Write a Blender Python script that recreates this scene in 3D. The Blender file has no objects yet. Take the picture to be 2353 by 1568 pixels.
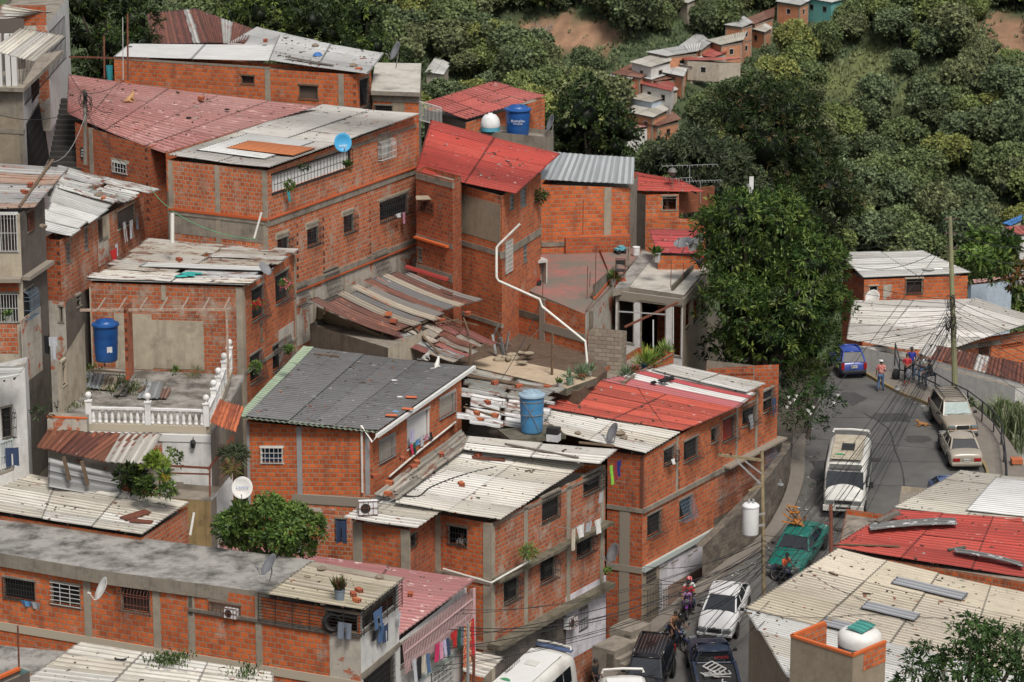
import bpy,math,random
import numpy as np
from mathutils import Vector,Matrix,Euler
from mathutils.geometry import intersect_ray_tri
_v=Vector
R_=math.radians
rnd=random.Random(7)
sc=bpy.context.scene
COL=sc.collection
# camera geometry (photo pixel of the 2353 px wide view -> ray)
CX,CY,F=1176.5,784.0,7000.0
PITCH=R_(14.5)
CAM=_v((0,0,47.0))
_F=_v((0,math.cos(PITCH),-math.sin(PITCH)))
_U=_v((0,math.sin(PITCH),math.cos(PITCH)))
_R=_v((1,0,0))
def ray(px,py):
 return _F+_R*((px-CX)/F)-_U*((py-CY)/F)
def PD(px,py,D):
 return CAM+ray(px,py)*D
def PZ(px,py,z):
 r=ray(px,py)
 return CAM+r*((z-CAM.z)/r.z)
ROADZ=[(60,-14),(100,-5.6),(118,-2.4),(124.6,-1.0),(129.4,0.0),(139.3,2.3),(149.4,3.2),(157,3.7),(165,4.0),(200,4.4)]
def zr(Y):
 return float(np.interp(Y,[a for a,b in ROADZ],[b for a,b in ROADZ]))
def PR(px,py,dz=0.0):
 z=1.0
 for _ in range(30):
  p=PZ(px,py,z)
  z=0.5*z+0.5*(zr(p.y)+dz)
 p=PZ(px,py,z)
 return p
# tagging
def tag(o,label=None,cat=None,group=None,kind=None):
 if label:o['label']=label
 if cat:o['category']=cat
 if group:o['group']=group
 if kind:o['kind']=kind
 return o
def empty(name,loc,label=None,cat=None,group=None,rz=0.0):
 o=bpy.data.objects.new(name,None);COL.objects.link(o)
 o.location=loc;o.rotation_euler=(0,0,rz);o.empty_display_size=0.2
 return tag(o,label,cat,group)
def copy_tree(o,parent=None):
 c=o.copy();COL.objects.link(c);c.parent=parent
 for ch in list(o.children):copy_tree(ch,c)
 return c
LOCAL=set()
class MB:
 """mesh collector: verts, faces, uv per corner, material index, colour per face"""
 def __init__(s):s.v=[];s.f=[];s.uv=[];s.mi=[];s.c=[];s.hasc=False;s.smooth=False
 def face(s,pts,uv=None,mi=0,col=None):
  i=len(s.v);s.v.extend([tuple(p) for p in pts]);s.f.append(tuple(range(i,i+len(pts))))
  s.uv.append(uv if uv else [(0,0)]*len(pts));s.mi.append(mi)
  s.c.append(col if col else (1,1,1));s.hasc=s.hasc or bool(col)
 def poly(s,vs,fs,mi=0,col=None):
  i=len(s.v);s.v.extend([tuple(p) for p in vs])
  for f in fs:
   s.f.append(tuple(i+k for k in f));s.uv.append([(0,0)]*len(f));s.mi.append(mi);s.c.append(col if col else (1,1,1))
  s.hasc=s.hasc or bool(col)
 def box(s,c,size,rz=0.0,mi=0,col=None,M=None):
  x,y,z=size[0]/2,size[1]/2,size[2]/2
  vs=[_v((a*x,b*y,d*z)) for d in (-1,1) for b in (-1,1) for a in (-1,1)]
  if M is None:M=Matrix.Rotation(rz,3,'Z')
  vs=[M @ v+Vector(c) for v in vs]
  s.poly(vs,[(0,2,3,1),(4,5,7,6),(0,1,5,4),(2,6,7,3),(0,4,6,2),(1,3,7,5)],mi,col)
 def bar(s,a,b,w,h=None,mi=0,col=None,up=_v((0,0,1))):
  a=Vector(a);b=Vector(b);d=b-a;L=d.length
  if L<1e-5:return
  d.normalize();h=w if h is None else h
  sd=d.cross(up)
  if sd.length<1e-3:sd=d.cross(_v((1,0,0)))
  sd.normalize();u=sd.cross(d)
  vs=[p+sd*(i*w/2)+u*(j*h/2) for p in (a,b) for (i,j) in ((-1,-1),(1,-1),(1,1),(-1,1))]
  s.poly(vs,[(0,1,2,3),(7,6,5,4),(0,4,5,1),(1,5,6,2),(2,6,7,3),(3,7,4,0)],mi,col)
 def tube(s,pts,r,n=6,mi=0,col=None,cap=True):
  pts=[Vector(p) for p in pts];rs=r if isinstance(r,(list,tuple)) else [r]*len(pts)
  rings=[];prev=None
  for i,p in enumerate(pts):
   d=(pts[min(i+1,len(pts)-1)]-pts[max(i-1,0)])
   if d.length<1e-6:d=_v((0,0,1))
   d.normalize()
   a=d.cross(_v((0,0,1))) if prev is None else d.cross(prev).cross(d)*1.0
   if prev is not None:a=prev-d*prev.dot(d)
   if a.length<1e-4:a=d.cross(_v((1,0,0)))
   a.normalize();prev=a;b=d.cross(a)
   rings.append([p+(a*math.cos(2*math.pi*k/n)+b*math.sin(2*math.pi*k/n))*rs[i] for k in range(n)])
  vs=[v for rg in rings for v in rg];fs=[]
  for i in range(len(rings)-1):
   for k in range(n):
    fs.append((i*n+k,i*n+(k+1) % n,(i+1)*n+(k+1) % n,(i+1)*n+k))
  if cap:fs.append(tuple(range(n-1,-1,-1)));fs.append(tuple((len(rings)-1)*n+k for k in range(n)))
  s.poly(vs,fs,mi,col)
 def lathe(s,c,prof,n=20,mi=0,col=None,M=None,arc=1.0):
  c=Vector(c);vs=[];fs=[]
  m=len(prof)
  for k in range(n):
   a=2*math.pi*k/n*arc
   for (r,z) in prof:
    v=_v((r*math.cos(a),r*math.sin(a),z))
    vs.append((M @ v if M is not None else v)+c)
  for k in range(n if arc==1.0 else n-1):
   for j in range(m-1):
    k2=(k+1) % n
    fs.append((k*m+j,k2*m+j,k2*m+j+1,k*m+j+1))
  s.poly(vs,fs,mi,col)
 def blob(s,c,r,n=8,jit=.25,seed=0,mi=0,col=None,M=None):
  q=random.Random(seed);c=Vector(c);vs=[];fs=[];m=n // 2+1
  for i in range(m):
   th=math.pi*i/(m-1)
   for k in range(n):
    ph=2*math.pi*k/n;rr=1+q.uniform(-jit,jit)
    v=_v((r[0]*math.sin(th)*math.cos(ph),r[1]*math.sin(th)*math.sin(ph),r[2]*math.cos(th)))*rr
    vs.append((M @ v if M is not None else v)+c)
  for i in range(m-1):
   for k in range(n):
    fs.append((i*n+k,(i+1)*n+k,(i+1)*n+(k+1) % n,i*n+(k+1) % n))
  s.poly(vs,fs,mi,col)
 def build(s,name,mats,parent=None,origin=None,smooth=False):
  if not s.f:return None
  off=_v((0,0,0))
  if origin is not None:off=Vector(origin)
  elif parent is not None:
   p=parent
   while p is not None and p.name not in LOCAL:
    off+=p.location;p=p.parent
   if p is not None:off=_v((0,0,0))
  me=bpy.data.meshes.new(name)
  va=np.array(s.v,dtype=np.float64)-np.array(off)[None,:]
  me.from_pydata([tuple(x) for x in va],[],s.f)
  uvl=me.uv_layers.new(name='UVMap')
  flat=[c for f in s.uv for p in f for c in p]
  uvl.data.foreach_set('uv',flat)
  if s.hasc:
   at=me.color_attributes.new('Col','FLOAT_COLOR','CORNER')
   cc=[]
   for f,c in zip(s.f,s.c):
    if isinstance(c[0],(tuple,list)):
     for x in c:cc.extend((x[0],x[1],x[2],1))
    else:cc.extend((c[0],c[1],c[2],1)*len(f))
   at.data.foreach_set('color',cc)
  if not isinstance(mats,(list,tuple)):mats=[mats]
  for m in mats:me.materials.append(m)
  me.polygons.foreach_set('material_index',s.mi)
  if smooth:me.polygons.foreach_set('use_smooth',[True]*len(s.f))
  me.update()
  o=bpy.data.objects.new(name,me);COL.objects.link(o)
  if parent is not None:o.parent=parent
  elif origin is not None:o.location=off
  return o
def npmesh(name,V,Fq,C,mat,parent=None,loc=(0,0,0),smooth=False,N=None):
 """V (n,3) float, Fq (m,k) int (same size faces), C (m,3) colour per face"""
 me=bpy.data.meshes.new(name);n,m,k=len(V),len(Fq),Fq.shape[1]
 me.vertices.add(n);me.vertices.foreach_set('co',V.astype(np.float32).ravel())
 me.loops.add(m*k);me.loops.foreach_set('vertex_index',Fq.astype(np.int32).ravel())
 me.polygons.add(m);me.polygons.foreach_set('loop_start',np.arange(0,m*k,k,dtype=np.int32))
 me.polygons.foreach_set('loop_total',np.full(m,k,dtype=np.int32))
 me.update(calc_edges=True)
 if C is not None:
  at=me.color_attributes.new('Col','FLOAT_COLOR','CORNER')
  c4=np.concatenate([C,np.ones((m,1))],1);at.data.foreach_set('color',np.repeat(c4,k,0).astype(np.float32).ravel())
 if smooth:me.polygons.foreach_set('use_smooth',np.ones(m,dtype=bool))
 me.materials.append(mat);me.validate()
 o=bpy.data.objects.new(name,me);COL.objects.link(o);o.location=loc
 if parent is not None:o.parent=parent
 return o
# materials
def newmat(name):
 m=bpy.data.materials.new(name);m.use_nodes=True
 nt=m.node_tree;b=nt.nodes['Principled BSDF']
 return m,nt,b
def nd(nt,t,**k):
 n=nt.nodes.new(t)
 for a,v in k.items():
  if a in n.inputs:n.inputs[a].default_value=v
  else:setattr(n,a,v)
 return n
def lk(nt,a,b):nt.links.new(a,b)
def mixc(nt,fac,a,b,mode='MIX'):
 n=nt.nodes.new('ShaderNodeMix');n.data_type='RGBA';n.blend_type=mode
 for sock,v in ((n.inputs[0],fac),(n.inputs[6],a),(n.inputs[7],b)):
  if isinstance(v,(int,float)):sock.default_value=v
  elif isinstance(v,(tuple,list)):sock.default_value=(v[0],v[1],v[2],1)
  else:lk(nt,v,sock)
 return n.outputs[2]
def noise(nt,co,scale,detail=4,rough=.6,lo=.4,hi=.6,vscale=None):
 if vscale:
  mp=nd(nt,'ShaderNodeMapping');mp.inputs['Scale'].default_value=vscale;lk(nt,co,mp.inputs['Vector']);co=mp.outputs[0]
 n=nd(nt,'ShaderNodeTexNoise',Scale=scale,Detail=detail,Roughness=rough);lk(nt,co,n.inputs['Vector'])
 r=nd(nt,'ShaderNodeMapRange');r.inputs[1].default_value=lo;r.inputs[2].default_value=hi
 lk(nt,n.outputs['Fac'],r.inputs[0]);return r.outputs[0]
def coords(nt,kind='Object'):
 if kind=='World':
  return nd(nt,'ShaderNodeNewGeometry').outputs['Position']
 return nd(nt,'ShaderNodeTexCoord').outputs[kind]
MATS={}
def plain(name,col,rough=.7,metal=0.0,var=.25,scale=3.0,dirt=None,dirt_amt=.5,bump=0.0,attr=False,spec=.5,coord='Object',bscale=30):
 if name in MATS:return MATS[name]
 m,nt,b=newmat(name);co=coords(nt,coord)
 if attr:
  a=nd(nt,'ShaderNodeAttribute',attribute_name='Col');c=a.outputs['Color']
 else:
  c=nd(nt,'ShaderNodeRGB');c.outputs[0].default_value=(*col,1);c=c.outputs[0]
 if var>0:
  f=noise(nt,co,scale,5,.65,.3,.7);c=mixc(nt,f,c,mixc(nt,1.0,c,(1-var,)*3,'MULTIPLY'))
 if dirt:
  f=noise(nt,co,scale*.45,6,.7,.5,.72)
  mm=nd(nt,'ShaderNodeMath',operation='MULTIPLY');mm.inputs[1].default_value=dirt_amt;lk(nt,f,mm.inputs[0])
  c=mixc(nt,mm.outputs[0],c,dirt)
 lk(nt,c,b.inputs['Base Color'])
 b.inputs['Roughness'].default_value=rough;b.inputs['Metallic'].default_value=metal
 if 'Specular IOR Level' in b.inputs:b.inputs['Specular IOR Level'].default_value=spec
 if bump:
  n=nd(nt,'ShaderNodeTexNoise',Scale=bscale,Detail=4);lk(nt,co,n.inputs['Vector'])
  bp=nd(nt,'ShaderNodeBump',Strength=bump,Distance=.03);lk(nt,n.outputs['Fac'],bp.inputs['Height']);lk(nt,bp.outputs[0],b.inputs['Normal'])
 MATS[name]=m;return m
def brickmat(name,c1,c2,mortar,w=.30,h=.20,smear=.25,grime=.5,mort=.023,smearcol=(.36,.31,.25),bias=0.0):
 if name in MATS:return MATS[name]
 m,nt,b=newmat(name)
 uv=nd(nt,'ShaderNodeUVMap').outputs[0]
 nz=nd(nt,'ShaderNodeTexNoise',Scale=.9,Detail=2);lk(nt,uv,nz.inputs['Vector'])
 vm=nd(nt,'ShaderNodeVectorMath',operation='MULTIPLY_ADD');lk(nt,nz.outputs['Color'],vm.inputs[0]);vm.inputs[1].default_value=(.05,.05,0);lk(nt,uv,vm.inputs[2])
 n2=nd(nt,'ShaderNodeTexNoise',Scale=14,Detail=2);lk(nt,uv,n2.inputs['Vector'])
 v2=nd(nt,'ShaderNodeVectorMath',operation='MULTIPLY_ADD');lk(nt,n2.outputs['Color'],v2.inputs[0]);v2.inputs[1].default_value=(.016,.016,0);lk(nt,vm.outputs[0],v2.inputs[2])
 br=nd(nt,'ShaderNodeTexBrick',Scale=1.0);lk(nt,v2.outputs[0],br.inputs['Vector'])
 br.inputs['Color1'].default_value=(*c1,1);br.inputs['Color2'].default_value=(*c2,1);br.inputs['Mortar'].default_value=(*mortar,1)
 br.inputs['Mortar Size'].default_value=mort;br.inputs['Mortar Smooth'].default_value=.3;br.inputs['Bias'].default_value=bias
 br.inputs['Brick Width'].default_value=w;br.inputs['Row Height'].default_value=h
 c=br.outputs['Color']
 b2=nd(nt,'ShaderNodeTexBrick',Scale=1.0);lk(nt,v2.outputs[0],b2.inputs['Vector'])
 b2.inputs['Color1'].default_value=(0,0,0,1);b2.inputs['Color2'].default_value=(1,1,1,1);b2.inputs['Mortar'].default_value=(.5,.5,.5,1)
 b2.inputs['Mortar Size'].default_value=mort;b2.inputs['Brick Width'].default_value=w;b2.inputs['Row Height'].default_value=h;b2.inputs['Bias'].default_value=-.35
 b2.offset=.5;br.offset=.5
 c=mixc(nt,b2.outputs['Color'],c,mixc(nt,1.0,c,(.82,.78,.75),'MULTIPLY'))
 f=noise(nt,uv,.55,4,.6,.35,.7);c=mixc(nt,f,c,mixc(nt,1.0,c,(.86,.80,.78),'MULTIPLY'))
 f=noise(nt,uv,9.0,4,.7,.35,.75);c=mixc(nt,f,c,mixc(nt,1.0,c,(.78,.78,.78),'MULTIPLY'))
 f=noise(nt,uv,1.1,8,.72,.62-smear*.14,.72-smear*.10,(1.0,.8,1))
 mm=nd(nt,'ShaderNodeMath',operation='MULTIPLY');mm.inputs[1].default_value=min(.8,smear*1.9);lk(nt,f,mm.inputs[0])
 c=mixc(nt,mm.outputs[0],c,smearcol)
 f=noise(nt,uv,1.0,6,.7,.52,.80,(1.6,.25,1))
 mm=nd(nt,'ShaderNodeMath',operation='MULTIPLY');mm.inputs[1].default_value=grime;lk(nt,f,mm.inputs[0])
 c=mixc(nt,mm.outputs[0],c,(.045,.036,.03))
 lk(nt,c,b.inputs['Base Color']);b.inputs['Roughness'].default_value=.92
 bp=nd(nt,'ShaderNodeBump',Strength=.9,Distance=.02);inv=nd(nt,'ShaderNodeMath',operation='SUBTRACT');inv.inputs[0].default_value=1;lk(nt,br.outputs['Fac'],inv.inputs[1])
 ad=nd(nt,'ShaderNodeMath',operation='MULTIPLY_ADD');lk(nt,n2.outputs['Fac'],ad.inputs[0]);ad.inputs[1].default_value=.5;lk(nt,inv.outputs[0],ad.inputs[2])
 lk(nt,ad.outputs[0],bp.inputs['Height']);lk(nt,bp.outputs[0],b.inputs['Normal'])
 MATS[name]=m;return m
def plaster(name,col,dirt=(.06,.05,.04),dirt_amt=.8,brick_show=0.0,streak=.6,sc_=.8,lo=.50):
 """rendered wall: blotches, vertical damp streaks, optional bare brick showing through"""
 if name in MATS:return MATS[name]
 m,nt,b=newmat(name);uv=nd(nt,'ShaderNodeUVMap').outputs[0]
 f=noise(nt,uv,2.2,6,.7,.3,.75);c=mixc(nt,f,col,tuple(x*.72 for x in col))
 f=noise(nt,uv,sc_,7,.72,lo,lo+.2);mm=nd(nt,'ShaderNodeMath',operation='MULTIPLY');mm.inputs[1].default_value=dirt_amt;lk(nt,f,mm.inputs[0])
 c=mixc(nt,mm.outputs[0],c,dirt)
 f=noise(nt,uv,1.3,6,.7,.5,.85,(2.2,.22,1));mm=nd(nt,'ShaderNodeMath',operation='MULTIPLY');mm.inputs[1].default_value=streak;lk(nt,f,mm.inputs[0])
 c=mixc(nt,mm.outputs[0],c,tuple(x*.5 for x in dirt))
 if brick_show>0:
  br=nd(nt,'ShaderNodeTexBrick',Scale=1.0);lk(nt,uv,br.inputs['Vector']);br.inputs['Color1'].default_value=(.42,.12,.05,1);br.inputs['Color2'].default_value=(.32,.09,.045,1);br.inputs['Mortar'].default_value=(.3,.26,.21,1)
  br.inputs['Brick Width'].default_value=.3;br.inputs['Row Height'].default_value=.2;br.inputs['Mortar Size'].default_value=.012
  f=noise(nt,uv,.7,6,.6,.62-brick_show*.2,.64-brick_show*.2);c=mixc(nt,f,c,br.outputs['Color'])
 lk(nt,c,b.inputs['Base Color']);b.inputs['Roughness'].default_value=.93
 n=nd(nt,'ShaderNodeTexNoise',Scale=16,Detail=5,Roughness=.7);lk(nt,uv,n.inputs['Vector'])
 bp=nd(nt,'ShaderNodeBump',Strength=.5,Distance=.03);lk(nt,n.outputs['Fac'],bp.inputs['Height']);lk(nt,bp.outputs[0],b.inputs['Normal'])
 MATS[name]=m;return m
def sheetmat(name,grime=.5,rust=.2,grimecol=(.10,.085,.07),rustcol=(.17,.055,.025),flake=0.0,flakecol=(.6,.55,.52),rough=.6,metal=0.0,speck=.5,fine=1.0):
 """corrugated sheet: colour from attribute, streaks along the sheet, rust and specks"""
 if name in MATS:return MATS[name]
 m,nt,b=newmat(name);uv=nd(nt,'ShaderNodeUVMap').outputs[0]
 c=nd(nt,'ShaderNodeAttribute',attribute_name='Col').outputs['Color']
 f=noise(nt,uv,1.0,5,.6,.3,.7,(.5,5*fine,1));c=mixc(nt,f,c,mixc(nt,1.0,c,(.80,.79,.77),'MULTIPLY'))
 f=noise(nt,uv,.35,6,.65,.45,.72);mm=nd(nt,'ShaderNodeMath',operation='MULTIPLY');mm.inputs[1].default_value=grime*.55;lk(nt,f,mm.inputs[0]);c=mixc(nt,mm.outputs[0],c,mixc(nt,1.0,c,(.52,.47,.42),'MULTIPLY'))
 f=noise(nt,uv,1.0,7,.7,.56,.70,(.7,3.2,1));mm=nd(nt,'ShaderNodeMath',operation='MULTIPLY');mm.inputs[1].default_value=grime;lk(nt,f,mm.inputs[0]);c=mixc(nt,mm.outputs[0],c,grimecol)
 if rust>0:
  f=noise(nt,uv,1.0,7,.72,.66-rust*.3,.72-rust*.25,(.6,1.8,1));c=mixc(nt,f,c,mixc(nt,noise(nt,uv,5,4),rustcol,tuple(x*1.7 for x in rustcol)))
 if flake>0:
  f=noise(nt,uv,1.6,7,.75,.64-flake*.2,.68-flake*.2,(.7,2.5,1));c=mixc(nt,f,c,flakecol)
 if speck>0:
  f=noise(nt,uv,11,3,.6,.68,.74);mm=nd(nt,'ShaderNodeMath',operation='MULTIPLY');mm.inputs[1].default_value=speck;lk(nt,f,mm.inputs[0]);c=mixc(nt,mm.outputs[0],c,(.05,.04,.035))
 lk(nt,c,b.inputs['Base Color']);b.inputs['Roughness'].default_value=rough;b.inputs['Metallic'].default_value=metal
 MATS[name]=m;return m
def leafmat(name,rough=.5,trans=.25):
 if name in MATS:return MATS[name]
 m,nt,b=newmat(name);c=nd(nt,'ShaderNodeAttribute',attribute_name='Col').outputs['Color']
 lk(nt,c,b.inputs['Base Color']);b.inputs['Roughness'].default_value=rough
 b.inputs['Specular IOR Level'].default_value=.18
 t=nd(nt,'ShaderNodeBsdfTranslucent');lk(nt,c,t.inputs['Color'])
 mx=nd(nt,'ShaderNodeMixShader');mx.inputs[0].default_value=trans
 out=nt.nodes['Material Output'];lk(nt,b.outputs[0],mx.inputs[1]);lk(nt,t.outputs[0],mx.inputs[2]);lk(nt,mx.outputs[0],out.inputs['Surface'])
 MATS[name]=m;return m
BR_A=brickmat('hollow_brick_orange',(.62,.135,.028),(.43,.085,.019),(.34,.25,.17),smear=.34,grime=.75)
BR_B=brickmat('hollow_brick_red',(.50,.102,.024),(.34,.064,.016),(.28,.20,.14),smear=.30,grime=.85)
BR_C=brickmat('hollow_brick_smeared',(.60,.150,.042),(.42,.098,.029),(.42,.34,.26),smear=.66,grime=.65,w=.26)
BR_D=brickmat('hollow_brick_large',(.65,.150,.034),(.47,.098,.024),(.36,.26,.18),w=.33,h=.22,smear=.36,grime=.7)
BR_E=brickmat('hollow_brick_weathered',(.48,.122,.040),(.35,.086,.031),(.35,.28,.21),smear=.8,grime=.95)
BR_F=brickmat('hollow_brick_far',(.66,.24,.10),(.56,.19,.085),(.50,.40,.30),smear=.25,grime=.25)
PL_G=plaster('grey_render',(.26,.225,.18),dirt_amt=.7)
PL_T=plaster('tan_rough_render',(.30,.245,.175),dirt=(.16,.12,.085),dirt_amt=.6,streak=.35)
PL_W=plaster('white_wall_paint',(.62,.61,.59),dirt=(.22,.2,.17),dirt_amt=.55,streak=.5,lo=.55)
PL_L=plaster('lilac_wall_paint',(.66,.63,.68),dirt=(.2,.18,.16),dirt_amt=.8,streak=.6)
PL_P=plaster('peeling_render',(.46,.42,.36),dirt=(.20,.16,.12),dirt_amt=.7,brick_show=.35)
PL_C=plaster('cream_wall',(.44,.38,.29),dirt=(.15,.11,.08),dirt_amt=.6)
PL_D=plaster('dark_damp_render',(.12,.10,.085),dirt=(.03,.026,.022),dirt_amt=.8)
BLK=brickmat('cinder_block',(.34,.29,.23),(.28,.235,.19),(.20,.17,.14),w=.40,h=.20,smear=.15,grime=.3,mort=.014)
STONE=brickmat('stone_wall_face',(.17,.145,.115),(.09,.078,.066),(.14,.12,.10),w=.36,h=.19,smear=.9,grime=1.0,mort=.02,smearcol=(.20,.17,.13))
CONC=plain('concrete',(.27,.235,.19),.95,var=.4,scale=2.2,dirt=(.06,.05,.04),dirt_amt=.8,bump=.4)
CONC_D=plain('dark_mossy_concrete',(.13,.115,.085),.95,var=.5,scale=2.2,dirt=(.035,.04,.018),dirt_amt=.9,bump=.5)
CONC_C=plain('column_concrete',(.33,.285,.22),.95,var=.3,scale=2.0,dirt=(.12,.1,.08),dirt_amt=.6,bump=.3)
DARK=plain('dark_interior',(.010,.009,.008),.95,var=0)  # near-black for backings and hole faces; their unlit depth painted as colour
IRON=plain('black_iron',(.018,.017,.017),.55,var=0)
IRON_W=plain('white_iron',(.55,.55,.53),.5,var=.2)
IRON_B=plain('blue_grey_iron',(.10,.15,.2),.5,var=.2)
IRON_R=plain('rusty_iron',(.17,.055,.03),.85,var=.5,scale=8)
IRON_P=plain('pink_iron',(.50,.34,.34),.6,var=.2)
ALU=plain('aluminium_frame',(.45,.45,.44),.4,metal=.5,var=.2)
PIPE=plain('white_plastic_pipe',(.62,.60,.55),.45,var=.15,dirt=(.3,.27,.22),dirt_amt=.4)
WOOD=plain('weathered_wood',(.16,.105,.065),.9,var=.5,scale=6)
WOOD_G=plain('grey_timber',(.17,.145,.12),.9,var=.5,scale=6)
GLASS=plain('dark_glass',(.02,.024,.028),.12,var=0,spec=.8)
def solid(name,col,rough=.7,**k):return plain(name,col,rough,**k)
# walls with openings
GROUND=[]       # terrain control points
class Wall:
 def __init__(s,house,a,b,za,zb_,z0,mat,idx):
  s.h=house;s.a=_v((a[0],a[1],0));s.b=_v((b[0],b[1],0));s.za=za;s.zb=zb_;s.z0=z0
  s.d=(s.b-s.a);s.L=s.d.length;s.d.normalize();s.n=_v((s.d.y,-s.d.x,0));s.mat=mat;s.ops=[];s.uo=idx*7.3+rnd.random()
 def uv(s,px,py):
  r=ray(px,py);t=(s.a-CAM).dot(s.n)/r.dot(s.n);p=CAM+r*t
  return (p-s.a).dot(s.d),p.z
 def pt(s,u,z,o=0.0):return s.a+s.d*u+s.n*o+_v((0,0,z))
 def rect(s,box):
  u0,v1=s.uv(box[0],box[1]);u1,v0=s.uv(box[2],box[3])
  return min(u0,u1),min(v0,v1),max(u0,u1),max(v0,v1)
 def top(s,u):return s.za+(s.zb-s.za)*max(0,min(1,u/s.L))
 def finish(s,parent,name='wall'):
  m=MB();us={0.0,s.L};vs={s.z0}
  for (u0,v0,u1,v1) in s.ops:us |= {max(0,u0),min(s.L,u1)};vs |= {v0,v1}
  n=max(1,int(s.L/3));us |= {s.L*i/n for i in range(n+1)}
  us=sorted(us);ztop=min(s.za,s.zb);vs=sorted(v for v in vs if v<ztop-.01)+[None]
  for i in range(len(us)-1):
   if us[i+1]-us[i]<1e-4:continue
   for j in range(len(vs)-1):
    ua,ub=us[i],us[i+1];va=vs[j];vb=vs[j+1];ta=s.top(ua) if vb is None else vb;tb=s.top(ub) if vb is None else vb
    cu=(ua+ub)/2;cv=(va+(ta+tb)/2)/2 if vb is None else (va+vb)/2
    if any(o[0]<cu<o[2] and o[1]<cv<o[3] for o in s.ops):continue
    P=[s.pt(ua,va),s.pt(ub,va),s.pt(ub,tb),s.pt(ua,ta)]
    m.face(P,[(ua+s.uo,va),(ub+s.uo,va),(ub+s.uo,tb),(ua+s.uo,ta)])
  for (u0,v0,u1,v1) in s.ops:
   for (p,q) in (((u0,v0),(u1,v0)),((u1,v0),(u1,v1)),((u1,v1),(u0,v1)),((u0,v1),(u0,v0))):
    m.face([s.pt(p[0],p[1]),s.pt(p[0],p[1],-.16),s.pt(q[0],q[1],-.16),s.pt(q[0],q[1])],[(p[0],p[1]),(p[0]+.16,p[1]),(q[0]+.16,q[1]),(q[0],q[1])])
  return m.build(name,s.mat,parent)
# windows
 def win(s,box,kind='cage',bars=IRON,surround=None,back=DARK,label=None,louv=False,name='window',nb=None,metres=None,hb=None,flat=.06):
  o=metres if metres else s.rect(box);u0,v0,u1,v1=o
  u0=max(.08,u0);u1=min(s.L-.08,u1);v1=min(v1,min(s.top(u0),s.top(u1))-.06)
  if u1-u0<.15 or v1-v0<.15:return None
  s.ops.append((u0,v0,u1,v1));W=u1-u0;Hh=v1-v0
  m=MB();t=.06
  for (a,b_,c,d) in ((u0-.05,v0-.06,u1+.05,v0),(u0-.05,v1,u1+.05,v1+.09)):
   m.box(s.pt((a+c)/2,(b_+d)/2,-.03),(c-a,.12,d-b_),math.atan2(s.d.y,s.d.x))
  for uu in (u0+t/2,u1-t/2):m.box(s.pt(uu,(v0+v1)/2,-.06),(t,.08,Hh),math.atan2(s.d.y,s.d.x))
  f=m.build(name,surround or CONC,s.h.root)
  if label:f['label']=label
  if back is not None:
   bk=MB();bk.face([s.pt(u0,v0,-.155),s.pt(u1,v0,-.155),s.pt(u1,v1,-.155),s.pt(u0,v1,-.155)]);bk.build('pane',back,f)  # sheet behind the opening; the dark default paints the room's shade
  g=MB();wb=.022
  if kind=='cage':      # bars that bow out into a basket
   off=.26;nb_=nb or max(3,int(W/.13))
   for i in range(nb_+1):
    u=u0+W*i/nb_
    g.tube([s.pt(u,v1-.02,.02),s.pt(u,v1-.10,off*.75),s.pt(u,v1-.25,off),s.pt(u,v0,off),s.pt(u,v0-.03,.02)],wb*.5,4,cap=False)
   for z in (v0,v0+Hh*.33,v0+Hh*.66,v1-.25):
    g.tube([s.pt(u0,z,.02),s.pt(u0,z,off),s.pt(u1,z,off),s.pt(u1,z,.02)],wb*.6,4,cap=False)
  elif kind=='wedge':   # grille leaning out at the foot
   off=.36;nb_=nb or max(4,int(W/.12))
   for i in range(nb_+1):
    u=u0+W*i/nb_
    g.tube([s.pt(u,v1,.03),s.pt(u,v0-.05,off),s.pt(u,v0-.05,.02)],wb*.5,4,cap=False)
   for k in range(1,6):
    fz=k/6;g.tube([s.pt(u0,v1+(v0-v1)*fz,.03+(off-.03)*fz),s.pt(u1,v1+(v0-v1)*fz,.03+(off-.03)*fz)],wb*.5,4,cap=False)
   for uu in (u0,u1):g.tube([s.pt(uu,v0-.05,.02),s.pt(uu,v0-.05,off)],wb*.6,4)
   g.tube([s.pt(u0,v0-.05,off),s.pt(u1,v0-.05,off)],wb*.6,4)
  elif kind in ('bars','hbars','grid'):
   if kind != 'hbars':
    nb_=nb or max(3,int(W/.12))
    for i in range(nb_+1):g.bar(s.pt(u0+W*i/nb_,v0,flat),s.pt(u0+W*i/nb_,v1,flat),wb)
   nh=hb or (2 if kind=='bars' else max(3,int(Hh/(.16 if kind=='hbars' else .2))))
   for i in range(nh+1):g.bar(s.pt(u0,v0+Hh*i/nh,flat),s.pt(u1,v0+Hh*i/nh,flat),wb)
   if kind=='hbars':
    for i in range(1,max(2,int(W/.9))+1):g.bar(s.pt(u0+W*i/(max(2,int(W/.9))+1),v0,flat),s.pt(u0+W*i/(max(2,int(W/.9))+1),v1,flat),wb)
  if g.f:g.build('grille',bars,f)
  if louv:
   l=MB();nl=max(3,int(Hh/.2))
   for i in range(nl):
    z=v0+Hh*(i+.5)/nl
    l.face([s.pt(u0+t,z-.10,-.02),s.pt(u1-t,z-.10,-.02),s.pt(u1-t,z+.09,-.10),s.pt(u0+t,z+.09,-.10)])
   l.build('louvre',solid('louvre_glass',(.13,.135,.13),.25),f)
  return f
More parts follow.
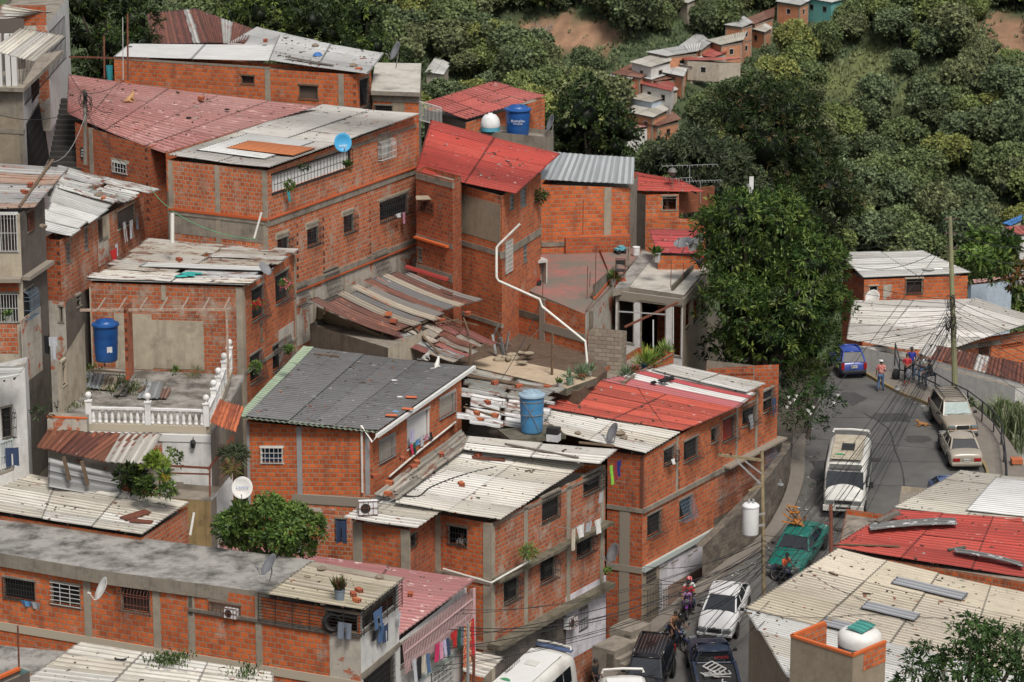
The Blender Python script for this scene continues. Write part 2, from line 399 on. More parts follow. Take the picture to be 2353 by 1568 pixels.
 def col(s,px=None,py=None,u=None,z0=None,z1=None,w=.26,mat=None,proud=.03):
  if u is None:u=s.uv(px,py)[0]
  z0=s.z0 if z0 is None else z0;z1=s.top(u)-.02 if z1 is None else z1
  m=MB();m.box(s.pt(u,(z0+z1)/2,-.06+proud),(w,.12+proud*0,z1-z0),math.atan2(s.d.y,s.d.x));m.build('column',mat or CONC_C,s.h.root)
 def band(s,z,h=.22,proud=.045,mat=None,u0=None,u1=None,name='floor_slab',ext=.0):
  u0=-ext if u0 is None else u0;u1=s.L+ext if u1 is None else u1
  m=MB();d=.10+proud;m.box(s.pt((u0+u1)/2,z,proud-d/2),(u1-u0,d,h),math.atan2(s.d.y,s.d.x));m.build(name,mat or CONC,s.h.root)
 def patch(s,box,mat,name='render_patch',off=.015,metres=None):
  o=metres or s.rect(box);u0,v0,u1,v1=o;v1=min(v1,min(s.top(u0),s.top(u1)))
  m=MB();m.face([s.pt(u0,v0,off),s.pt(u1,v0,off),s.pt(u1,v1,off),s.pt(u0,v1,off)],[(u0,v0),(u1,v0),(u1,v1),(u0,v1)])
  for (p,q) in (((u0,v0),(u1,v0)),((u1,v0),(u1,v1)),((u1,v1),(u0,v1)),((u0,v1),(u0,v0))):
   m.face([s.pt(p[0],p[1],off),s.pt(p[0],p[1],-.01),s.pt(q[0],q[1],-.01),s.pt(q[0],q[1],off)])
  m.build(name,mat,s.h.root)
 def vents(s,px,py,n=3,dz=.42,z0=None):
  """open ends of hollow bricks laid across the wall: dark cell grids"""
  u,z=s.uv(px,py)
  m=MB()
  for k in range(n):
   for i in range(2):
    for j in range(3):
     m.face([s.pt(u-.07+i*.075,z-k*dz-.085+j*.06,.004),s.pt(u-.015+i*.075,z-k*dz-.085+j*.06,.004),s.pt(u-.015+i*.075,z-k*dz-.04+j*.06,.004),s.pt(u-.07+i*.075,z-k*dz-.04+j*.06,.004)])
  m.build('brick_end',DARK,s.h.root)
class House:
 def __init__(s,name,label,cat,pts,D,k=1,zb=None,h=None,mat=BR_A,mats=None,group=None,back=None,free=False):
  p=pts[k];P=PD(p[0],p[1],D);z=P.z-(p[2] if len(p)>2 else 0);s.z=z
  Q=[]
  for i,q in enumerate(pts):
   dz=q[2] if len(q)>2 else 0;v=PZ(q[0],q[1],z+dz);Q.append(v)
  s.Q=Q;s.zb=zb if zb is not None else z-h;s.zw=s.zb if free else s.zb-5
  K=Q[0]+(Q[-1]-Q[-2])*(back or 1.0);K.z=(Q[0].z+Q[-1].z)/2
  s.K=K
  ring=Q+[K];cx=sum((q for q in ring),Vector())/len(ring)
  s.root=empty(name,(cx.x,cx.y,s.zb),label,cat,group)
  s.w=[]
  for i in range(len(Q)-1):
   s.w.append(Wall(s,Q[i],Q[i+1],Q[i].z,Q[i+1].z,s.zw,(mats[i] if mats else mat),i))
  s.w.append(Wall(s,Q[-1],K,Q[-1].z,K.z,s.zw,mat,len(Q)));s.w.append(Wall(s,K,Q[0],K.z,Q[0].z,s.zw,mat,len(Q)+1))
  if not free:
   for q in ring:GROUND.append((q.x,q.y,s.zb))
   GROUND.append((cx.x,cx.y,s.zb))
 def done(s):
  for w in s.w:w.finish(s.root)
  m=MB();ring=s.Q+[s.K];zt=min(q.z for q in ring)-.25
  m.face([_v((q.x,q.y,zt)) for q in ring]);m.build('ceiling',CONC,s.root)
  return s
SHEETS={}
class Roof:
 """A,B,C,D = front-left, front-right, back-right, back-left as (px,py,z); corrugated sheets follow u (A->B) or v (A->D)"""
 def __init__(s,parent,A,B,C,D_,mat,cols,along='u',nu=1,nv=1,pitch=.22,amp=.028,jit=.02,seed=1,name='roof',lap=.06,label=None,sag=.05,ragged=0.0,joint=.45,raw=False,tintv=.06,vd=.60):
  pitch=max(pitch,.24)
  g=(lambda p:Vector(p)) if raw else (lambda p:PZ(p[0],p[1],p[2]))
  s.c=[g(p) for p in (A,B,C,D_)];q=random.Random(seed);m=MB()
  A,B,C,D4=s.c;s.sagd=sag
  Lu=((B-A).length+(C-D4).length)/2;Lv=((D4-A).length+(C-B).length)/2;s.Lu=Lu;s.Lv=Lv
  nrm=(B-A).cross(D4-A).normalized()
  if nrm.z<0:nrm=-nrm
  s.n=nrm;vs=[]
  for i in range(nu):
   for j in range(nv):
    u0,u1=i/nu,(i+1)/nu;v0,v1=j/nv,(j+1)/nv
    lu,lv=lap/Lu,lap/Lv
    u0-=lu*(i>0);v0-=0;v1+=lv*(j<nv-1)
    base=q.choice(cols);tv=1+q.uniform(-tintv,tintv);base=tuple(x*tv for x in base)
    lift=q.uniform(0,jit);sk=q.uniform(-1,1)*jit*.5;r0=q.uniform(-ragged,ragged)/Lu;r1=q.uniform(-ragged,ragged)/Lu;r2=q.uniform(-ragged,ragged)/Lv;r3=q.uniform(-ragged,ragged)/Lv
    if along=='u':u0+=r0*1;u1+=r1*1
    else:v0+=r2;v1+=r3
    if along=='u':
     nc=max(6,int((v1-v0)*Lv/pitch*4));ts=[k/nc for k in range(nc+1)];ls=[0,.025,.25,.5,.75,.975,1]
    else:
     nc=max(6,int((u1-u0)*Lu/pitch*4));ts=[k/nc for k in range(nc+1)];ls=[0,.025,.25,.5,.75,.975,1]
    i0=len(vs);cc={};grid=[]
    wv=[q.uniform(-1,1)*jit*.5 for _ in ls]
    for a,t in enumerate(ts):
     row=[]
     for b_,l in enumerate(ls):
      if along=='u':u=u0+(u1-u0)*l;v=v0+(v1-v0)*t;w=v*Lv
      else:v=v0+(v1-v0)*l;u=u0+(u1-u0)*t;w=u*Lu
      p=s.S(u,v)+nrm*(amp*math.cos(2*math.pi*w/pitch)+amp+lift+sk*(t-.5)+wv[b_]+.012*((i+j) % 2)+(.02*l if nu*nv>1 else 0))
      row.append((p,(u*Lu,v*Lv) if along=='u' else (v*Lv,u*Lu)))
     grid.append(row)
    for a in range(len(ts)-1):
     for b_ in range(len(ls)-1):
      k0=joint if ls[b_]<.01 or ls[b_+1]>.99 else 1.0
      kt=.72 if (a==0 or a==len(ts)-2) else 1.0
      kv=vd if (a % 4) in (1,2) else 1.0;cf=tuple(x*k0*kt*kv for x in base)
      P=[grid[a][b_],grid[a][b_+1],grid[a+1][b_+1],grid[a+1][b_]]
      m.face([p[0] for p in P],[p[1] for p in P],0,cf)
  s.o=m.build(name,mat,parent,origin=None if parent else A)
  if label:s.o['label']=label
  if name=='roof' or 'shack' in name or 'lean' in name:
   for t in (.12,.5,.88):
    w=MB()
    if along=='u':w.bar(s.S(t,.03)-nrm*.06,s.S(t,.97)-nrm*.06,.06,.09)
    else:w.bar(s.S(.03,t)-nrm*.06,s.S(.97,t)-nrm*.06,.06,.09)
    w.build('rafter',WOOD,s.o)
 def S(s,u,v):
  A,B,C,D4=s.c
  p=A*(1-u)*(1-v)+B*u*(1-v)+C*u*v+D4*(1-u)*v
  return p-_v((0,0,1))*s.sagd*4*u*(1-u)*.5
 def on(s,px,py,up=.05):
  r=ray(px,py);A,B,C,D4=s.c
  n=(C-A).cross(D4-B).normalized();c=(A+B+C+D4)/4
  t=(c-CAM).dot(n)/r.dot(n);return CAM+r*t+_v((0,0,up))
def slab(name,corners,th,mat,parent=None,origin=None,label=None,raw=False,sidemat=None):
 """flat concrete slab; corners (px,py,z) clockwise from front-left; UV in metres"""
 c=[Vector(p) if raw else PZ(*p) for p in corners];m=MB();n=len(c)
 m.face(c,[(p.x,p.y) for p in c]);m.face([p-_v((0,0,th)) for p in reversed(c)])
 for i in range(n):
  a,b_=c[i],c[(i+1) % n];L=(b_-a).length
  m.face([a-_v((0,0,th)),b_-_v((0,0,th)),b_,a],[(0,0),(L,0),(L,th),(0,th)],1 if sidemat else 0)
 o=m.build(name,[mat,sidemat] if sidemat else mat,parent,origin=c[0] if (parent is None) else None)
 if label:o['label']=label
 return c,o
# palettes for sheet roofs
CREAM=[(.56,.53,.46),(.60,.57,.51),(.52,.48,.41),(.62,.60,.56)]
WHITE=[(.64,.64,.62),(.58,.58,.56),(.68,.68,.66)]
LGREY=[(.50,.50,.49),(.56,.56,.55),(.46,.46,.45)]
RED=[(.44,.056,.040),(.39,.050,.036),(.47,.070,.050)]
PINK=[(.42,.19,.17),(.39,.165,.15),(.45,.22,.20)]
RUST=[(.15,.045,.025),(.19,.065,.035),(.12,.038,.024)]
MIXR=[(.13,.042,.024),(.14,.05,.03),(.20,.185,.17),(.28,.24,.185),(.11,.036,.024),(.17,.165,.165),(.15,.05,.03)]
STEEL=[(.36,.385,.40),(.40,.42,.43)]
S_WORN=sheetmat('worn_white_sheet',.85,.16,grimecol=(.13,.11,.09))
S_CLEAN=sheetmat('pale_sheet',.6,.10,grimecol=(.15,.12,.09),speck=.8)
S_PATCH=sheetmat('broken_sheet',1.0,.5,grimecol=(.07,.055,.045),rustcol=(.10,.045,.028),speck=.9)
S_RED=sheetmat('red_painted_sheet',.55,0,grimecol=(.13,.035,.028),flake=.06,flakecol=(.62,.50,.46),rough=.75,speck=.7)
S_PINK=sheetmat('faded_red_sheet',.8,.0,grimecol=(.17,.075,.065),flake=.30,flakecol=(.48,.30,.28),rough=.6,speck=.8)
S_RUST=sheetmat('rusty_sheet',.5,.35,grimecol=(.05,.03,.02),flake=.10,flakecol=(.42,.40,.38))
S_STRIPE=sheetmat('pink_striped_sheet',.30,0,grimecol=(.30,.12,.11),flake=.25,flakecol=(.62,.52,.51),rough=.4)
S_STEEL=sheetmat('grey_steel_sheet',.15,.0,rough=.45,speck=.3)
S_TAR=sheetmat('tar_felt_sheet',1.0,.0,grimecol=(.012,.012,.013),flake=.2,flakecol=(.2,.2,.2),rough=.75,speck=.3)
S_MOSS=sheetmat('mossy_cream_sheet',.9,.16,grimecol=(.09,.075,.05),rustcol=(.07,.045,.03))
FLAT_G=plaster('grimy_flat_roof',(.32,.305,.28),dirt=(.055,.05,.043),dirt_amt=.95,streak=.0,sc_=.8,lo=.44)
FLAT_L=plaster('pale_flat_roof',(.50,.47,.41),dirt=(.2,.18,.15),dirt_amt=.8,streak=.0,sc_=.7,lo=.48)
FLAT_R=plaster('red_screed_terrace',(.34,.14,.12),dirt=(.15,.135,.11),dirt_amt=1.0,streak=.0,sc_=.45,lo=.39)
FLAT_T=plaster('mossy_terrace',(.34,.32,.29),dirt=(.075,.065,.05),dirt_amt=.95,streak=.0,sc_=.8,lo=.40)
FLAT_B=plaster('beige_slab',(.46,.36,.25),dirt=(.2,.14,.09),dirt_amt=.5,streak=.0)
WHT=plain('white_panel',(.62,.62,.60),.8,var=.12,scale=1.5)
CUR=solid('dark_curtain',(.035,.02,.018))
TR={}   # roofs by name,for placing things on them
# upper left
h=House('hillside_house','white and grey concrete house with railed galleries at the top left edge','house',[(-30,196),(52,200),(157,40)],150,1,h=10,mats=[PL_G,PL_W],mat=PL_G)
H1=h;w=h.w[0];w.band(w.uv(0,300)[1],.25);w.patch((-20,268,48,380),PL_T)
s=h.w[1]
s.win((60,285,97,360),'wedge',back=DARK);s.win((70,160,112,172),'bars')
h.done()
slab('gallery_floor',[(-30,200,h.z),(54,203,h.z),(146,115,h.z+1.0),(-30,150,h.z+.4)],.2,PL_G,h.root,sidemat=CONC)
P0=PZ(-30,196,h.z);
hb=House('upper_storey_house','bare brick and stained concrete upper storey above the grey gallery, top left corner','house',[(-30,60),(108,58),(157,-12)],156,1,h=5.5,mats=[PL_P,PL_W],mat=PL_G,free=True)
hb.w[0].patch((-30,-8,105,12),BR_B);hb.done()
r=Roof(None,(-20,118,h.z+2.9),(78,144,h.z+2.6),(151,84,h.z+2.9),(50,67,h.z+3.7),S_WORN,CREAM,'v',5,1,seed=4,name='gallery_awning',sag=.05)
tag(r.o,'sagging cream corrugated awning over the railed gallery of the house at the top left','awning')
g=MB()
qa,qb=PZ(52,198,h.z),PZ(150,90,h.z+.6)
for i in range(34):
 p=qa.lerp(qb,i/33);g.bar(p+_v((0,0,-1.0)),p+_v((0,0,1.2)),.025)
for dz in (-1.0,.1,1.2):g.bar(qa+_v((0,0,dz)),qb+_v((0,0,dz)),.04)
tag(g.build('gallery_railing',IRON,origin=qa),'tall dark barred railing along the side gallery of the top left house','railing')
g=MB();qc=PZ(-20,198,h.z)
for i in range(14):
 p=qc.lerp(qa,i/13);g.bar(p,p+_v((0,0,2.2)),.022)
g.bar(qc+_v((0,0,2.2)),qa+_v((0,0,2.2)),.04)
tag(g.build('gallery_railing',IRON,origin=qc),'thin vertical bars closing the front gallery of the top left house','railing')
g=MB()
for px in (0,22,34):g.bar(PZ(px,199,h.z),PZ(px,199,h.z)+_v((0,0,2.6)),.3)
g.build('column',PL_W,h.root)
m=MB();m.face([PZ(-30,180,h.z),PZ(60,180,h.z),PZ(60,180,h.z)+_v((0,0,3)),PZ(-30,180,h.z)+_v((0,0,3))]);m.build('inner_wall',PL_D,h.root)
rr=Roof(None,(-20,60,hb.z+.3),(60,38,hb.z+.4),(122,30,hb.z+.6),(5,10,hb.z+1.2),S_PATCH,CREAM,'u',1,3,seed=9,name='loose_roof_sheets')
tag(rr.o,'cream corrugated sheets weighted with a block on the top left house','roof sheets')
al=empty('alley_stairs',PD(148,372,153),'dark concrete steps climbing the alley beside the brick house with the faded red roof','stairs')
m=MB();b0=PD(148,390,150);up=_v((.0,.42,.19))
for k in range(14):
 c=b0+up*k;m.box((c.x,c.y,c.z-.6),(1.7,.46,1.4))
m.build('steps',plain('shade_dark_concrete',(.035,.032,.028),.9,var=.4),al)  # alley shade put into the step colour, darker than plain concrete
# top buildings
h=House('brick_house','long orange brick house under white roofs near the top, two small front windows','house',[(262,137),(820,172),(853,160)],158,1,h=4.5,mats=[BR_D,BR_D],mat=BR_B)
T1=h;f,s=h.w[0],h.w[1]
f.patch((262,132,622,148),PL_G,'ring_beam');f.col(615,190,w=.3);f.col(784,200,w=.3)
f.win((553,174,585,194),'none',surround=WOOD,back=CUR);w1=f.win((686,196,731,230),'none',surround=WOOD,back=solid('curtain_brown',(.09,.065,.05)))
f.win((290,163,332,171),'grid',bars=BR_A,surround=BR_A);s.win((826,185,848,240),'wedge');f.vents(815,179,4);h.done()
z=h.z
TR['top_white']=Roof(h.root,(260,131,z+.15),(624,142,z+.15),(650,104,z+.4),(296,101,z+.4),sheetmat('white_washed_roof',.25,0,rough=.8),[(.66,.66,.65)],'u',2,1,amp=.006,seed=2,label='white painted flat part of the roof')
TR['top_grey']=Roof(h.root,(617,139,z+.2),(846,173,z+.1),(883,124,z+.3),(642,80,z+.8),S_CLEAN,LGREY,'u',2,3,amp=.012,seed=3,label='light grey sheet part of the roof')
h=House('brick_house','partly hidden house under the rust red roof with pale seams at the top left','house',[(350,104),(556,102),(592,84)],176,1,h=3.5,mat=BR_B);h.done();z=h.z
S2R=[(.17,.05,.028),(.20,.065,.035),(.50,.49,.46),(.15,.042,.025),(.17,.055,.03)]
q=Roof(h.root,(346,103,z),(480,101,z),(452,22,z+.4),(338,31,z+.4),S_RUST,S2R,'v',8,1,seed=5,jit=.03,name='roof');
q=Roof(h.root,(480,101,z),(562,100,z),(592,72,z),(452,22,z+.4),S_RUST,S2R,'v',5,1,seed=6,jit=.03,name='roof')
q=Roof(h.root,(520,102,z),(655,108,z-.2),(735,95,z-.3),(590,62,z+.2),S_CLEAN,LGREY,'u',2,2,amp=.01,seed=8,name='roof')
h=House('concrete_annex','small annex with a pale flat concrete roof right of the long top brick house','house',[(856,212),(962,216),(967,150)],158.5,1,h=4.5,mats=[BR_D,PL_G],mat=PL_G)
f=h.w[0];f.band(h.z-.25,.45);f.patch((900,226,930,262),PL_T);f.win((858,242,902,262),'grid');h.done()
slab('roof',[(852,209,h.z+.12),(965,213,h.z+.12),(968,146,h.z+.12),(862,144,h.z+.12)],.22,FLAT_L,h.root,sidemat=PL_G)
# pale red roof
h=House('brick_house','brick house under the big faded red corrugated roof left of centre at the top','house',[(172,282,.5),(341,338),(380,325)],146,1,h=8,mats=[BR_B,BR_B],mat=BR_B,back=2.0)
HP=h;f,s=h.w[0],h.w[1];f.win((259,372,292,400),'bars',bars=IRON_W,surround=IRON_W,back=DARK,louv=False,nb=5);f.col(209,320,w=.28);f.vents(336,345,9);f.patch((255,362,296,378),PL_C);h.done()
TR['pale_red']=Roof(h.root,(155,262,20.3),(379,354,19.2),(736,245,20.1),(158,172,21.9),S_PINK,PINK,'u',5,3,pitch=.2,jit=.02,seed=11,sag=.15,tintv=.08)
# big brick apartment building
h=House('brick_apartment_building','largest orange brick building, with a blue dish and long white balcony grille','apartment building',[(385,368),(614,392),(957,268,.25)],140.5,1,zb=10.5,mats=[BR_C,BR_C],mat=BR_B)
HG=h;f,s=h.w[0],h.w[1];zz=lambda px,py:s.uv(px,py)[1]
f.patch((395,490,605,560),PL_G,'render_patch');f.band(f.uv(500,492)[1],.12,.09,mat=BR_B);f.col(u=.15);f.col(500,440,w=.25);f.col(u=f.L-.14)
z1=zz(614,511);z2=zz(955,548)
for w in (s,):w.band(z1-.05,.34,.05,ext=.05);w.band(z1+.12,.07,.10,mat=BR_B);w.band(z2-.1,.26,.07);w.band(z2-.28,.06,.12,mat=BR_B)
f.band(z1-.05,.2,.05)
s.patch(None,PL_P,metres=(.2,h.zb,s.L,z2-.35));s.band(s.za-.22,.16,.03,u0=4.2)
bw=s.win((625,388,806,389),'bars',back=solid('balcony_white_sheet',(.80,.80,.78),.6,var=.1,scale=1),nb=24,name='balcony',surround=IRON,metres=(s.uv(625,430)[0],s.uv(625,446)[1],s.uv(806,392)[0],s.za-.30),flat=.12)
s.win((868,325,900,358),'cage',bars=IRON_W,back=solid('pale_pane',(.30,.33,.31),.3));s.patch((868,308,896,318),PL_G,'lintel')
s.win((637,545,665,580),'cage',back=GLASS);s.win((705,520,733,558),'cage',back=GLASS);s.win((789,492,814,530),'cage',back=GLASS);s.win((872,466,938,487),'cage',back=GLASS,nb=14)
s.win((680,656,703,694),'wedge');s.win((743,626,777,674),'wedge',back=PL_W);s.win((857,584,889,631),'wedge',back=PL_W)
for b in ((701,514,731,519),(784,486,812,490),(632,538,663,542),(866,460,942,436)):s.patch(b,PL_C,'lintel')
for px,py in ((683,520),(743,505),(850,470),(745,585),(683,560)):s.vents(px,py,7,.4)
for px in (790,720,912):s.col(px,640,z0=h.zb,z1=z2-.3,w=.22)
h.done();z=h.z
C_OW=[(.56,.19,.07)]
ro=Roof(h.root,(383,358,z+.18),(617,389,z+.12),(968,264,z+.45),(742,241,z+.45),S_WORN,[(.42,.40,.37),(.48,.46,.43),(.45,.43,.38)],'u',2,7,pitch=.2,seed=13,sag=.1)
TR['big']=ro
def subroof(base,u0,u1,v0,v1,mat,col,name,seed,lift=.07,nu=1,nv=1,label=None):
 c=[base.S(u,v)+_v((0,0,lift)) for u,v in ((u0,v0),(u1,v0),(u1,v1),(u0,v1))]
 return Roof(base.o.parent or base.o,*c,mat,col,'u',nu,nv,pitch=.2,seed=seed,name=name,raw=True,sag=0,label=label)
subroof(ro,.12,.80,.10,.42,S_CLEAN,[(.66,.66,.65)],'roof_panel',1,.05,label='clean white sheet let into the grey roof')
subroof(ro,.30,.97,.17,.32,sheetmat('orange_sheet',.15,0,rough=.5),C_OW,'roof_panel',2,.10,label='bright orange sheet let into the grey roof')
# tall house with red roof beside it
h=House('brick_house','brick house wedged between the largest brick building and the tan rendered tower','house',[(956,392),(1040,415),(1060,405)],150,0,zb=11,mats=[BR_B,BR_B],mat=BR_B)
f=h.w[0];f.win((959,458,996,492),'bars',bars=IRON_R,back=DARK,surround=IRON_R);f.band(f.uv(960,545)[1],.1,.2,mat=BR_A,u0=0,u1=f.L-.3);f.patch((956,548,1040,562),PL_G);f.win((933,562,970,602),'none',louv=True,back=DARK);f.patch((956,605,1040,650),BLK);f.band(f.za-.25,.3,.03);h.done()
h=House('brick_tower_house','tall narrow brick and rough tan rendered house under the bright red roof in the middle','house',[(1035,418),(1153,450),(1243,398)],147,1,zb=7.5,mats=[BR_A,BR_A],mat=BR_A,back=1.6)
HT=h;f,s=h.w[0],h.w[1]
f.patch((1036,440,1150,560),PL_T,'render_patch');f.patch((1035,556,1150,578),PL_G,'floor_slab',.03);f.band(f.uv(1140,745)[1],.22);s.band(s.uv(1160,583)[1],.35)
for px,py,n in ((1036,448,5),(1148,455,5),(1036,580,5)):f.vents(px,py,n,.45)
s.win((1172,452,1182,478),'none',louv=True);s.win((1196,440,1210,470),'none',louv=True);s.win((1203,563,1212,598),'none',louv=True);s.win((1160,560,1176,620),'grid',bars=IRON_W,back=PL_P)
h.done();z=h.z
TR['red']=Roof(h.root,(954,396,z+.35),(1186,449,z+.12),(1288,356,z+.6),(990,278,z+1.7),S_RED,RED,'u',2,6,pitch=.2,seed=21,sag=.1,jit=.012,tintv=.03)
h=House('brick_terrace_house','brick house with the stained red roof terrace in the centre','house',[(1138,648,.35),(1345,722),(1412,655)],147,1,zb=7.0,mats=[BR_A,PL_P],mat=BR_A,back=3.0)
HR=h;f,s=h.w[0],h.w[1];f.col(1246,720,w=.42,mat=PL_G);f.band(f.uv(1300,765)[1],.42,.04,mat=PL_G,u0=f.uv(1250,765)[0],u1=f.L);f.band(f.uv(1200,720)[1],.3,.03,u0=0,u1=f.uv(1240,720)[0],mat=CONC_D);f.vents(1140,665,3);h.done();z=h.z
tz=z-.12
tc,_=slab('terrace_floor',[(1150,640,tz),(1343,722,tz),(1482,572,tz),(1244,556,tz)],.25,FLAT_R,h.root,sidemat=CONC)
h=House('brick_house','brick house under the smooth blue grey steel roof behind the red terrace','house',[(1244,424,.35),(1448,432),(1466,400)],160,1,zb=tz-.5,mats=[BR_D,PL_G],mat=BR_B)
f=h.w[0];f.col(1396,500,w=.38);f.band(f.uv(1300,560)[1],.25);f.patch((1298,545,1446,600),BR_B,'low_wall',.25);h.done();z=h.z
TR['steel']=Roof(h.root,(1226,412,z+.55),(1456,424,z+.25),(1458,363,z+.9),(1262,350,z+1.1),S_STEEL,STEEL,'v',5,1,pitch=.3,amp=.012,seed=22,joint=.8,tintv=.03)
h=House('brick_house','low brick house with a narrow red roof behind the grey roofed house','house',[(1448,440),(1484,448),(1560,446)],164,0,zb=10,mats=[PL_D,BR_D],mat=BR_D,back=1.5)
s=h.w[1];s.win((1521,452,1556,482),'none',back=None,surround=PL_G);h.done();z=h.z
TR['red2']=Roof(h.root,(1449,440,z+.1),(1624,444,z+.1),(1560,414,z+.5),(1458,395,z+.7),S_RED,RED,'u',1,4,seed=24,jit=.01)
HM4=h
g=MB();a=PZ(1562,490,z-1.2);b=PZ(1640,480,z-1.2)
for i in range(34):p=a.lerp(b,i/33);g.bar(p,p+_v((0,0,1.25)),.05)
for dz in (0,.6,1.25):g.bar(a+_v((0,0,dz)),b+_v((0,0,dz)),.05)
tag(g.build('slatted_fence',solid('rust_red_slats',(.26,.085,.04),.8,var=.4),origin=a),'rust coloured slatted fence screening the yard left of the big mango tree','fence')
m=MB();a=PZ(1520,510,z-2.0);b=PZ(1625,535,z-2.2)
lw=House('garden_wall','low orange brick wall stepping down beside the mango tree behind the small red roof','wall',[(1484,505),(1600,512),(1622,506)],160,0,zb=9,mats=[BR_D,BR_D],mat=BR_D,free=True);lw.done()
h=House('shed','small shed under the red roof with an orange edge beside the mango tree','shed',[(1512,588),(1612,588),(1616,570)],155.5,0,zb=8,mat=BR_D);h.done();z=h.z
TR['red3']=Roof(h.root,(1508,583,z+.1),(1613,586,z+.1),(1616,531,z+.8),(1490,528,z+.8),S_RED,[(.43,.06,.06)],'u',1,4,seed=25,jit=.006,tintv=.02)
h=House('concrete_frame_house','grey concrete frame house with open dark rooms and a pale flat roof','house',[(1415,668),(1570,688),(1627,622)],150,1,zb=6.5,mats=[PL_W,PL_T],mat=PL_D,back=1.3)
HC=h;f,s=h.w[0],h.w[1]
for b_ in ((1419,690,1456,790),(1471,694,1529,815),(1544,702,1566,820)):f.win(b_,'none',back=None,surround=CONC,name='room_opening')
for b_ in ((1576,700,1589,745),(1594,690,1607,728),(1611,680,1622,712)):s.win(b_,'none',back=None,surround=CONC,name='room_opening')
f.band(f.za-.2,.38,.03,mat=PL_G);s.band(s.za-.2,.38,.03,mat=PL_G);f.patch((1414,760,1420,860),PL_L);h.done();z=h.z
slab('roof',[(1440,659,z+.12),(1572,678,z+.12),(1632,606,z+.12),(1499,586,z+.12)],.25,FLAT_L,h.root,sidemat=PL_G);zc=z+.12
slab('roof',[(1408,668,z+.15),(1445,660,z+.15),(1505,585,z+.15),(1478,574,z+.15)],.3,FLAT_G,h.root,sidemat=PL_G)
m=MB();m.bar(PZ(1545,664,zc+.1),PZ(1606,600,zc+.1),.12,.3);m.build('roof_kerb',CONC_D,h.root)
w=House('block_wall','grey cinder block wall beside the brick planter in the centre','wall',[(1352,762),(1430,768),(1440,760)],146.5,0,zb=7,mats=[BLK,BLK],mat=BLK,free=True);w.done()
w=House('brick_planter','stepped orange brick parapet planter full of pot plants above the white striped roof','planter',[(1352,868,-.1),(1436,876,0),(1548,806,.1)],143.5,1,zb=5.5,mats=[BLK,BR_A],mat=BR_A,free=True)
w.w[1].band(w.w[1].za-.03,.06,.03);w.done();PLANTER=w
ys=9.7
yc,yo=slab('yard_slab',[(1062,838,ys),(1302,893,ys),(1372,868,ys),(1130,818,ys)],.35,FLAT_B,None,sidemat=CONC_D)
tag(yo,'beige concrete yard slab with potted aloes between the ruined shacks and the blue tank','slab')
c=[PZ(960,850,ys-.2),PZ(1330,900,ys-.2),PZ(1395,850,ys-.2),PZ(1250,745,ys-.2),PZ(1000,740,ys-.2)];_,o=slab('dirt_ground',[p_ for p_ in c],4.5,plain('brown_earth',(.13,.085,.055),.95,var=.5,bump=.5,dirt=(.05,.035,.02)),raw=True);tag(o,'bare brown earth yard beside the collapsed shacks','ground',kind='structure')
# collapsed shacks
SH1=Roof(None,(718,698,12.9),(893,774,11.6),(1106,690,11.9),(932,622,13.1),S_RUST,MIXR,'u',1,12,pitch=.2,seed=31,jit=.05,ragged=.3,name='shack_roof',tintv=.15,sag=.22)
tag(SH1.o,'sagging patchwork roof of rust brown and grey sheets below the big brick building','shack roof')
SH2=Roof(None,(892,778,11.4),(1040,838,10.7),(1132,790,10.9),(985,715,11.7),S_PATCH,[(.34,.34,.34),(.28,.10,.09),(.36,.32,.27),(.16,.06,.04),(.26,.09,.08)],'u',2,7,pitch=.2,seed=33,jit=.09,ragged=.4,name='shack_roof',tintv=.15,sag=.2)
tag(SH2.o,'broken jumble of red, grey and cream roof sheets right of the sagging shack roof','shack roof')
lp=Roof(None,(724,752,10.8),(905,812,10.3),(892,782,11.3),(726,708,12.4),sheetmat('beige_old_sheet',.7,.12,grimecol=(.12,.09,.06)),[(.38,.31,.21),(.33,.27,.18)],'u',1,1,pitch=.22,amp=.04,seed=34,name='leaning_sheet')
tag(lp.o,'bent beige corrugated sheet leaning under the sagging shack roof','sheet')
h=House('shack','ruined board and sheet shack walls between the big brick building and the dark roofed house','shack',[(712,745),(892,800),(985,755)],140,1,zb=7,mats=[plaster('shack_boards',(.16,.13,.10),streak=.8),PL_C],mat=PL_D,free=True);h.done()
# house with patchwork white roof over brick,and the balustrade terrace
h=House('brick_house','brick house with the broken cream sheet roof and flower boxes behind the balustrade terrace','house',[(206,650),(557,660),(678,582,.1)],136,1,zb=8.6,mats=[BR_E,BR_A],mat=BR_B,back=1.15)
HM=h;f,s=h.w[0],h.w[1];f.col(u=f.L-.15,w=.3);f.col(376,680,w=.2,z0=f.uv(376,690)[1]);s.col(u=s.L-.1,w=.18);s.col(u=.12,w=.2);s.band(s.uv(560,860)[1],.16);f.patch((345,735,470,850),PL_C,'render_patch');f.patch((262,720,352,850),PL_C,'render_patch',.012);f.patch((205,660,215,850),PL_C)
s.win((578,668,608,722),'wedge');s.win((632,636,664,682),'wedge');s.win((574,820,602,865),'wedge');s.win((626,798,668,828),'wedge');s.win((598,745,604,780),'none')
s.patch((640,760,676,830),PL_P);h.done();z=h.z
TR['patch']=Roof(h.root,(198,643,z+.12),(572,655,z+.12),(684,576,z+.3),(350,553,z+.5),S_PATCH,CREAM+[(.5,.5,.5)],'u',2,9,pitch=.2,seed=41,jit=.05,ragged=.25,sag=.1,tintv=.1)
subroof(TR['patch'],0,1,-.02,.09,S_STEEL,LGREY,'roof_panel',3,-.03);subroof(TR['patch'],.2,1.0,.30,.42,S_STEEL,LGREY,'roof_panel',4,.09)
zt=11.6
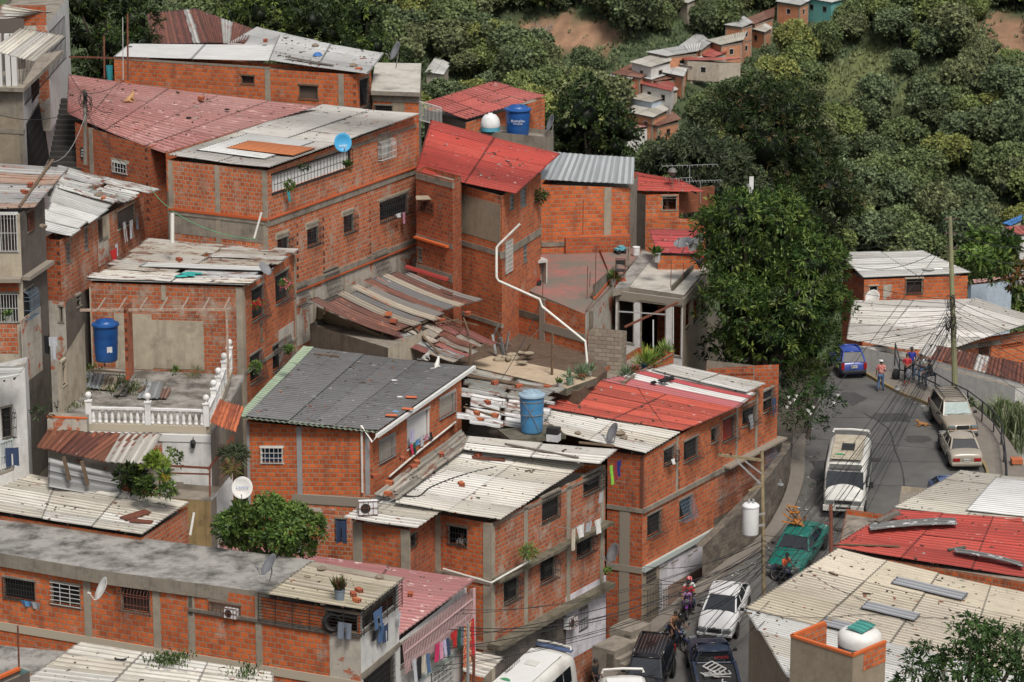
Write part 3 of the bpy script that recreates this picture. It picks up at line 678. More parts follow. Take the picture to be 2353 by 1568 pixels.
h=House('terrace_house','white walled house under the grimy balustrade terrace at the left centre','house',[(108,990),(372,998),(484,1001),(556,880)],127,2,zb=7.0,mats=[PL_P,PL_W,PL_G],mat=PL_G,back=1.0)
HTB=h;w=h.w[1];w.patch(None,PL_W,metres=(0,h.zb,w.L,h.z-.35));w.band(h.z-.15,.3,.05,mat=PL_W);h.w[0].band(h.z-.15,.3,.05,mat=PL_W)
w.win((375,1080,400,1140),'none',back=DARK);w.win((404,1112,420,1140),'none',back=DARK);h.done();zt=h.z+.02
slab('terrace_floor',[(108,988,zt),(484,999,zt),(560,862,zt),(205,845,zt)],.2,FLAT_T,h.root,sidemat=PL_W)
bl=empty('balustrade',PZ(340,975,zt),'white turned concrete balustrade with ball topped posts round the grimy terrace','balustrade')
BAL=plain('white_balustrade_paint',(.68,.67,.65),.7,var=.15,dirt=(.25,.23,.2),dirt_amt=.5)
def baluster(m,p,hh=.62):
 m.lathe(p,[(0,0),(.09,0),(.09,.10),(.06,.12),(.08,.20),(.085,.28),(.06,.40),(.04,.50),(.06,.56),(.085,.58),(.085,hh),(0,hh)],8)
def balpost(m,p,hh=.95):
 m.box(p+_v((0,0,hh/2)),(.24,.24,hh));m.box(p+_v((0,0,hh+.02)),(.3,.3,.06));m.lathe(p+_v((0,0,hh+.05)),[(.07,0),(.05,.05),(.09,.09),(.13,.16),(.14,.22),(.12,.29),(.07,.34),(0,.36)],12)
zk=zt+.30
line=[PZ(205,972,zk),PZ(341,975,zk),PZ(475,979,zk),PZ(492,944,zk),PZ(503,915,zk+.1),PZ(516,880,zk+.25),PZ(528,848,zk+.4)]
km=MB()
for i in range(len(line)-1):
 a,b=line[i],line[i+1];km.bar(a-_v((0,0,.15)),b-_v((0,0,.15)),.26,.30)
km.build('kerb',PL_C,bl)
rm=MB()
for i in range(len(line)-1):
 a,b=line[i]+_v((0,0,.66)),line[i+1]+_v((0,0,.66));rm.bar(a,b,.2,.08)
rm.build('handrail',BAL,bl)
for i in range(len(line)):
 m=MB();balpost(m,line[i]);m.build('post',BAL,bl,smooth=False)
 if i<len(line)-1:
  a,b=line[i],line[i+1];n=[9,9,6,6,6,6][i]
  for k in range(n):
   m=MB();baluster(m,a.lerp(b,(k+.7)/(n+.4)));m.build('baluster',BAL,bl,smooth=True)
w=House('parapet_wall','stained cream wall with an empty window hole on the left side of the terrace','wall',[(131,835),(139,836),(194,742,.9)],129.5,1,zb=8.5,mats=[PL_C,PL_C],mat=PL_C,back=1.0,free=True)
w.w[1].win((143,833,153,880),'none',back=None,surround=PL_C);w.done()
w=House('low_brick_wall','low brick and render wall end at the left of the white balustrade','wall',[(108,957),(199,961),(204,952)],126.8,0,h=.9,mats=[PL_P,PL_P],mat=PL_P,free=True);w.w[0].band(w.z-.02,.06,.02,mat=BR_A);w.done()
w=House('brick_stub_wall','thin brick wall stub standing beside the blue tank on the terrace','wall',[(284,708),(291,709),(303,694)],131,0,h=3.2,mats=[BR_B,BR_B],mat=BR_B,back=.3,free=True);w.w[0].vents(288,716,6,.42);w.done()
pg=empty('steel_pergola',PZ(370,720,zt),'rusty steel pergola frame without a roof in front of the brick wall on the terrace','pergola')
RW=plain('flaking_white_steel',(.48,.36,.28),.8,var=.6,scale=9,dirt=(.25,.09,.04),dirt_amt=.9)
m=MB();a=PD(184,713,131.5);b=PD(528,712,131);m.bar(a,b,.10);m.build('front_beam',RW,pg)
for k,(px,qx) in enumerate(((225,243),(274,290),(322,338),(370,385),(418,433),(467,482),(515,528))):
 m=MB();m.bar(PD(px,712,131.2),PD(qx,685,135.6),.07);m.build('rafter',RW,pg)
m=MB();m.bar(PD(521,714,131),PD(521,714,131)-_v((0,0,3.1)),.10);m.build('post',RW,pg)
# left edge houses
h=House('brick_house','narrow brick house with patched sheets on top and laundry under its louvred window','house',[(98,548),(137,552),(330,446)],135,1,h=2.65,mats=[BR_B,BR_E],mat=BR_B,back=1.0)
HL=h;f,s=h.w[0],h.w[1]
s.win((269,488,311,506),'none',louv=True,surround=PL_C);s.win((193,526,204,572),'none',louv=True);s.win((225,504,233,550),'bars');s.win((151,562,163,600),'none',louv=True)
f.vents(133,560,5,.45);s.patch((234,490,252,548),PL_C);s.patch((225,552,250,600),PL_P);h.done();z=h.z
h2=House('lower_storey','dark rendered lower storey under the narrow brick house at the left','house',[(100,690),(150,694),(330,588)],135.3,1,h=6,mats=[PL_P,PL_D],mat=PL_D);h2.w[1].win((175,655,187,700),'none');h2.w[0].win((135,705,146,740),'none');h2.done()
R1=Roof(h.root,(90,530,z+.15),(161,547,z+.12),(266,469,z+.35),(128,424,z+.7),S_WORN,WHITE,'u',1,5,pitch=.2,seed=51,jit=.03,ragged=.15,tintv=.05)
R2=Roof(h.root,(122,432,z+.7),(264,474,z+.4),(366,437,z+.5),(150,385,z+1.1),S_PATCH,WHITE+[(.38,.38,.38),(.5,.5,.48)],'u',2,6,pitch=.2,seed=52,jit=.06,ragged=.4,tintv=.1)
TR['left2']=R2
h=House('plank_house','grey timber and render house with a white barred bay at the left edge','house',[(-30,490),(45,490),(102,455)],128,1,h=9.5,mats=[PL_C,PL_D],mat=PL_C,back=1.2)
f,s=h.w[0],h.w[1];f.win((-5,492,42,577),'bars',bars=IRON_W,back=CUR,surround=IRON_W,nb=6);s.win((62,490,77,525),'bars',bars=IRON_R)
f.band(f.uv(20,640)[1],.16,.5,mat=PL_G);s.band(f.uv(20,640)[1],.16,.35,mat=PL_G);f.patch((-30,645,44,672),BR_B);f.win((-5,676,44,740),'bars',bars=IRON_W,back=DARK);s.win((52,672,78,720),'cage',bars=IRON_B);f.patch((-30,742,42,812),BR_C);s.patch((48,735,98,850),PL_P)
h.done();z=h.z
TR['left1']=Roof(h.root,(-12,483,z+.1),(80,480,z+.05),(160,388,z+.8),(-12,376,z+1.3),S_RUST,[(.38,.37,.36),(.34,.33,.33),(.30,.20,.15)],'u',1,9,pitch=.22,seed=53,jit=.03,tintv=.12)
h=House('white_house','white plastered house cut by the left edge with a black barred window basket','house',[(-40,868),(57,845),(64,820)],125.2,1,h=5.5,mats=[PL_W,PL_W],mat=PL_W);f=h.w[0]
f.win((2,940,30,1003),'cage',back=DARK,nb=7);h.done();z=h.z
Roof(h.root,(-20,880,z+.1),(40,868,z+.1),(58,843,z+.3),(-20,843,z+.6),S_CLEAN,LGREY,'u',1,2,seed=54)
bb=empty('balcony_cage',PD(15,1100,115.5),'pale metal balcony cage hung with washing at the left edge under the black window basket','balcony')
m=MB();a=PD(-30,1098,115.5);b=PD(32,1075,115.5)
for i in range(12):p=a.lerp(b,i/11);m.bar(p,p+_v((0,0,1.15)),.03)
for dz in (0,.6,1.15):m.bar(a+_v((0,0,dz)),b+_v((0,0,dz)),.04)
m.build('bars',plain('pale_green_iron',(.45,.5,.46),.6),bb);m=MB();m.bar(a,b,.5,.08);m.build('floor',CONC,bb)
# rusty lean-to below the terrace
lt=Roof(None,PD(84,1030,124.7),PD(262,1068,124.5),PD(372,1000,126.6),PD(110,990,126.7),S_RUST,RUST+[(.22,.08,.04)],'v',7,1,seed=61,jit=.03,name='lean_to_roof',tintv=.15,raw=True)
tag(lt.o,'rust red lean-to roof below the left half of the balustrade terrace','roof')
l2=Roof(None,PD(240,1063,124.4),PD(332,1069,124.3),PD(373,1000,126.5),PD(280,997,126.6),S_WORN,[(.45,.42,.38),(.5,.47,.42)],'v',2,1,pitch=.3,amp=.03,seed=62,jit=.01,name='lean_to_roof',raw=True);tag(l2.o,'pale cream corrugated lean-to roof with broken bricks on it beside the rust red one','roof')
pn=Roof(None,PD(110,1118,124.9),PD(278,1145,124.9),PD(280,1090,125),PD(112,1050,125),S_STEEL,[(.22,.225,.23),(.27,.27,.27)],'u',1,4,pitch=.3,amp=.03,seed=63,name='sheet_fence',jit=.02,raw=True);tag(pn.o,'grey corrugated sheet fence leaning under the rust red lean-to roof','fence')
g=MB()
for px,py in ((146,1050),(188,1060)):g.bar(PD(px,py,124.4),PD(px+14,py+55,124.6),.12)
tag(g.build('timber_prop',WOOD,origin=PD(150,1100,123)),'old slanting timber props holding the lean-to roof','props')
ts=Roof(None,PD(484,974,126),PD(543,997,124.6),PD(562,940,126.4),PD(507,922,128),sheetmat('clay_tile',.3,0,rough=.8),[(.50,.14,.06),(.46,.13,.055),(.42,.12,.06)],'v',6,4,pitch=.25,amp=.05,seed=64,jit=.03,name='tiled_canopy',joint=.55,raw=True);tag(ts.o,'small sloping orange tiled canopy at the right end of the balustrade','canopy')
g=MB();a=PD(535,1001,124.4);g.bar(a,PD(478,1080,124.4),.09);g.bar(a,a-_v((0,0,3)),.08);g.bar(PD(337,1068,124.3),PD(485,1076,124.4),.08);g.bar(PD(367,1072,124.3),PD(367,1140,124.3),.07);g.bar(PD(482,1076,124.4),PD(482,1142,124.4),.07);g.bar(PD(367,1087,124.3),PD(482,1090,124.3),.06)
tag(g.build('awning',IRON_R,origin=a),'rusty steel awning frame over the plant yard right of the lean-to','frame')
w=House('balustrade_stair_wall','white pierced balustrade wall sloping down beside the plant yard','wall',[(484,1143),(488,1144),(538,1082,.7)],125.6,1,h=2.6,mats=[PL_W,PL_W],mat=PL_W,back=1,free=True)
w.done()
w=House('yellowed_wall','mouldy yellow rendered wall below the plant yard','wall',[(372,1143),(484,1152),(520,1120)],125.7,0,h=3.2,mats=[plaster('mouldy_yellow',(.36,.26,.12),dirt=(.08,.07,.05)),PL_G],mat=PL_G);w.done()
# long white roof bottom left+concrete roof building
h=House('brick_house','brick house under the long cream corrugated roof at the lower left','house',[(-20,1182),(326,1236),(432,1166)],120.6,1,h=4,mats=[BR_A,BR_C],mat=BR_A,back=1);h.done();z=h.z
TR['lowleft']=Roof(h.root,(-15,1177,z+.15),(326,1232,z+.12),(436,1157,z+.25),(-15,1076,z+.8),S_WORN,CREAM,'u',3,5,pitch=.2,seed=71,sag=.06,tintv=.04)
h=House('brick_house','long brick house with a stained flat concrete roof and jeans drying, lower left','house',[(-20,1277),(828,1409),(916,1340)],113,1,zb=2.0,mats=[BR_D,PL_W],mat=BR_D,back=1.0)
HB=h;f,s=h.w[0],h.w[1]
zl=f.uv(200,1463)[1]
for px in (202,360):f.col(px,1400,z0=zl,w=.32)
f.col(441,1450,z0=zl,w=.28);f.col(595,1440,z0=zl,w=.26);f.band(zl-.15,.34,.04,mat=PL_C);f.col(438,1380,z0=f.uv(438,1415)[1],w=.18,mat=WOOD_G)
f.win((7,1326,82,1384),'grid',back=DARK);f.win((116,1337,186,1397),'hbars',bars=IRON_W,back=DARK);f.win((276,1343,346,1411),'cage',bars=IRON_R,back=CUR,nb=9);f.win((481,1381,554,1419),'bars',bars=IRON_R,back=PL_C,nb=8)
f.win((16,1466,165,1493),'grid',bars=BR_A,surround=BR_A,back=DARK,nb=20)
zbal=f.uv(700,1440)[1];ua=f.uv(598,1400)[0]
f.band(zbal-.04,.12,.09,mat=WOOD_G,u0=f.uv(435,1415)[0]);
f.win(None,'none',back=None,metres=(f.uv(748,1400)[0],zbal+.06,f.L-.1,f.zb-.1),name='balcony_opening')
f.patch(None,PL_P,metres=(f.uv(758,1500)[0],h.zb,f.L,zbal-.15));
s.win(None,'none',back=None,metres=(.15,zbal+.06,s.L-.2,s.zb-.12),name='balcony_opening');s.band(s.uv(840,1545)[1],.2)
s.win((835,1560,905,1580),'grid')
h.done()
g=MB();ub=f.L+.1;top=f.za-.25
for k in range(9):zz_=zbal+.08+k*.125;g.bar(f.pt(ua,zz_,.14),f.pt(ub,zz_,.14),.02);g.bar(s.pt(-.1,zz_,.14),s.pt(s.L,zz_,.14),.02)
for i in range(7):u=ua+(ub-ua)*i/6;g.bar(f.pt(u,zbal,.14),f.pt(u,zbal+1.08,.14),.025)
for i in range(6):u=s.L*i/5;g.bar(s.pt(u,zbal,.14),s.pt(u,zbal+1.08,.14),.035)
g.build('balcony_bars',IRON,h.root)
inner=MB();inner.face([f.pt(f.uv(745,1400)[0],zbal,-1.3),f.pt(f.L-.2,zbal,-1.3),f.pt(f.L-.2,zbal+1.0,-1.3),f.pt(f.uv(745,1400)[0],zbal+1.0,-1.3)]);inner.build('inner_wall',PL_D,h.root)
z=h.z
_,o=slab('roof',[(238,1312,z+.2),(620,1363,z+.2),(724,1288,z+.2),(-20,1192,z+.2),(-20,1268,z+.2)],.55,FLAT_G,h.root,sidemat=PL_G)
TR['moss']=Roof(h.root,(608,1368,z+.25),(836,1407,z+.12),(934,1331,z+.3),(716,1291,z+.55),S_MOSS,[(.44,.39,.29),(.48,.43,.33),(.40,.35,.27)],'u',1,6,pitch=.2,seed=72,jit=.03,tintv=.08)
h=House('low_shed','low shed under the cream corrugated roof at the bottom left corner','shed',[(20,1605),(640,1660),(660,1600)],107.5,0,h=3,mat=BR_D);h.done();z=h.z
TR['bl']=Roof(h.root,(15,1592,z+.1),(640,1650,z+.1),(628,1548,z+.6),(184,1477,z+1.3),S_WORN,CREAM,'u',3,4,pitch=.2,seed=73,tintv=.04)
_,o=slab('flat_roof',[(-30,1560,6.0),(120,1590,6.0),(180,1500,6.2),(-30,1480,6.2)],.3,FLAT_G,None,sidemat=PL_G);tag(o,'grey flat roof slab in the bottom left corner below the vent blocks','roof slab')
h=House('teal_wall','teal painted wall with a brick coping in the bottom left corner','wall',[(-30,1568),(45,1535),(68,1543)],106.5,1,h=3,mats=[PL_D,plaster('teal_paint',(.16,.30,.30))],mat=PL_D,free=True);h.w[0].band(h.z-.03,.1,.05,mat=BR_A);h.done()
h=House('white_house','white walled house under the pink striped metal roof with a long pink railing','house',[(700,1440),(914,1475),(1072,1350,.3)],118,1,zb=1.0,mats=[PL_W,PL_W],mat=PL_W,back=1.0)
HPK=h;s=h.w[1];s.band(s.uv(1000,1535)[1],.14,.05,mat=plaster('aged_teal_band',(.35,.4,.36)));s.win((990,1548,1040,1560),'grid',bars=IRON_W,back=DARK)
s.win(None,'none',back=DARK,metres=(.2,s.za-1.15,s.L-.1,s.za-.2),name='gallery_opening');h.done();z=h.z
TR['pink']=Roof(h.root,(560,1420,z+.9),(913,1468,z+.15),(1095,1335,z+.8),(500,1246,z+1.5),S_STRIPE,[(.42,.17,.165),(.45,.19,.185)],'u',3,3,pitch=.32,amp=.035,seed=74,sag=.05,tintv=.03)
g=MB();n=46
for i in range(n+1):
 u=s.L*i/n;zt_=s.top(u)-.02;g.bar(s.pt(u,zt_,.22),s.pt(u,zt_-1.25,.34),.035)
for dz in (.45,.98,1.25):g.bar(s.pt(0,s.za-dz,.26),s.pt(s.L,s.zb-dz,.30),.05)
g.bar(s.pt(s.L,s.zb,.34),s.pt(s.L,h.zb,.34),.12)
g.build('railing',IRON_P,h.root)
# dark roofed house in the middle
h=House('brick_house','brick house with the blackened corrugated roof, white gutter and white framed window in the middle','house',[(566,968,.5),(850,995),(1060,868,.25)],131,1,zb=7.5,mats=[BR_A,BR_A],mat=BR_A,back=1.0)
HK=h;f,s=h.w[0],h.w[1]
f.col(688,1050,w=.22,mat=plain('smooth_grey_column',(.27,.27,.27),.8,var=.2));f.col(u=f.L-.12,w=.2,mat=MATS['smooth_grey_column']);f.col(u=.06,w=.12,mat=MATS['smooth_grey_column'])
f.win((599,1029,650,1064),'grid',bars=IRON_W,surround=PIPE,back=solid('blue_dark_glass',(.02,.035,.07),.1),nb=5,hb=3);
s.win((870,1017,907,1046),'bars',bars=ALU,surround=ALU,back=PL_C,nb=12);s.win((935,966,988,1004),'none',back=WHT,surround=WHT,name='balcony_opening');s.win((1009,918,1046,944),'bars',bars=ALU,surround=ALU,back=PL_C,nb=11)
h.done();z=h.z
TR['black']=Roof(h.root,(559,959,z+.85),(868,993,z+.1),(1082,846,z+.4),(713,801,z+1.35),S_TAR,[(.12,.12,.123),(.15,.15,.153),(.10,.10,.103)],'u',6,1,pitch=.2,seed=75,jit=.02,sag=.08,joint=.7,tintv=.1)
GRN=sheetmat('pale_green_sheet',.3,0,rough=.5)
c=TR['black']
Roof(h.root,c.S(-.05,.0)+_v((0,0,.0)),c.S(.02,-.02),c.S(.02,1.0),c.S(-.045,1.0),GRN,[(.30,.38,.27)],'u',1,4,pitch=.2,seed=76,name='roof_edge',raw=True,sag=0,jit=.03)
Roof(h.root,c.S(0,-.006)-_v((0,0,.05)),c.S(1,-.008)-_v((0,0,.05)),c.S(1,.02)-_v((0,0,.03)),c.S(0,.02)-_v((0,0,.03)),GRN,[(.22,.26,.20)],'v',1,1,pitch=.2,seed=77,name='roof_edge',raw=True,sag=0)
m=MB();a=c.S(1,-.02)+_v((.05,0,-.12));b=c.S(1,1.03)+_v((.05,0,-.05));m.bar(a,b,.14,.16);m.build('gutter',plain('white_gutter',(.66,.66,.64),.5,var=.1),h.root)
m=MB();p=f.pt(f.L-.35,f.za-.15,.12);m.tube([a,a+_v((-.2,-.1,-.25)),p,p-_v((0,0,3.0))],.055,8);m.build('downpipe',PIPE,h.root)
m=MB();m.tube([s.pt(s.uv(890,1095)[0],s.uv(890,1095)[1],.1),s.pt(s.uv(960,1035)[0],s.uv(960,1035)[1],.1),s.pt(s.uv(1042,970)[0],s.uv(1042,970)[1],.1)],.05,8);m.build('drain_pipe',PIPE,h.root)
h=House('lower_brick_house','lower brick storey under the dark roofed house behind the small leafy tree','house',[(566,1128),(849,1146),(862,1138)],131.1,1,h=5,mats=[BR_C,BR_C],mat=BR_C,back=1);f=h.w[0];f.band(h.z-.2,.4,.04,mat=PL_G);f.win((771,1192,797,1240),'grid');f.patch((700,1165,770,1180),PL_P);h.done()
# B5:house block with the big cream roof
h=House('brick_apartment_building','three storey brick building with the big cream corrugated roof and concrete columns','apartment building',[(812,1198),(938,1218),(1000,1180),(1128,1203),(1392,1068,.15)],127,3,zb=-2.2,mats=[BR_A,BR_B,BR_A,BR_E],mat=BR_A,back=1.0)
B5=h;f0,s0,f1,s1=h.w[:4]
f0.col(u=.2,w=.45);f0.col(u=f0.L-.15,w=.4);f1.col(u=.12,w=.28);f1.col(u=f1.L-.16,w=.42);s1.col(u=.12,w=.3)
f1.win((1029,1207,1074,1257),'bars',back=None,nb=7,hb=3);f1.win((1087,1190,1105,1204),'none',surround=IRON_W);s0.win((942,1232,957,1250),'bars')
z1=s1.uv(1132,1330)[1];z2=s1.uv(1132,1482)[1];B5Z=z1
LEDGE=plain('mossy_ledge',(.16,.14,.10),.95,var=.5,scale=3,dirt=(.05,.05,.02),dirt_amt=.9,bump=.5)
for w in (f1,s1,f0):w.band(z1-.12,.24,.06)
s1.band(z1-.02,.14,.45,mat=LEDGE,name='ledge');s1.band(z2,.22,.50,mat=LEDGE,name='ledge',ext=.1);f1.band(z2-.1,.3,.05,mat=PL_G);s1.band(s1.za-.1,.12,.03)
for px in (1208,1306,1383):s1.col(px,1200,z0=z2,w=.3)
for (b_) in ((1245,1145,1286,1184),(1340,1082,1384,1118)):s1.win(b_,'cage' if b_[0]>1300 else 'bars',nb=10)
for b_ in ((1157,1340,1192,1372),(1241,1292,1276,1325),(1325,1234,1362,1264)):s1.win(b_,'cage')
for b_ in ((1151,1498,1182,1545),(1243,1440,1268,1478)):s1.win(b_,'cage')
s1.patch((1300,1372,1391,1470),PL_L,'painted_facade');s1.patch(None,PL_D,metres=(.2,h.zb,s1.uv(1300,1450)[0],z2-.2))
s1.win((1330,1404,1348,1440),'bars',back=DARK,surround=CONC);s1.win((1360,1360,1373,1480),'none',back=DARK,name='doorway');s1.win((1306,1428,1313,1510),'none',back=DARK,name='doorway')
for px,py in ((1110,1350),(1385,1240)):pass
h.done();z=h.z
TR['b5a']=Roof(h.root,(786,1191,z+.30),(956,1217,z+.12),(1042,1160,z+.5),(872,1138,z+.9),S_CLEAN,CREAM,'u',1,3,pitch=.2,seed=81,tintv=.02,joint=.8)
TR['b5']=Roof(h.root,(905,1158,z+.75),(1148,1199,z+.12),(1346,1068,z+.35),(1068,1027,z+1.3),S_CLEAN,CREAM,'u',2,5,pitch=.2,seed=82,tintv=.03,joint=.8)
TR['b5t']=Roof(h.root,(1060,1036,z+1.4),(1377,1071,z+.7),(1421,1034,z+.95),(1075,1003,z+1.7),S_WORN,CREAM,'u',2,2,pitch=.2,seed=83,tintv=.03)
TR['b5d']=Roof(h.root,(858,1140,z+1.0),(915,1150,z+.85),(1085,1022,z+1.45),(1060,990,z+1.75),S_PATCH,[(.33,.30,.25),(.27,.25,.21),(.38,.35,.30)],'v',3,3,pitch=.2,seed=84,jit=.04)
TR['jum']=Roof(None,PD(1062,975,137.2),PD(1255,1010,137.8),PD(1262,925,139.2),PD(1064,893,139.6),S_PATCH,[(.62,.62,.62),(.50,.50,.49),(.42,.42,.41),(.66,.66,.66)],'u',2,8,pitch=.22,seed=85,jit=.09,ragged=.35,name='patchwork_roof',tintv=.1,raw=True)
tag(TR['jum'].o,'patchwork roof of loose white and grey sheets left of the tall blue tank','roof')
q=Roof(None,PD(1066,900,139.5),PD(1240,935,138.9),PD(1300,896,140.2),PD(1085,852,143.6),S_PATCH,[(.32,.33,.30),(.26,.26,.25),(.36,.35,.31)],'u',2,4,pitch=.22,seed=86,jit=.06,ragged=.3,name='patchwork_roof',tintv=.1,raw=True)
tag(q.o,'dull grey patched roof sheets below the beige yard slab','roof');TR['jum2']=q
hj=House('patched_house','low hidden house under the patchwork sheet roofs left of the blue tank','house',[(1064,1000,0),(1240,1030),(1262,960)],138.8,1,h=3,mat=PL_D);hj.done()
# B6:long building on the road with white/red/striped roofs
h=House('brick_apartment_building','long brick building along the street under bright red and white striped roofs','apartment building',[(1396,1037),(1478,1048),(1788,868,.6)],137,1,zb=-.6,mats=[BR_B,BR_A],mat=BR_A,back=1.0)
B6=h;f,s=h.w[0],h.w[1]
z1=s.uv(1480,1168)[1];z2=s.uv(1478,1310)[1]
s.band(z1-.1,.22,.10);s.band(z1+.02,.1,.42,mat=PL_G,name='ledge',u0=s.uv(1660,1060)[0],ext=.3);f.band(z1-.1,.2,.06)
f.col(u=f.L-.06,w=.14,z0=z1,mat=IRON_R);f.band(z2,.3,.05,mat=PL_G);f.col(1435,1250,z0=h.zb,z1=z1,w=.5,mat=PL_G)
us=s.uv(1640,1210)[0]
s.band(z2+.05,.24,.16,mat=plaster('pale_teal_band',(.42,.47,.44)),u1=us)
s.patch(None,PL_L,metres=(1.6,h.zb,us,z2-.1),name='painted_facade');s.patch(None,PL_T,metres=(0,h.zb,1.6,z2-.1))
s.patch(None,plaster('pinkish_dado',(.26,.17,.13)),metres=(2.0,h.zb,us,h.zb+1.4),off=.03,name='painted_facade')
s.patch(None,STONE,metres=(us,h.zw,s.L,z1-2.35),name='stone_base');s.patch(None,BR_E,metres=(us,z1-2.35,s.L,z1-.22),name='brick_patch')
for b_ in ((1525,1035,1550,1058),(1571,1017,1604,1047),(1634,987,1648,1012)):s.win(b_,'wedge' if b_[0] != 1525 else 'cage')
s.win((1661,966,1688,1003),'wedge',back=solid('red_cloth_inside',(.35,.04,.025),.9));s.win((1706,936,1736,966),'wedge');s.win((1754,902,1777,937),'wedge')
s.win((1561,1152,1590,1180),'wedge',bars=IRON_B);s.win((1487,1187,1519,1220),'wedge');s.win((1648,1096,1688,1128),'wedge',bars=IRON_R);s.win((1702,1062,1738,1096),'wedge',bars=IRON_R);s.win((1752,1030,1778,1058),'wedge',bars=IRON_B)
for px in (1556,1693,1738):s.col(px,1000 if px<1600 else 960,z0=z1,w=.2)
s.win((1543,1274,1557,1285),'none');s.win((1582,1256,1589,1272),'none');s.win((1594,1246,1601,1262),'none');s.win((1514,1310,1530,1405),'bars',bars=IRON_W,back=CUR,name='door');s.win((1467,1350,1508,1395),'cage',nb=9);s.win((1484,1318,1505,1326),'bars')
for px,py in ((1560,1040),(1560,1090)):s.vents(px,py,4,.3)
h.done();z=h.z
TR['b6w']=Roof(h.root,(1225,984,z+.9),(1481,1046,z+.12),(1564,997,z+.25),(1264,936,z+1.1),S_CLEAN,CREAM,'u',2,3,pitch=.2,seed=91,tintv=.03,joint=.8)
TR['b6r']=Roof(h.root,(1250,938,z+1.2),(1566,994,z+.30),(1692,940,z+.5),(1376,874,z+1.5),S_RED,[(.46,.075,.045),(.44,.07,.042)],'u',2,5,pitch=.2,seed=92,jit=.01,tintv=.03)
for k,(v0,v1,colr) in enumerate(((0,.34,(.42,.10,.11)),(.34,.62,(.66,.64,.63)),(.62,.80,(.46,.05,.06)),(.80,1.0,(.64,.63,.61)))):
 A,B,C,D4=(1376,876),(1693,941),(1738,905),(1502,848)
 e=lambda P,Q,t:(P[0]+(Q[0]-P[0])*t,P[1]+(Q[1]-P[1])*t)
 a,d_=e(A,D4,v0),e(A,D4,v1);b,c=e(B,C,v0),e(B,C,v1)
 Roof(h.root,(*a,z+1.5+.1*v0),(*b,z+.5+.15*v0),(*c,z+.5+.15*v1),(*d_,z+1.5+.1*v1),S_CLEAN,[colr],'u',1,1,pitch=.2,seed=93+k,tintv=.01,name='roof_panel')
TR['b6e']=Roof(h.root,(1495,852,z+1.6),(1714,905,z+.75),(1764,882,z+.85),(1546,837,z+1.75),S_WORN,[(.50,.48,.44),(.58,.57,.54),(.62,.61,.59)],'u',2,2,pitch=.2,seed=97,tintv=.05)
w=House('parapet_wall','rendered and brick parapet round the open yard beyond the striped roof','wall',[(1622,852,-.2),(1624,828,0),(1734,840,0),(1790,838,0)],147.5,2,h=2.6,mats=[BR_B,PL_G,BR_B],mat=BR_B,back=.2,free=True)
w.w[1].win((1700,866,1730,872),'none');w.done()
rt_=[PR(*p) for p in ((1636,1343),(1700,1293),(1762,1243),(1808,1182),(1838,1112),(1846,1040))];hh_=[1.7,2.0,2.3,2.3,1.75,1.2]
m=MB();u=0
for i in range(5):
 A,B=rt_[i],rt_[i+1];d_=_v(((B-A).y,-(B-A).x,0)).normalized();A=A-d_*.55;B=B-d_*.55 if i==4 else B-_v(((rt_[i+2]-B).y,-(rt_[i+2]-B).x,0)).normalized()*.55;L=(B-A).length
 ta,tb=A+_v((0,0,hh_[i])),B+_v((0,0,hh_[i+1]));A=A-_v((0,0,1));B=B-_v((0,0,1));uv=lambda U,P:(U,P.z)
 if i:A,ta=lastB,lastt
 m.face([A,B,tb,ta],[(u,A.z),(u+L,B.z),(u+L,tb.z),(u,ta.z)]);m.face([ta,tb,tb-d_*.4,ta-d_*.4],[(u,0),(u+L,0),(u+L,.4),(u,.4)]);u+=L;lastB,lastt=B,tb
tag(m.build('retaining_wall',STONE,origin=rt_[0]),'tall blackened stone retaining wall along the left of the street under the bush','wall')
for p,h_ in zip(rt_,hh_):GROUND.append((p.x-2.2,p.y+1.6,p.z+h_*.6))
for px,py,D,dz in ((50,1500,108,6),(-20,1450,112,7),(120,1560,106,6),(0,1400,116,6),(300,1560,108,6),(60,1200,124,6),(-40,1300,119,7),(560,1500,112,6),(1000,1568,118,6),(1180,1568,121,6)):
 p=PD(px,py,D);GROUND.append((p.x,p.y,p.z-dz))
# right bottom
h=House('rendered_house','rough rendered house under the huge patched cream roof at the bottom right','house',[(1722,1420),(1830,1560),(2340,1700)],124,0,h=7,mats=[PL_T,PL_T],mat=PL_T,back=1);h.done()
z=PD(1712,1398,124).z
TR['br']=Roof(None,(1710,1400,z),(2400,1566,z-.5),(2400,1375,z+.1),(1923,1262,z+.8),S_CLEAN,[(.52,.46,.36),(.55,.49,.40),(.50,.44,.34)],'u',4,3,pitch=.17,seed=101,tintv=.04,sag=.12,joint=.4,name='roof')
tag(TR['br'].o,'huge tan corrugated roof with grey patches filling the lower right','roof')
TR['br2']=Roof(None,(1806,1560,z-.5),(2400,1740,z-1.1),(2400,1564,z-.5),(1712,1402,z-.02),S_CLEAN,WHITE+[(.55,.52,.46)],'u',3,3,pitch=.17,seed=102,tintv=.04,joint=.5,name='roof',ragged=.2)
tag(TR['br2'].o,'white corrugated lower part of the big roof behind the brick tank enclosure','roof')
for (px,py,px2,py2,k) in ((2045,1345,2230,1370,0),(1975,1402,2100,1425,1),(1880,1440,1955,1452,2)):
 a=TR['br'].on(px,py,.04);L=3.2 if k==0 else 2.4
 d=(TR['br'].S(.6,.3)-TR['br'].S(.2,.3)).normalized();e_=(TR['br'].S(.3,.6)-TR['br'].S(.3,.2)).normalized()
 Roof(TR['br'].o,a,a+d*L,a+d*L+e_*.8,a+e_*.8,S_STEEL,[(.32,.33,.35)],'u',1,1,pitch=.17,seed=k,name='roof_patch',raw=True,sag=0)
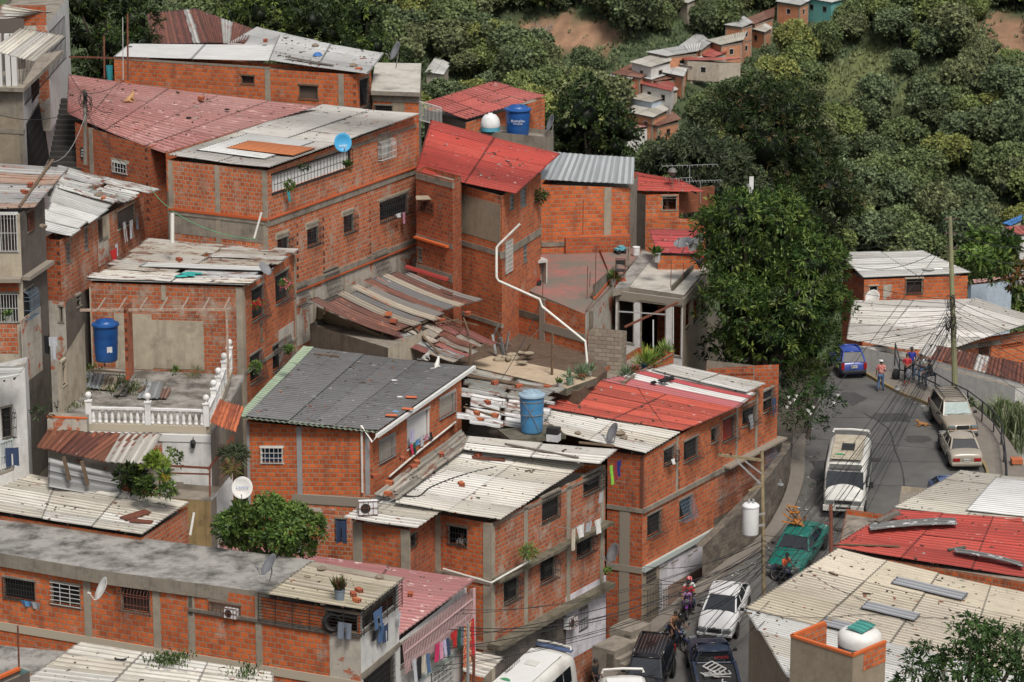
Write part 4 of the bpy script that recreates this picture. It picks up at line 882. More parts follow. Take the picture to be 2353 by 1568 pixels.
h=House('brick_house','brick house under the bright red roof with loose timber at the right edge','house',[(1925,1268),(2400,1345),(2400,1240)],131,0,h=5.5,mats=[BR_A,BR_A],mat=BR_A);h.done();z=h.z
TR['brr']=Roof(h.root,(1910,1259,z+.15),(2400,1338,z-.3),(2400,1196,z+.4),(2052,1174,z+.6),S_RED,RED,'u',3,4,pitch=.26,amp=.03,seed=103,tintv=.05,jit=.02)
h=House('low_house','low house under the worn cream and white roof beside the street at the right edge','house',[(2062,1180),(2400,1215),(2400,1150)],135.5,0,h=5.5,mat=PL_C);h.done();z=h.z
TR['rw']=Roof(h.root,(2049,1169,z+.15),(2400,1209,z+.15),(2400,1104,z+.5),(2206,1083,z+.5),S_WORN,[(.52,.49,.42),(.47,.44,.38)],'u',2,4,pitch=.22,seed=104,tintv=.06)
subroof(TR['rw'],.46,1.0,.1,.9,S_CLEAN,[(.70,.70,.70)],'roof_panel',5,.06,label='clean white sheets')
h=House('tank_enclosure','rough rendered wall enclosure topped with orange brick round the white tank','wall',[(1817,1462),(1960,1508),(2036,1476)],113,1,h=4.5,mats=[PL_T,PL_T],mat=BR_D,back=1.0,free=True)
ENC=h;h.w[1].patch((1985,1500,2034,1520),BR_D,metres=None);
for w in (h.w[0],h.w[1],h.w[3]):w.band(w.h.z+.02,.10,.03,mat=BR_D);w.finish(h.root)
m=MB();m.face([_v((q.x,q.y,h.z-1.6)) for q in h.Q+[h.K]]);m.build('floor',CONC,h.root)
m=MB()
for w in (h.w[3],):m.face([w.pt(0,h.zb,-.14),w.pt(w.L,h.zb,-.14),w.pt(w.L,h.z,-.14),w.pt(0,h.z,-.14)],[(0,h.zb),(w.L,h.zb),(w.L,h.z),(0,h.z)])
m.build('inner_wall',BR_D,h.root)
# right side,beyond the street
h=House('brick_house','orange brick house under the grey white roof right of the big mango tree','house',[(1938,618),(1986,643),(2224,634)],184,1,h=6,mats=[BR_B,BR_D],mat=BR_B,back=1.0)
s=h.w[1];s.win((2081,641,2120,674),'bars',surround=PL_C,back=CUR,nb=4);s.win((1997,658,2017,690),'none',surround=PL_C);s.patch((2030,655,2048,688),PL_P);h.done();z=h.z
TR['rh1']=Roof(h.root,(1984,640,z+.1),(2235,630,z+.1),(2122,578,z+.9),(1926,582,z+.9),S_CLEAN,[(.48,.48,.46),(.52,.52,.50)],'u',2,4,pitch=.25,seed=111,tintv=.04)
h=House('white_house','long white house with a pierced block band along the far pavement at the right','house',[(1972,795),(2035,798),(2400,895)],171,1,h=5,mats=[PL_W,plaster('bright_white_paint',(.82,.81,.79),dirt=(.35,.33,.3),dirt_amt=.4,streak=.3,lo=.56)],mat=PL_W,back=1.0)
s=h.w[1];WHH=h
m=MB();
for k in range(60):
 u=.6+k*.31
 if u>s.L-.4:break
 for r_ in range(2):
  zc_=s.top(u)-.42-r_*.22
  for (a,b,c,d) in ((-.11,-.09,.11,-.03),(-.11,.03,.11,.09)):m.face([s.pt(u+a,zc_+b,.008),s.pt(u+c,zc_+b,.008),s.pt(u+c,zc_+d,.008),s.pt(u+a,zc_+d,.008)])
m.build('pierced_blocks',DARK,h.root)
s.win((2160,880,2226,905),'cage',nb=9);s.win((2255,905,2318,945),'none',name='doorway');h.w[0].win((1984,815,2006,840),'none',name='doorway');h.done();z=h.z
q=Roof(h.root,(2235,872,z-.9),(2340,892,z-1.0),(2350,870,z-.4),(2250,848,z-.3),S_STEEL,LGREY,'v',1,1,seed=112,name='awning')
TR['rh2']=Roof(h.root,(1945,782,z+.1),(2090,808,z+.1),(2245,688,z+1.4),(1960,691,z+1.3),S_CLEAN,[(.56,.54,.50),(.60,.58,.55)],'u',2,5,pitch=.25,seed=113,tintv=.04)
TR['rh3']=Roof(h.root,(2085,806,z+.15),(2200,800,z+.3),(2400,735,z+1.0),(2238,684,z+1.45),S_CLEAN,[(.56,.54,.50),(.60,.58,.55)],'u',1,7,pitch=.25,seed=114,tintv=.05)
TR['rh4']=Roof(h.root,(2110,815,z+.1),(2400,895,z+.0),(2400,845,z+.5),(2130,790,z+.6),S_RUST,[(.15,.05,.03),(.48,.46,.44),(.13,.045,.03)],'v',9,1,pitch=.25,seed=115,tintv=.08)
h=House('brick_house','brick house above the rust striped roof at the right edge, cables crossing in front','house',[(2168,790),(2185,792),(2400,758)],170.5,1,h=2.5,mats=[BR_D,BR_D],mat=BR_D);h.w[1].band(h.z-.3,.3,.03);h.w[1].win((2300,778,2350,790),'grid',bars=BR_A);h.w[1].win((2248,790,2275,815),'bars',bars=IRON_R);h.done()
h=House('white_cabin','small white walled shop with a red tile edge behind the blue car','house',[(1935,812),(2022,800),(2040,790)],172,0,h=3.5,mats=[PL_W,PL_W],mat=PL_W);h.w[0].win((1986,815,2004,838),'none',name='doorway');h.done()
q=Roof(h.root,(1972,815,h.z+.05),(2012,812,h.z+.05),(2005,800,h.z+.5),(1972,800,h.z+.5),sheetmat('clay_tile',.3,0,rough=.8),[(.42,.07,.045)],'v',5,1,pitch=.25,amp=.05,seed=116,name='tiled_edge')
h=House('brick_house','brick house under the red roof behind the round dark tree at the top middle','house',[(975,250),(1070,282),(1252,226)],165,1,h=5,mats=[PL_D,BR_D],mat=BR_D);h.done();z=h.z
TR['toprd']=Roof(h.root,(970,238,z+.4),(1070,277,z+.1),(1257,222,z+.5),(1135,188,z+1.3),S_RED,[(.43,.10,.085),(.46,.12,.10)],'u',3,4,pitch=.25,seed=121,tintv=.05)
w=House('tank_platform','concrete ledge carrying the blue and the white tanks behind the bright red roof','platform',[(1100,300),(1262,316),(1272,300)],159.5,0,h=1.2,mat=PL_G,free=True);w.done();PLAT=w
g=MB();a=PZ(962,275,18.0);b=PZ(1015,290,17.6)
for i in range(18):p=a.lerp(b,i/17);g.bar(p,p+_v((0,0,1.0)),.025)
for dz in (0,1.0):g.bar(a+_v((0,0,dz)),b+_v((0,0,dz)),.04)
tag(g.build('iron_railing',IRON_W,origin=a),'pale iron railing in the gap between the two red roofs at the top middle','railing')
# terrain:town hillside,valley,far wooded slope
def pl(x,pts):return float(np.interp(x,[a for a,b in pts],[b for a,b in pts]))
GP=np.array(GROUND)
ROADL=[(1180,1760),(1330,1640),(1430,1545),(1505,1465),(1565,1410),(1640,1345),(1700,1300),(1765,1255),(1815,1190),(1846,1110),(1850,1030),(1862,980),(1885,905),(1908,858),(1925,830)]
ROADR=[(1640,1760),(1720,1640),(1790,1545),(1840,1465),(1870,1410),(1915,1345),(2000,1300),(2100,1255),(2190,1190),(2262,1110),(2252,1060),(2200,985),(2136,935),(2062,905),(1985,862)]
RL=[PR(*p) for p in ROADL];RRt=[PR(*p) for p in ROADR]
road_pts=np.array([(p.x,p.y,p.z) for p in RL+RRt]+[tuple(a.lerp(b,t)) for a,b in zip(RL,RRt) for t in (.25,.5,.75)])
ALLP=np.concatenate([GP,road_pts,road_pts+np.array([[0,0,-.3]])*0])
LOWP=[]
rr_=RRt[5:]
for i in range(len(rr_)-1):
 for t in (0,.33,.66):
  p=rr_[i].lerp(rr_[i+1],t);d_=rr_[i+1]-rr_[i];n_=_v((d_.y,-d_.x,0)).normalized()
  for off in (3.4,5.5):LOWP.append((p.x+n_.x*off,p.y+n_.y*off,p.z-3.2))
LOWP=np.array(LOWP);ALLP=np.concatenate([ALLP,LOWP,LOWP])
def hterr(X,Y):
 """arrays -> z"""
 X=np.asarray(X,float);Y=np.asarray(Y,float)
 d2=(X[...,None]-ALLP[:,0])**2+(Y[...,None]-ALLP[:,1])**2+.6
 w=1/d2**2;near=(w*ALLP[:,2]).sum(-1)/w.sum(-1)-2.2
 dr=np.sqrt(((X[...,None]-road_pts[:,0])**2+(Y[...,None]-road_pts[:,1])**2).min(-1))
 rz=np.interp(Y,[a for a,b in ROADZ],[b for a,b in ROADZ])-.45
 if len(LOWP):
  dl=np.sqrt(((X[...,None]-LOWP[:,0])**2+(Y[...,None]-LOWP[:,1])**2).min(-1));lowm=dl<dr+.2
 else:lowm=np.zeros(X.shape,bool)
 k=np.clip(1-(dr-2)/4,0,1)*(~lowm);near=near*(1-k)+np.minimum(near,rz)*k
 n1=np.sin(X*.045+1.3)*5+np.sin(X*.11+Y*.03)*2.5+np.sin(X*.021-Y*.017+2)*6
 far=np.interp(Y,[430,470,500,560,600,660,760,1100],[-96,-90,-77,-50,-33,-18,5,60])+n1*np.clip((Y-440)/60,0,1)-np.clip(X-20,0,60)*.08
 edge=186+np.clip(-X-5,0,60)*.35
 t=np.clip((Y-edge)/60,0,1);t=t*t*(3-2*t)
 val=near*(1-t)+(-70)*t
 t2=np.clip((Y-250)/180,0,1);val=val*(1-t2)+(-96)*t2
 z=np.where(Y>430,far,val)
 return z
def hit(px,py,t0=300.0,t1=1200.0,step=3.0):
 r=ray(px,py);ts=np.arange(t0,t1,step);P=np.array(CAM)[None,:]+ts[:,None]*np.array(r)[None,:]
 z=hterr(P[:,0],P[:,1]);below=np.where(P[:,2]<z)[0]
 if len(below)==0:return CAM+r*t1
 return CAM+r*float(ts[below[0]])
xs=np.concatenate([np.arange(-420,-48,24),np.arange(-48,64,1.6),np.arange(64,180,6),np.arange(180,460,28)])
ys_=np.concatenate([np.arange(20,96,8),np.arange(96,196,1.6),np.arange(196,430,6),np.arange(430,680,4),np.arange(680,1400,40)])
GX,GY=np.meshgrid(xs,ys_);GZ=np.zeros_like(GX)
for i in range(GX.shape[0]):GZ[i]=hterr(GX[i],GY[i])
rg=np.random.default_rng(3)
GZ+=np.where(GY>440,rg.normal(0,.35,GX.shape),rg.normal(0,.04,GX.shape))
nyy,nxx=GX.shape
V=np.stack([GX.ravel(),GY.ravel(),GZ.ravel()],1)
ii=(np.arange(nyy-1)[:,None]*nxx+np.arange(nxx-1)[None,:]).ravel()
Fq=np.stack([ii,ii+1,ii+nxx+1,ii+nxx],1)
cen=V
Cc=np.tile(np.array([[.075,.062,.045]]),(len(V),1))
SOIL=[((1290,92),9,7),((1250,75),6,6),((1340,100),7,8),((2312,70),4,12),((2330,108),5,12),((430,10),7,8),((395,4),6,5)]
GRASS=[((1965,200),7,14),((1990,165),5,10),((1150,110),5,10),((2120,230),5,8),((2180,60),4,8)]
far_m=cen[:,1]>240
Cc[far_m]=(.06,.085,.035)
soilP=[(hit(*p),rx,ry) for p,rx,ry in SOIL];grassP=[(hit(*p),rx,ry) for p,rx,ry in GRASS]
nz=np.sin(cen[:,0]*1.3)*np.sin(cen[:,1]*.9)*.3
for c,rx,ry in grassP:
 m=(((cen[:,0]-c.x)/rx)**2+((cen[:,1]-c.y)/(ry*.55))**2+nz)<1;Cc[m]=(.14,.16,.055)
for c,rx,ry in soilP:
 m=(((cen[:,0]-c.x)/rx)**2+((cen[:,1]-c.y)/(ry*.55))**2+nz)<1;Cc[m]=(.30,.175,.105)
gm=plain('hillside_earth',(.1,.08,.05),.95,var=.45,scale=.35,attr=True,bump=.6,bscale=2)
o=npmesh('ground',V,Fq,None,gm,smooth=True)
_at=o.data.color_attributes.new('Col','FLOAT_COLOR','POINT');_at.data.foreach_set('color',np.concatenate([Cc*rg.uniform(.8,1.2,(len(V),1)),np.ones((len(V),1))],1).astype(np.float32).ravel())
o;tag(o,kind='structure')
# street
ASPH=plain('worn_asphalt',(.115,.111,.105),.9,var=.40,scale=.45,dirt=(.05,.048,.045),dirt_amt=.75,bump=.35)
def dens(L,n=6):
 out=[]
 for i in range(len(L)-1):
  p0=L[max(i-1,0)];p1=L[i];p2=L[i+1];p3=L[min(i+2,len(L)-1)]
  for k in range(n):
   t=k/n;out.append(.5*((2*p1)+(-p0+p2)*t+(2*p0-5*p1+4*p2-p3)*t*t+(-p0+3*p1-3*p2+p3)*t**3))
 out.append(L[-1]);return out
dl,dr_=dens(RL),dens(RRt)
m=MB()
for i in range(len(dl)-1):
 for k in range(6):
  a,b=k/6,(k+1)/6
  q=[dl[i].lerp(dr_[i],a),dl[i].lerp(dr_[i],b),dl[i+1].lerp(dr_[i+1],b),dl[i+1].lerp(dr_[i+1],a)]
  for p in q:p.z=zr(p.y)
  m.face(q,[(p.x,p.y) for p in q])
o=m.build('road',ASPH,origin=RL[3]);tag(o,kind='structure')
CR=plain('tar_line',(.035,.033,.032),.8,var=0)
m=MB();L=dens([PR(1985,950),PR(2040,985),PR(2055,1030),PR(2072,1075),PR(2078,1120),PR(2078,1180)],4)
for a,b in zip(L[:-1],L[1:]):m.bar(a+_v((0,0,.006)),b+_v((0,0,.006)),.06+.03*rnd.random(),.01)
for (a,b) in (((1860,1008),(2160,1032)),((1862,1060),(2170,1062)),((1860,1115),(2230,1118)),((1870,960),(2120,960))):m.bar(PR(*a)+_v((0,0,.004)),PR(*b)+_v((0,0,.004)),.03,.008)
o=m.build('road_joints',CR,origin=PR(2070,1080));tag(o,kind='structure')
m=MB();q_=random.Random(5)
for px,py,sx,sy in ((1900,1085,1.6,2.6),(2050,960,2.2,1.4),(1960,915,1.2,2.0),(2110,1010,1.5,1.0),(1990,1240,1.8,1.4),(1700,1390,1.2,2.2),(2150,1150,1.0,1.6),(1880,1180,.9,1.5)):
 p=PR(px,py);n_=14;vs_=[]
 for k in range(n_):a_=2*math.pi*k/n_;r_=q_.uniform(.65,1.1);x_,y_=p.x+sx*r_*math.cos(a_)*.6,p.y+sy*r_*math.sin(a_)*.6;vs_.append(_v((x_,y_,zr(y_)+.012)))
 cz=_v((p.x,p.y,zr(p.y)+.012));cl=q_.choice([(.06,.058,.055),(.14,.135,.125),(.045,.043,.042)])
 for k in range(n_):m.face([cz,vs_[k],vs_[(k+1) % n_]],None,0,cl)
o=m.build('road_patches',plain('road_patch',(.1,.1,.1),.9,attr=True,var=.35,scale=2),origin=PR(2050,960));tag(o,kind='structure')
def strip(name,L,off0,off1,dz0,dz1,mat,side=1,th=None):
 m=MB();
 for i in range(len(L)-1):
  a,b=L[i],L[i+1];d0=(L[min(i+1,len(L)-1)]-L[max(i-1,0)]);d1=(L[min(i+2,len(L)-1)]-L[i])
  n0=_v((d0.y,-d0.x,0)).normalized()*side;n1=_v((d1.y,-d1.x,0)).normalized()*side
  P=[a+n0*off0,b+n1*off0,b+n1*off1,a+n0*off1]
  for j,p in enumerate(P):p.z=zr((a if j in (0,3) else b).y)+(dz0 if j<2 else dz1)
  m.face(P,[(p.x,p.y) for p in P])
 return m
WALK=plaster('pavement_concrete',(.19,.165,.14),dirt=(.13,.11,.09),dirt_amt=.7,streak=0)
up_=[p for p in dr_ if p.y>140]
o=strip('s',up_,.12,2.0,.16,.16,WALK).build('pavement',WALK,origin=up_[0]);tag(o,kind='structure')
em=strip('s',up_,2.0,2.02,.15,-4.5,PL_G);o=em.build('embankment',PL_G,origin=up_[0]);tag(o,kind='structure')
KERB=plain('faded_yellow_kerb',(.30,.22,.09),.9,var=.4,scale=3,dirt=(.16,.14,.12),dirt_amt=.9)
m=strip('s',up_,0,0,0,.17,KERB);m2=strip('s',up_,0,.13,.168,.168,KERB);m.v+=m2.v;k0=len(m.v)-len(m2.v)
m.f+=[tuple(i+k0 for i in f) for f in m2.f];m.uv+=m2.uv;m.mi+=m2.mi;m.c+=m2.c
o=m.build('kerb',KERB,origin=up_[0]);tag(o,kind='structure')
lo_=[p for p in dl if p.y<150]
m=strip('s',lo_,0,0,0,.18,CONC,-1);m2=strip('s',lo_,0,.7,.18,.18,CONC,-1);k0=len(m.v);m.v+=m2.v
m.f+=[tuple(i+k0 for i in f) for f in m2.f];m.uv+=m2.uv;m.mi+=m2.mi;m.c+=m2.c
o=m.build('pavement',WALK,origin=lo_[0]);tag(o,kind='structure')
st=empty('street_stairs',PR(1440,1500),'concrete steps and landings in front of the lilac door','stairs');m=MB()
for (px,py,w_,n_) in ((1412,1520,1.7,5),(1448,1478,1.5,5)):
 p=PR(px,py);dv=_v((.80,-.6,0))
 for k in range(n_):
  q=p+dv*.34*k;hz=.17*(n_-k);m.box((q.x,q.y,q.z+hz/2-.2),(.36 if k else 1.2,w_,hz+.4),math.atan2(dv.y,dv.x))
m.build('steps',CONC,st)
# foliage
LEAF=leafmat('leaves',.45,.18);LEAF_FAR=leafmat('far_leaves',.7,.12)
BARK=plain('bark',(.10,.08,.06),.95,var=.4,scale=5)
def leaves(P,N,size,k,rg,aspect=.32,droop=.35,pal=None,spread=.9,tipcol=None,tipfrac=0.0,jitcol=.25):
 """clusters of k pointed leaves at P with outward N"""
 n=len(P);base=np.repeat(P,k,0);nn=np.repeat(N,k,0)
 rd=rg.normal(size=(n*k,3));rd /= np.linalg.norm(rd,axis=1)[:,None]
 d=nn*(1-spread*.6)+rd*spread;d[:,2]-=droop;d /= np.linalg.norm(d,axis=1)[:,None]
 sz=size*rg.uniform(.7,1.25,(n*k,1))
 sd=np.cross(d,nn+rg.normal(0,.3,nn.shape));sd /= (np.linalg.norm(sd,axis=1)[:,None]+1e-6)
 base=base+rd*size*.15
 mid=base+d*sz*.5;tip=base+d*sz;tip[:,2]-=sz[:,0]*droop*.3
 V=np.stack([base,mid-sd*sz*aspect*.5,tip,mid+sd*sz*aspect*.5],1).reshape(-1,3)
 Fq=np.arange(n*k*4).reshape(-1,4)
 pal=np.array(pal);ci=rg.integers(0,len(pal),n);c=pal[ci]*rg.uniform(1-jitcol,1+jitcol,(n,1))
 if tipfrac>0:t=rg.random(n)<tipfrac;c[t]=np.array(tipcol)*rg.uniform(.8,1.2,(t.sum(),1))
 lum=1+.38*np.sin(P[:,0]*2.1+P[:,2]*1.3)*np.sin(P[:,1]*1.9-P[:,2]*2.3)+.22*np.clip(N[:,2],-1,1)  # upward-facing clusters coloured lighter: light from above painted into the leaves
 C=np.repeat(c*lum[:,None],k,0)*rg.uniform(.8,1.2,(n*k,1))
 return V,Fq,C
def shell(lobes,dens,rg,up=.25,inner=.15):
 """points on the outside of a union of lobes: lobes (c, r)"""
 Ps,Ns=[],[]
 cs=np.array([np.array(c) for c,r in lobes]);rs=np.array([r if np.ndim(r) else (r,r,r) for c,r in lobes],float)
 for i in range(len(lobes)):
  n=int(dens*4*math.pi*rs[i].mean()**2)+14
  d=rg.normal(size=(n,3));d /= np.linalg.norm(d,axis=1)[:,None]
  keep=rg.random(n)<np.clip(.62+d[:,2]*(.5+up),.12,1);d=d[keep]
  b=1+.13*np.sin(d[:,0]*7+i)*np.sin(d[:,1]*6+2*i)+.10*np.sin(d[:,2]*9+d[:,0]*5+i*3)+rg.normal(0,.06,len(d))
  p=cs[i]+d*rs[i]*b[:,None]
  ok=np.ones(len(p),bool)
  for j in range(len(lobes)):
   if j != i:ok &= (((p-cs[j])/(rs[j]*.86))**2).sum(1)>1
  ok |= rg.random(len(p))<inner*.4
  Ps.append(p[ok]);Ns.append(d[ok])
 return np.concatenate(Ps),np.concatenate(Ns)
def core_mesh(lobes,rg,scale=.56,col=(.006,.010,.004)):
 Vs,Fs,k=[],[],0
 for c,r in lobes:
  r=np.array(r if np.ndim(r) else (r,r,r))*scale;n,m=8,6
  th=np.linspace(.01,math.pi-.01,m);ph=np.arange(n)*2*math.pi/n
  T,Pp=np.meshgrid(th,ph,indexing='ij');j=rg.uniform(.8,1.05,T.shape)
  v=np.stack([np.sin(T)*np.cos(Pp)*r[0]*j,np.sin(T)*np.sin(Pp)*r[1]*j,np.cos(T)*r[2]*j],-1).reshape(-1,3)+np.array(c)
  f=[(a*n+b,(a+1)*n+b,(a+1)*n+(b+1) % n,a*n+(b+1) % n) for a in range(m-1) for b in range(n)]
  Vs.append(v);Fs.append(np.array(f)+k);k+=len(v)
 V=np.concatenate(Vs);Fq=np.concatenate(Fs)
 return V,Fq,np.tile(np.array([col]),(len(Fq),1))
def crown(name,lobes,dens,size,k,seed,pal,parent,origin,mat,**kw):
 rg=np.random.default_rng(seed);P,N=shell(lobes,dens,rg)
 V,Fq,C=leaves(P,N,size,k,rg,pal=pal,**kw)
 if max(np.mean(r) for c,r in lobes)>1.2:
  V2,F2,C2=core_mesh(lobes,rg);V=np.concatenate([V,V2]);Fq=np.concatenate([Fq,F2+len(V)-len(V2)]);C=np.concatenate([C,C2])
 return npmesh(name,V-np.array(origin)[None],Fq,C,mat,parent)
DKG=[(0.0221,0.0379,0.0095),(0.0158,0.029,0.0074),(0.0316,0.0464,0.0127),(0.0116,0.0211,0.0063)]
MANGO=[(0.0361,0.0705,0.0148),(0.0246,0.0525,0.0115),(0.0615,0.0984,0.0197),(0.018,0.0369,0.009),(0.0779,0.1148,0.0246)]
GRYG=[(0.054,0.0706,0.036),(0.0418,0.0576,0.0302),(0.0706,0.0864,0.0475),(0.0302,0.0446,0.0216)]
LITE=[(.085,.14,.03),(.062,.11,.026),(.12,.17,.04),(.042,.075,.02)]
def tree(name,label,cat,D,lob,zg,seed,dens=5.0,size=.34,k=7,pal=DKG,group=None,trunk=.28,depth=1.0,**kw):
 rg=random.Random(seed);L=[]
 for (px,py,r) in lob:
  rr=r/F*D;dd=rg.uniform(-1,1)*rr*depth
  c=PD(px,py,D+dd);L.append((tuple(c),(rr*rg.uniform(.92,1.08),rr*rg.uniform(.9,1.1),rr*rg.uniform(.86,1.0))))
 cx=sum(c[0] for c,r in L)/len(L);cy=sum(c[1] for c,r in L)/len(L)
 o=empty(name,(cx,cy,zg),label,cat,group)
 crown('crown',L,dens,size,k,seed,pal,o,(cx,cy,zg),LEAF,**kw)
 m=MB();zt=min(c[2] for c,r in L);base=_v((cx,cy,zg));fork=_v((cx,cy,zg+(zt-zg)*.6))
 m.tube([base-_v((0,0,.5)),base.lerp(fork,.5)+_v((.15,.1,0)),fork],[trunk,trunk*.8,trunk*.7],8)
 for c,r in L:m.tube([fork,fork.lerp(Vector(c),.55)+_v((0,0,.3)),Vector(c)],[trunk*.5,trunk*.3,trunk*.12],6)
 m.build('trunk',BARK,o)
 return o
tree('mango_tree','big bright green mango tree hung with fruit, right of the concrete frame house','tree',151,[(1700,510,72),(1785,520,80),(1660,600,62),(1750,620,100),(1860,610,75),(1690,700,75),(1820,720,95),(1895,700,62),(1760,780,85),(1860,790,68),(1700,790,60),(1640,520,42)],4.0,1,dens=17,size=.30,k=9,pal=MANGO,aspect=.24,droop=.22,spread=.9,tipcol=(.13,.17,.04),tipfrac=.06,trunk=.45)
tree('mango_tree','tall dark mango tree with reddish shoots above the red roofed house, behind the fruiting one','tree',186,[(1740,240,70),(1690,275,72),(1800,265,78),(1760,340,95),(1840,370,82),(1900,440,72),(1935,480,42),(1840,470,80),(1870,550,62),(1900,600,45)],-2,2,dens=10,size=.36,k=8,pal=DKG,aspect=.24,droop=.2,tipcol=(.075,.05,.02),tipfrac=.06,trunk=.5)
tree('mango_tree','greyish green spreading mango tree behind the thin rooftop aerials','tree',180,[(1535,362,48),(1500,390,50),(1605,350,60),(1660,385,72),(1580,410,62),(1710,440,60),(1640,440,50)],0,3,dens=10,size=.36,k=8,pal=GRYG,aspect=.24,droop=.25,trunk=.4)
tree('round_tree','round dark small leaved tree right of the blue tank and red roofs','tree',178,[(1350,225,50),(1340,270,66),(1300,300,55),(1405,290,55),(1350,330,62),(1410,340,45),(1290,340,42),(1440,310,35)],3,4,dens=8,size=.26,k=7,pal=[(.02,.036,.012),(.03,.05,.015),(.014,.026,.009),(.045,.07,.02)],aspect=.5,droop=.0,trunk=.35,tipcol=(.06,.085,.025),tipfrac=.12)
tree('mango_tree','dark tree at the top left behind the rooftop pipe masts','tree',175,[(215,20,70),(300,50,58),(190,90,50),(270,110,62),(330,100,38),(215,165,50),(240,-20,60),(180,10,50)],14,5,dens=10,size=.34,k=8,pal=DKG,aspect=.26,droop=.2,trunk=.4,tipcol=(.07,.11,.025),tipfrac=.08)
for i,(lob,lb) in enumerate((([(545,50,50),(600,38,52),(570,85,45),(640,65,45)],'bright topped tree directly behind the rust red roof, leftmost of the trees behind the roofs'),([(715,50,58),(680,95,48),(760,85,48),(730,120,40)],'dark bushy tree in the middle of those behind the light grey roof'),([(830,60,52),(800,110,45),(860,110,40),(845,30,35)],'dark tree behind the right end of the light grey roof'),([(905,140,36),(945,165,30),(890,170,26)],'low dark tree under the grey dish beside the concrete annex'))):
 tree('broadleaf_tree',lb,'tree',190,lob,12,20+i,dens=9,size=.34,k=8,pal=[DKG,DKG,[(.03,.052,.014),(.045,.07,.018),(.02,.036,.01)],DKG][i % 4],aspect=.28,droop=.2,tipcol=(.11,.15,.03),tipfrac=[.3,.06,.1,.05][i])
tree('leafy_shrub','small bushy tree in front of the brick storey below the dark roofed house','shrub',119.5,[(615,1172,34),(560,1192,34),(675,1192,36),(600,1220,48),(655,1232,45),(525,1212,32),(720,1216,30),(560,1245,42),(630,1195,40),(620,1262,45),(690,1255,36)],6,31,dens=54,size=.20,k=7,pal=LITE,aspect=.42,droop=.1,trunk=.14)
tree('mango_tree','glossy dark green tree top in the bottom right corner','tree',106,[(2230,1470,50),(2130,1520,45),(2290,1490,55),(2210,1550,70),(2310,1560,60),(2350,1480,40),(2100,1570,40)],1,32,dens=14,size=.27,k=9,pal=[(.03,.06,.018),(.04,.075,.02),(.02,.042,.013)],aspect=.28,droop=.4,tipcol=(.06,.1,.03),tipfrac=.08,trunk=.3)
tree('oleander_bush','bush with white flowers leaning over the street wall below the mango tree','bush',150.5,[(1850,900,40),(1885,930,42),(1830,945,40),(1860,975,38),(1810,920,28),(1905,905,22)],5,33,dens=11,size=.26,k=8,pal=[(.024,.052,.014),(.035,.068,.018),(.018,.038,.011)],aspect=.22,droop=.1,trunk=.12)
tree('croton_bush','yellow green spiky bush between the mango tree and the oleander','bush',152,[(1850,848,26),(1875,865,22),(1835,875,24)],5,34,dens=10,size=.40,k=9,pal=[(.07,.11,.02),(.11,.14,.03),(.045,.075,.018)],aspect=.14,droop=-.2,spread=.8,trunk=.06)
tree('shade_tree','dark undergrowth in the deep shade beneath the fruiting mango tree','tree',153,[(1700,850,50),(1760,860,50),(1650,800,40),(1790,850,45)],3.5,35,dens=6,size=.3,k=7,pal=[(.02,.035,.012),(.014,.026,.009)],trunk=.15)
m=MB();rg=random.Random(5)
for px,py in ((1812,912),(1825,918),(1830,909),(1808,935),(1858,944),(1862,950),(1869,935),(1916,925),(1925,907),(1815,925),(1855,942)):
 c=PD(px,py,148.6)
 for k in range(5):
  a=2*math.pi*k/5;d=_v((math.cos(a),-.3,math.sin(a)))*.09;m.face([c,c+d*.6+_v((.03,0,.02)),c+d,c+d*.6-_v((.03,0,.02))])
o=m.build('flowers',solid('white_petals',(.75,.75,.72)),[x for x in bpy.data.objects if x.name.startswith('oleander_bush')][0])
rg=random.Random(11);MT=[x for x in bpy.data.objects if x.name=='mango_tree'][0]
for k in range(44):
 px=rg.uniform(1690,1840);py=rg.uniform(500,770);c=PD(px,py,151-rg.uniform(1.6,2.6));m=MB();m.lathe(c-_v((0,0,.14)),[(.01,.30),(.01,.14),(.04,.12),(.055,.07),(.04,.02),(0,0)],6);m.build('mango',solid('green_mango',(.16,.22,.06),.5),MT)
# shrubs and plants in yards
def bush(px,py,D,r,label,seed,pal=LITE,size=.22,k=7,aspect=.35,droop=.1,dens=34,name='yard_shrub',group=None,**kw):
 c=PD(px,py,D);rr=r/F*D
 q=random.Random(seed);L=[((c.x+q.uniform(-.5,.5)*rr,c.y+q.uniform(-.4,.4)*rr,c.z+q.uniform(-.35,.35)*rr),rr*q.uniform(.5,.75)) for _ in range(5)]
 o=crown(name,L,dens,size,k,seed,pal,None,(c.x,c.y,c.z-rr),LEAF,aspect=aspect,droop=droop,**kw);o.location=(c.x,c.y,c.z-rr)
 tag(o,label,'shrub',group);return o
bush(362,1070,124,26,'bright yellow green shrub under the edge of the cream lean-to roof',1,[(.10,.16,.02),(.14,.19,.03)],.25)
bush(300,1100,124,30,'dark climbing plant beside the grey sheet fence',2,DKG,.3);bush(335,1120,123,22,'low dark shrub at the foot of the plant yard wall',3,MANGO)
bush(400,1055,125.5,24,'airy shrub in front of the white wall under the lantern',4,LITE,.18,dens=7);bush(385,1125,122.5,16,'small clump in the corner of the rusty frame',5,LITE)
bush(540,1050,124,28,'tangled pale plants under the tiled canopy',6,GRYG,.3,aspect=.15);bush(533,1075,123,14,'spiky pink tinged plant on the pierced white wall',7,[(.12,.14,.04),(.16,.08,.05)],.35,aspect=.12)
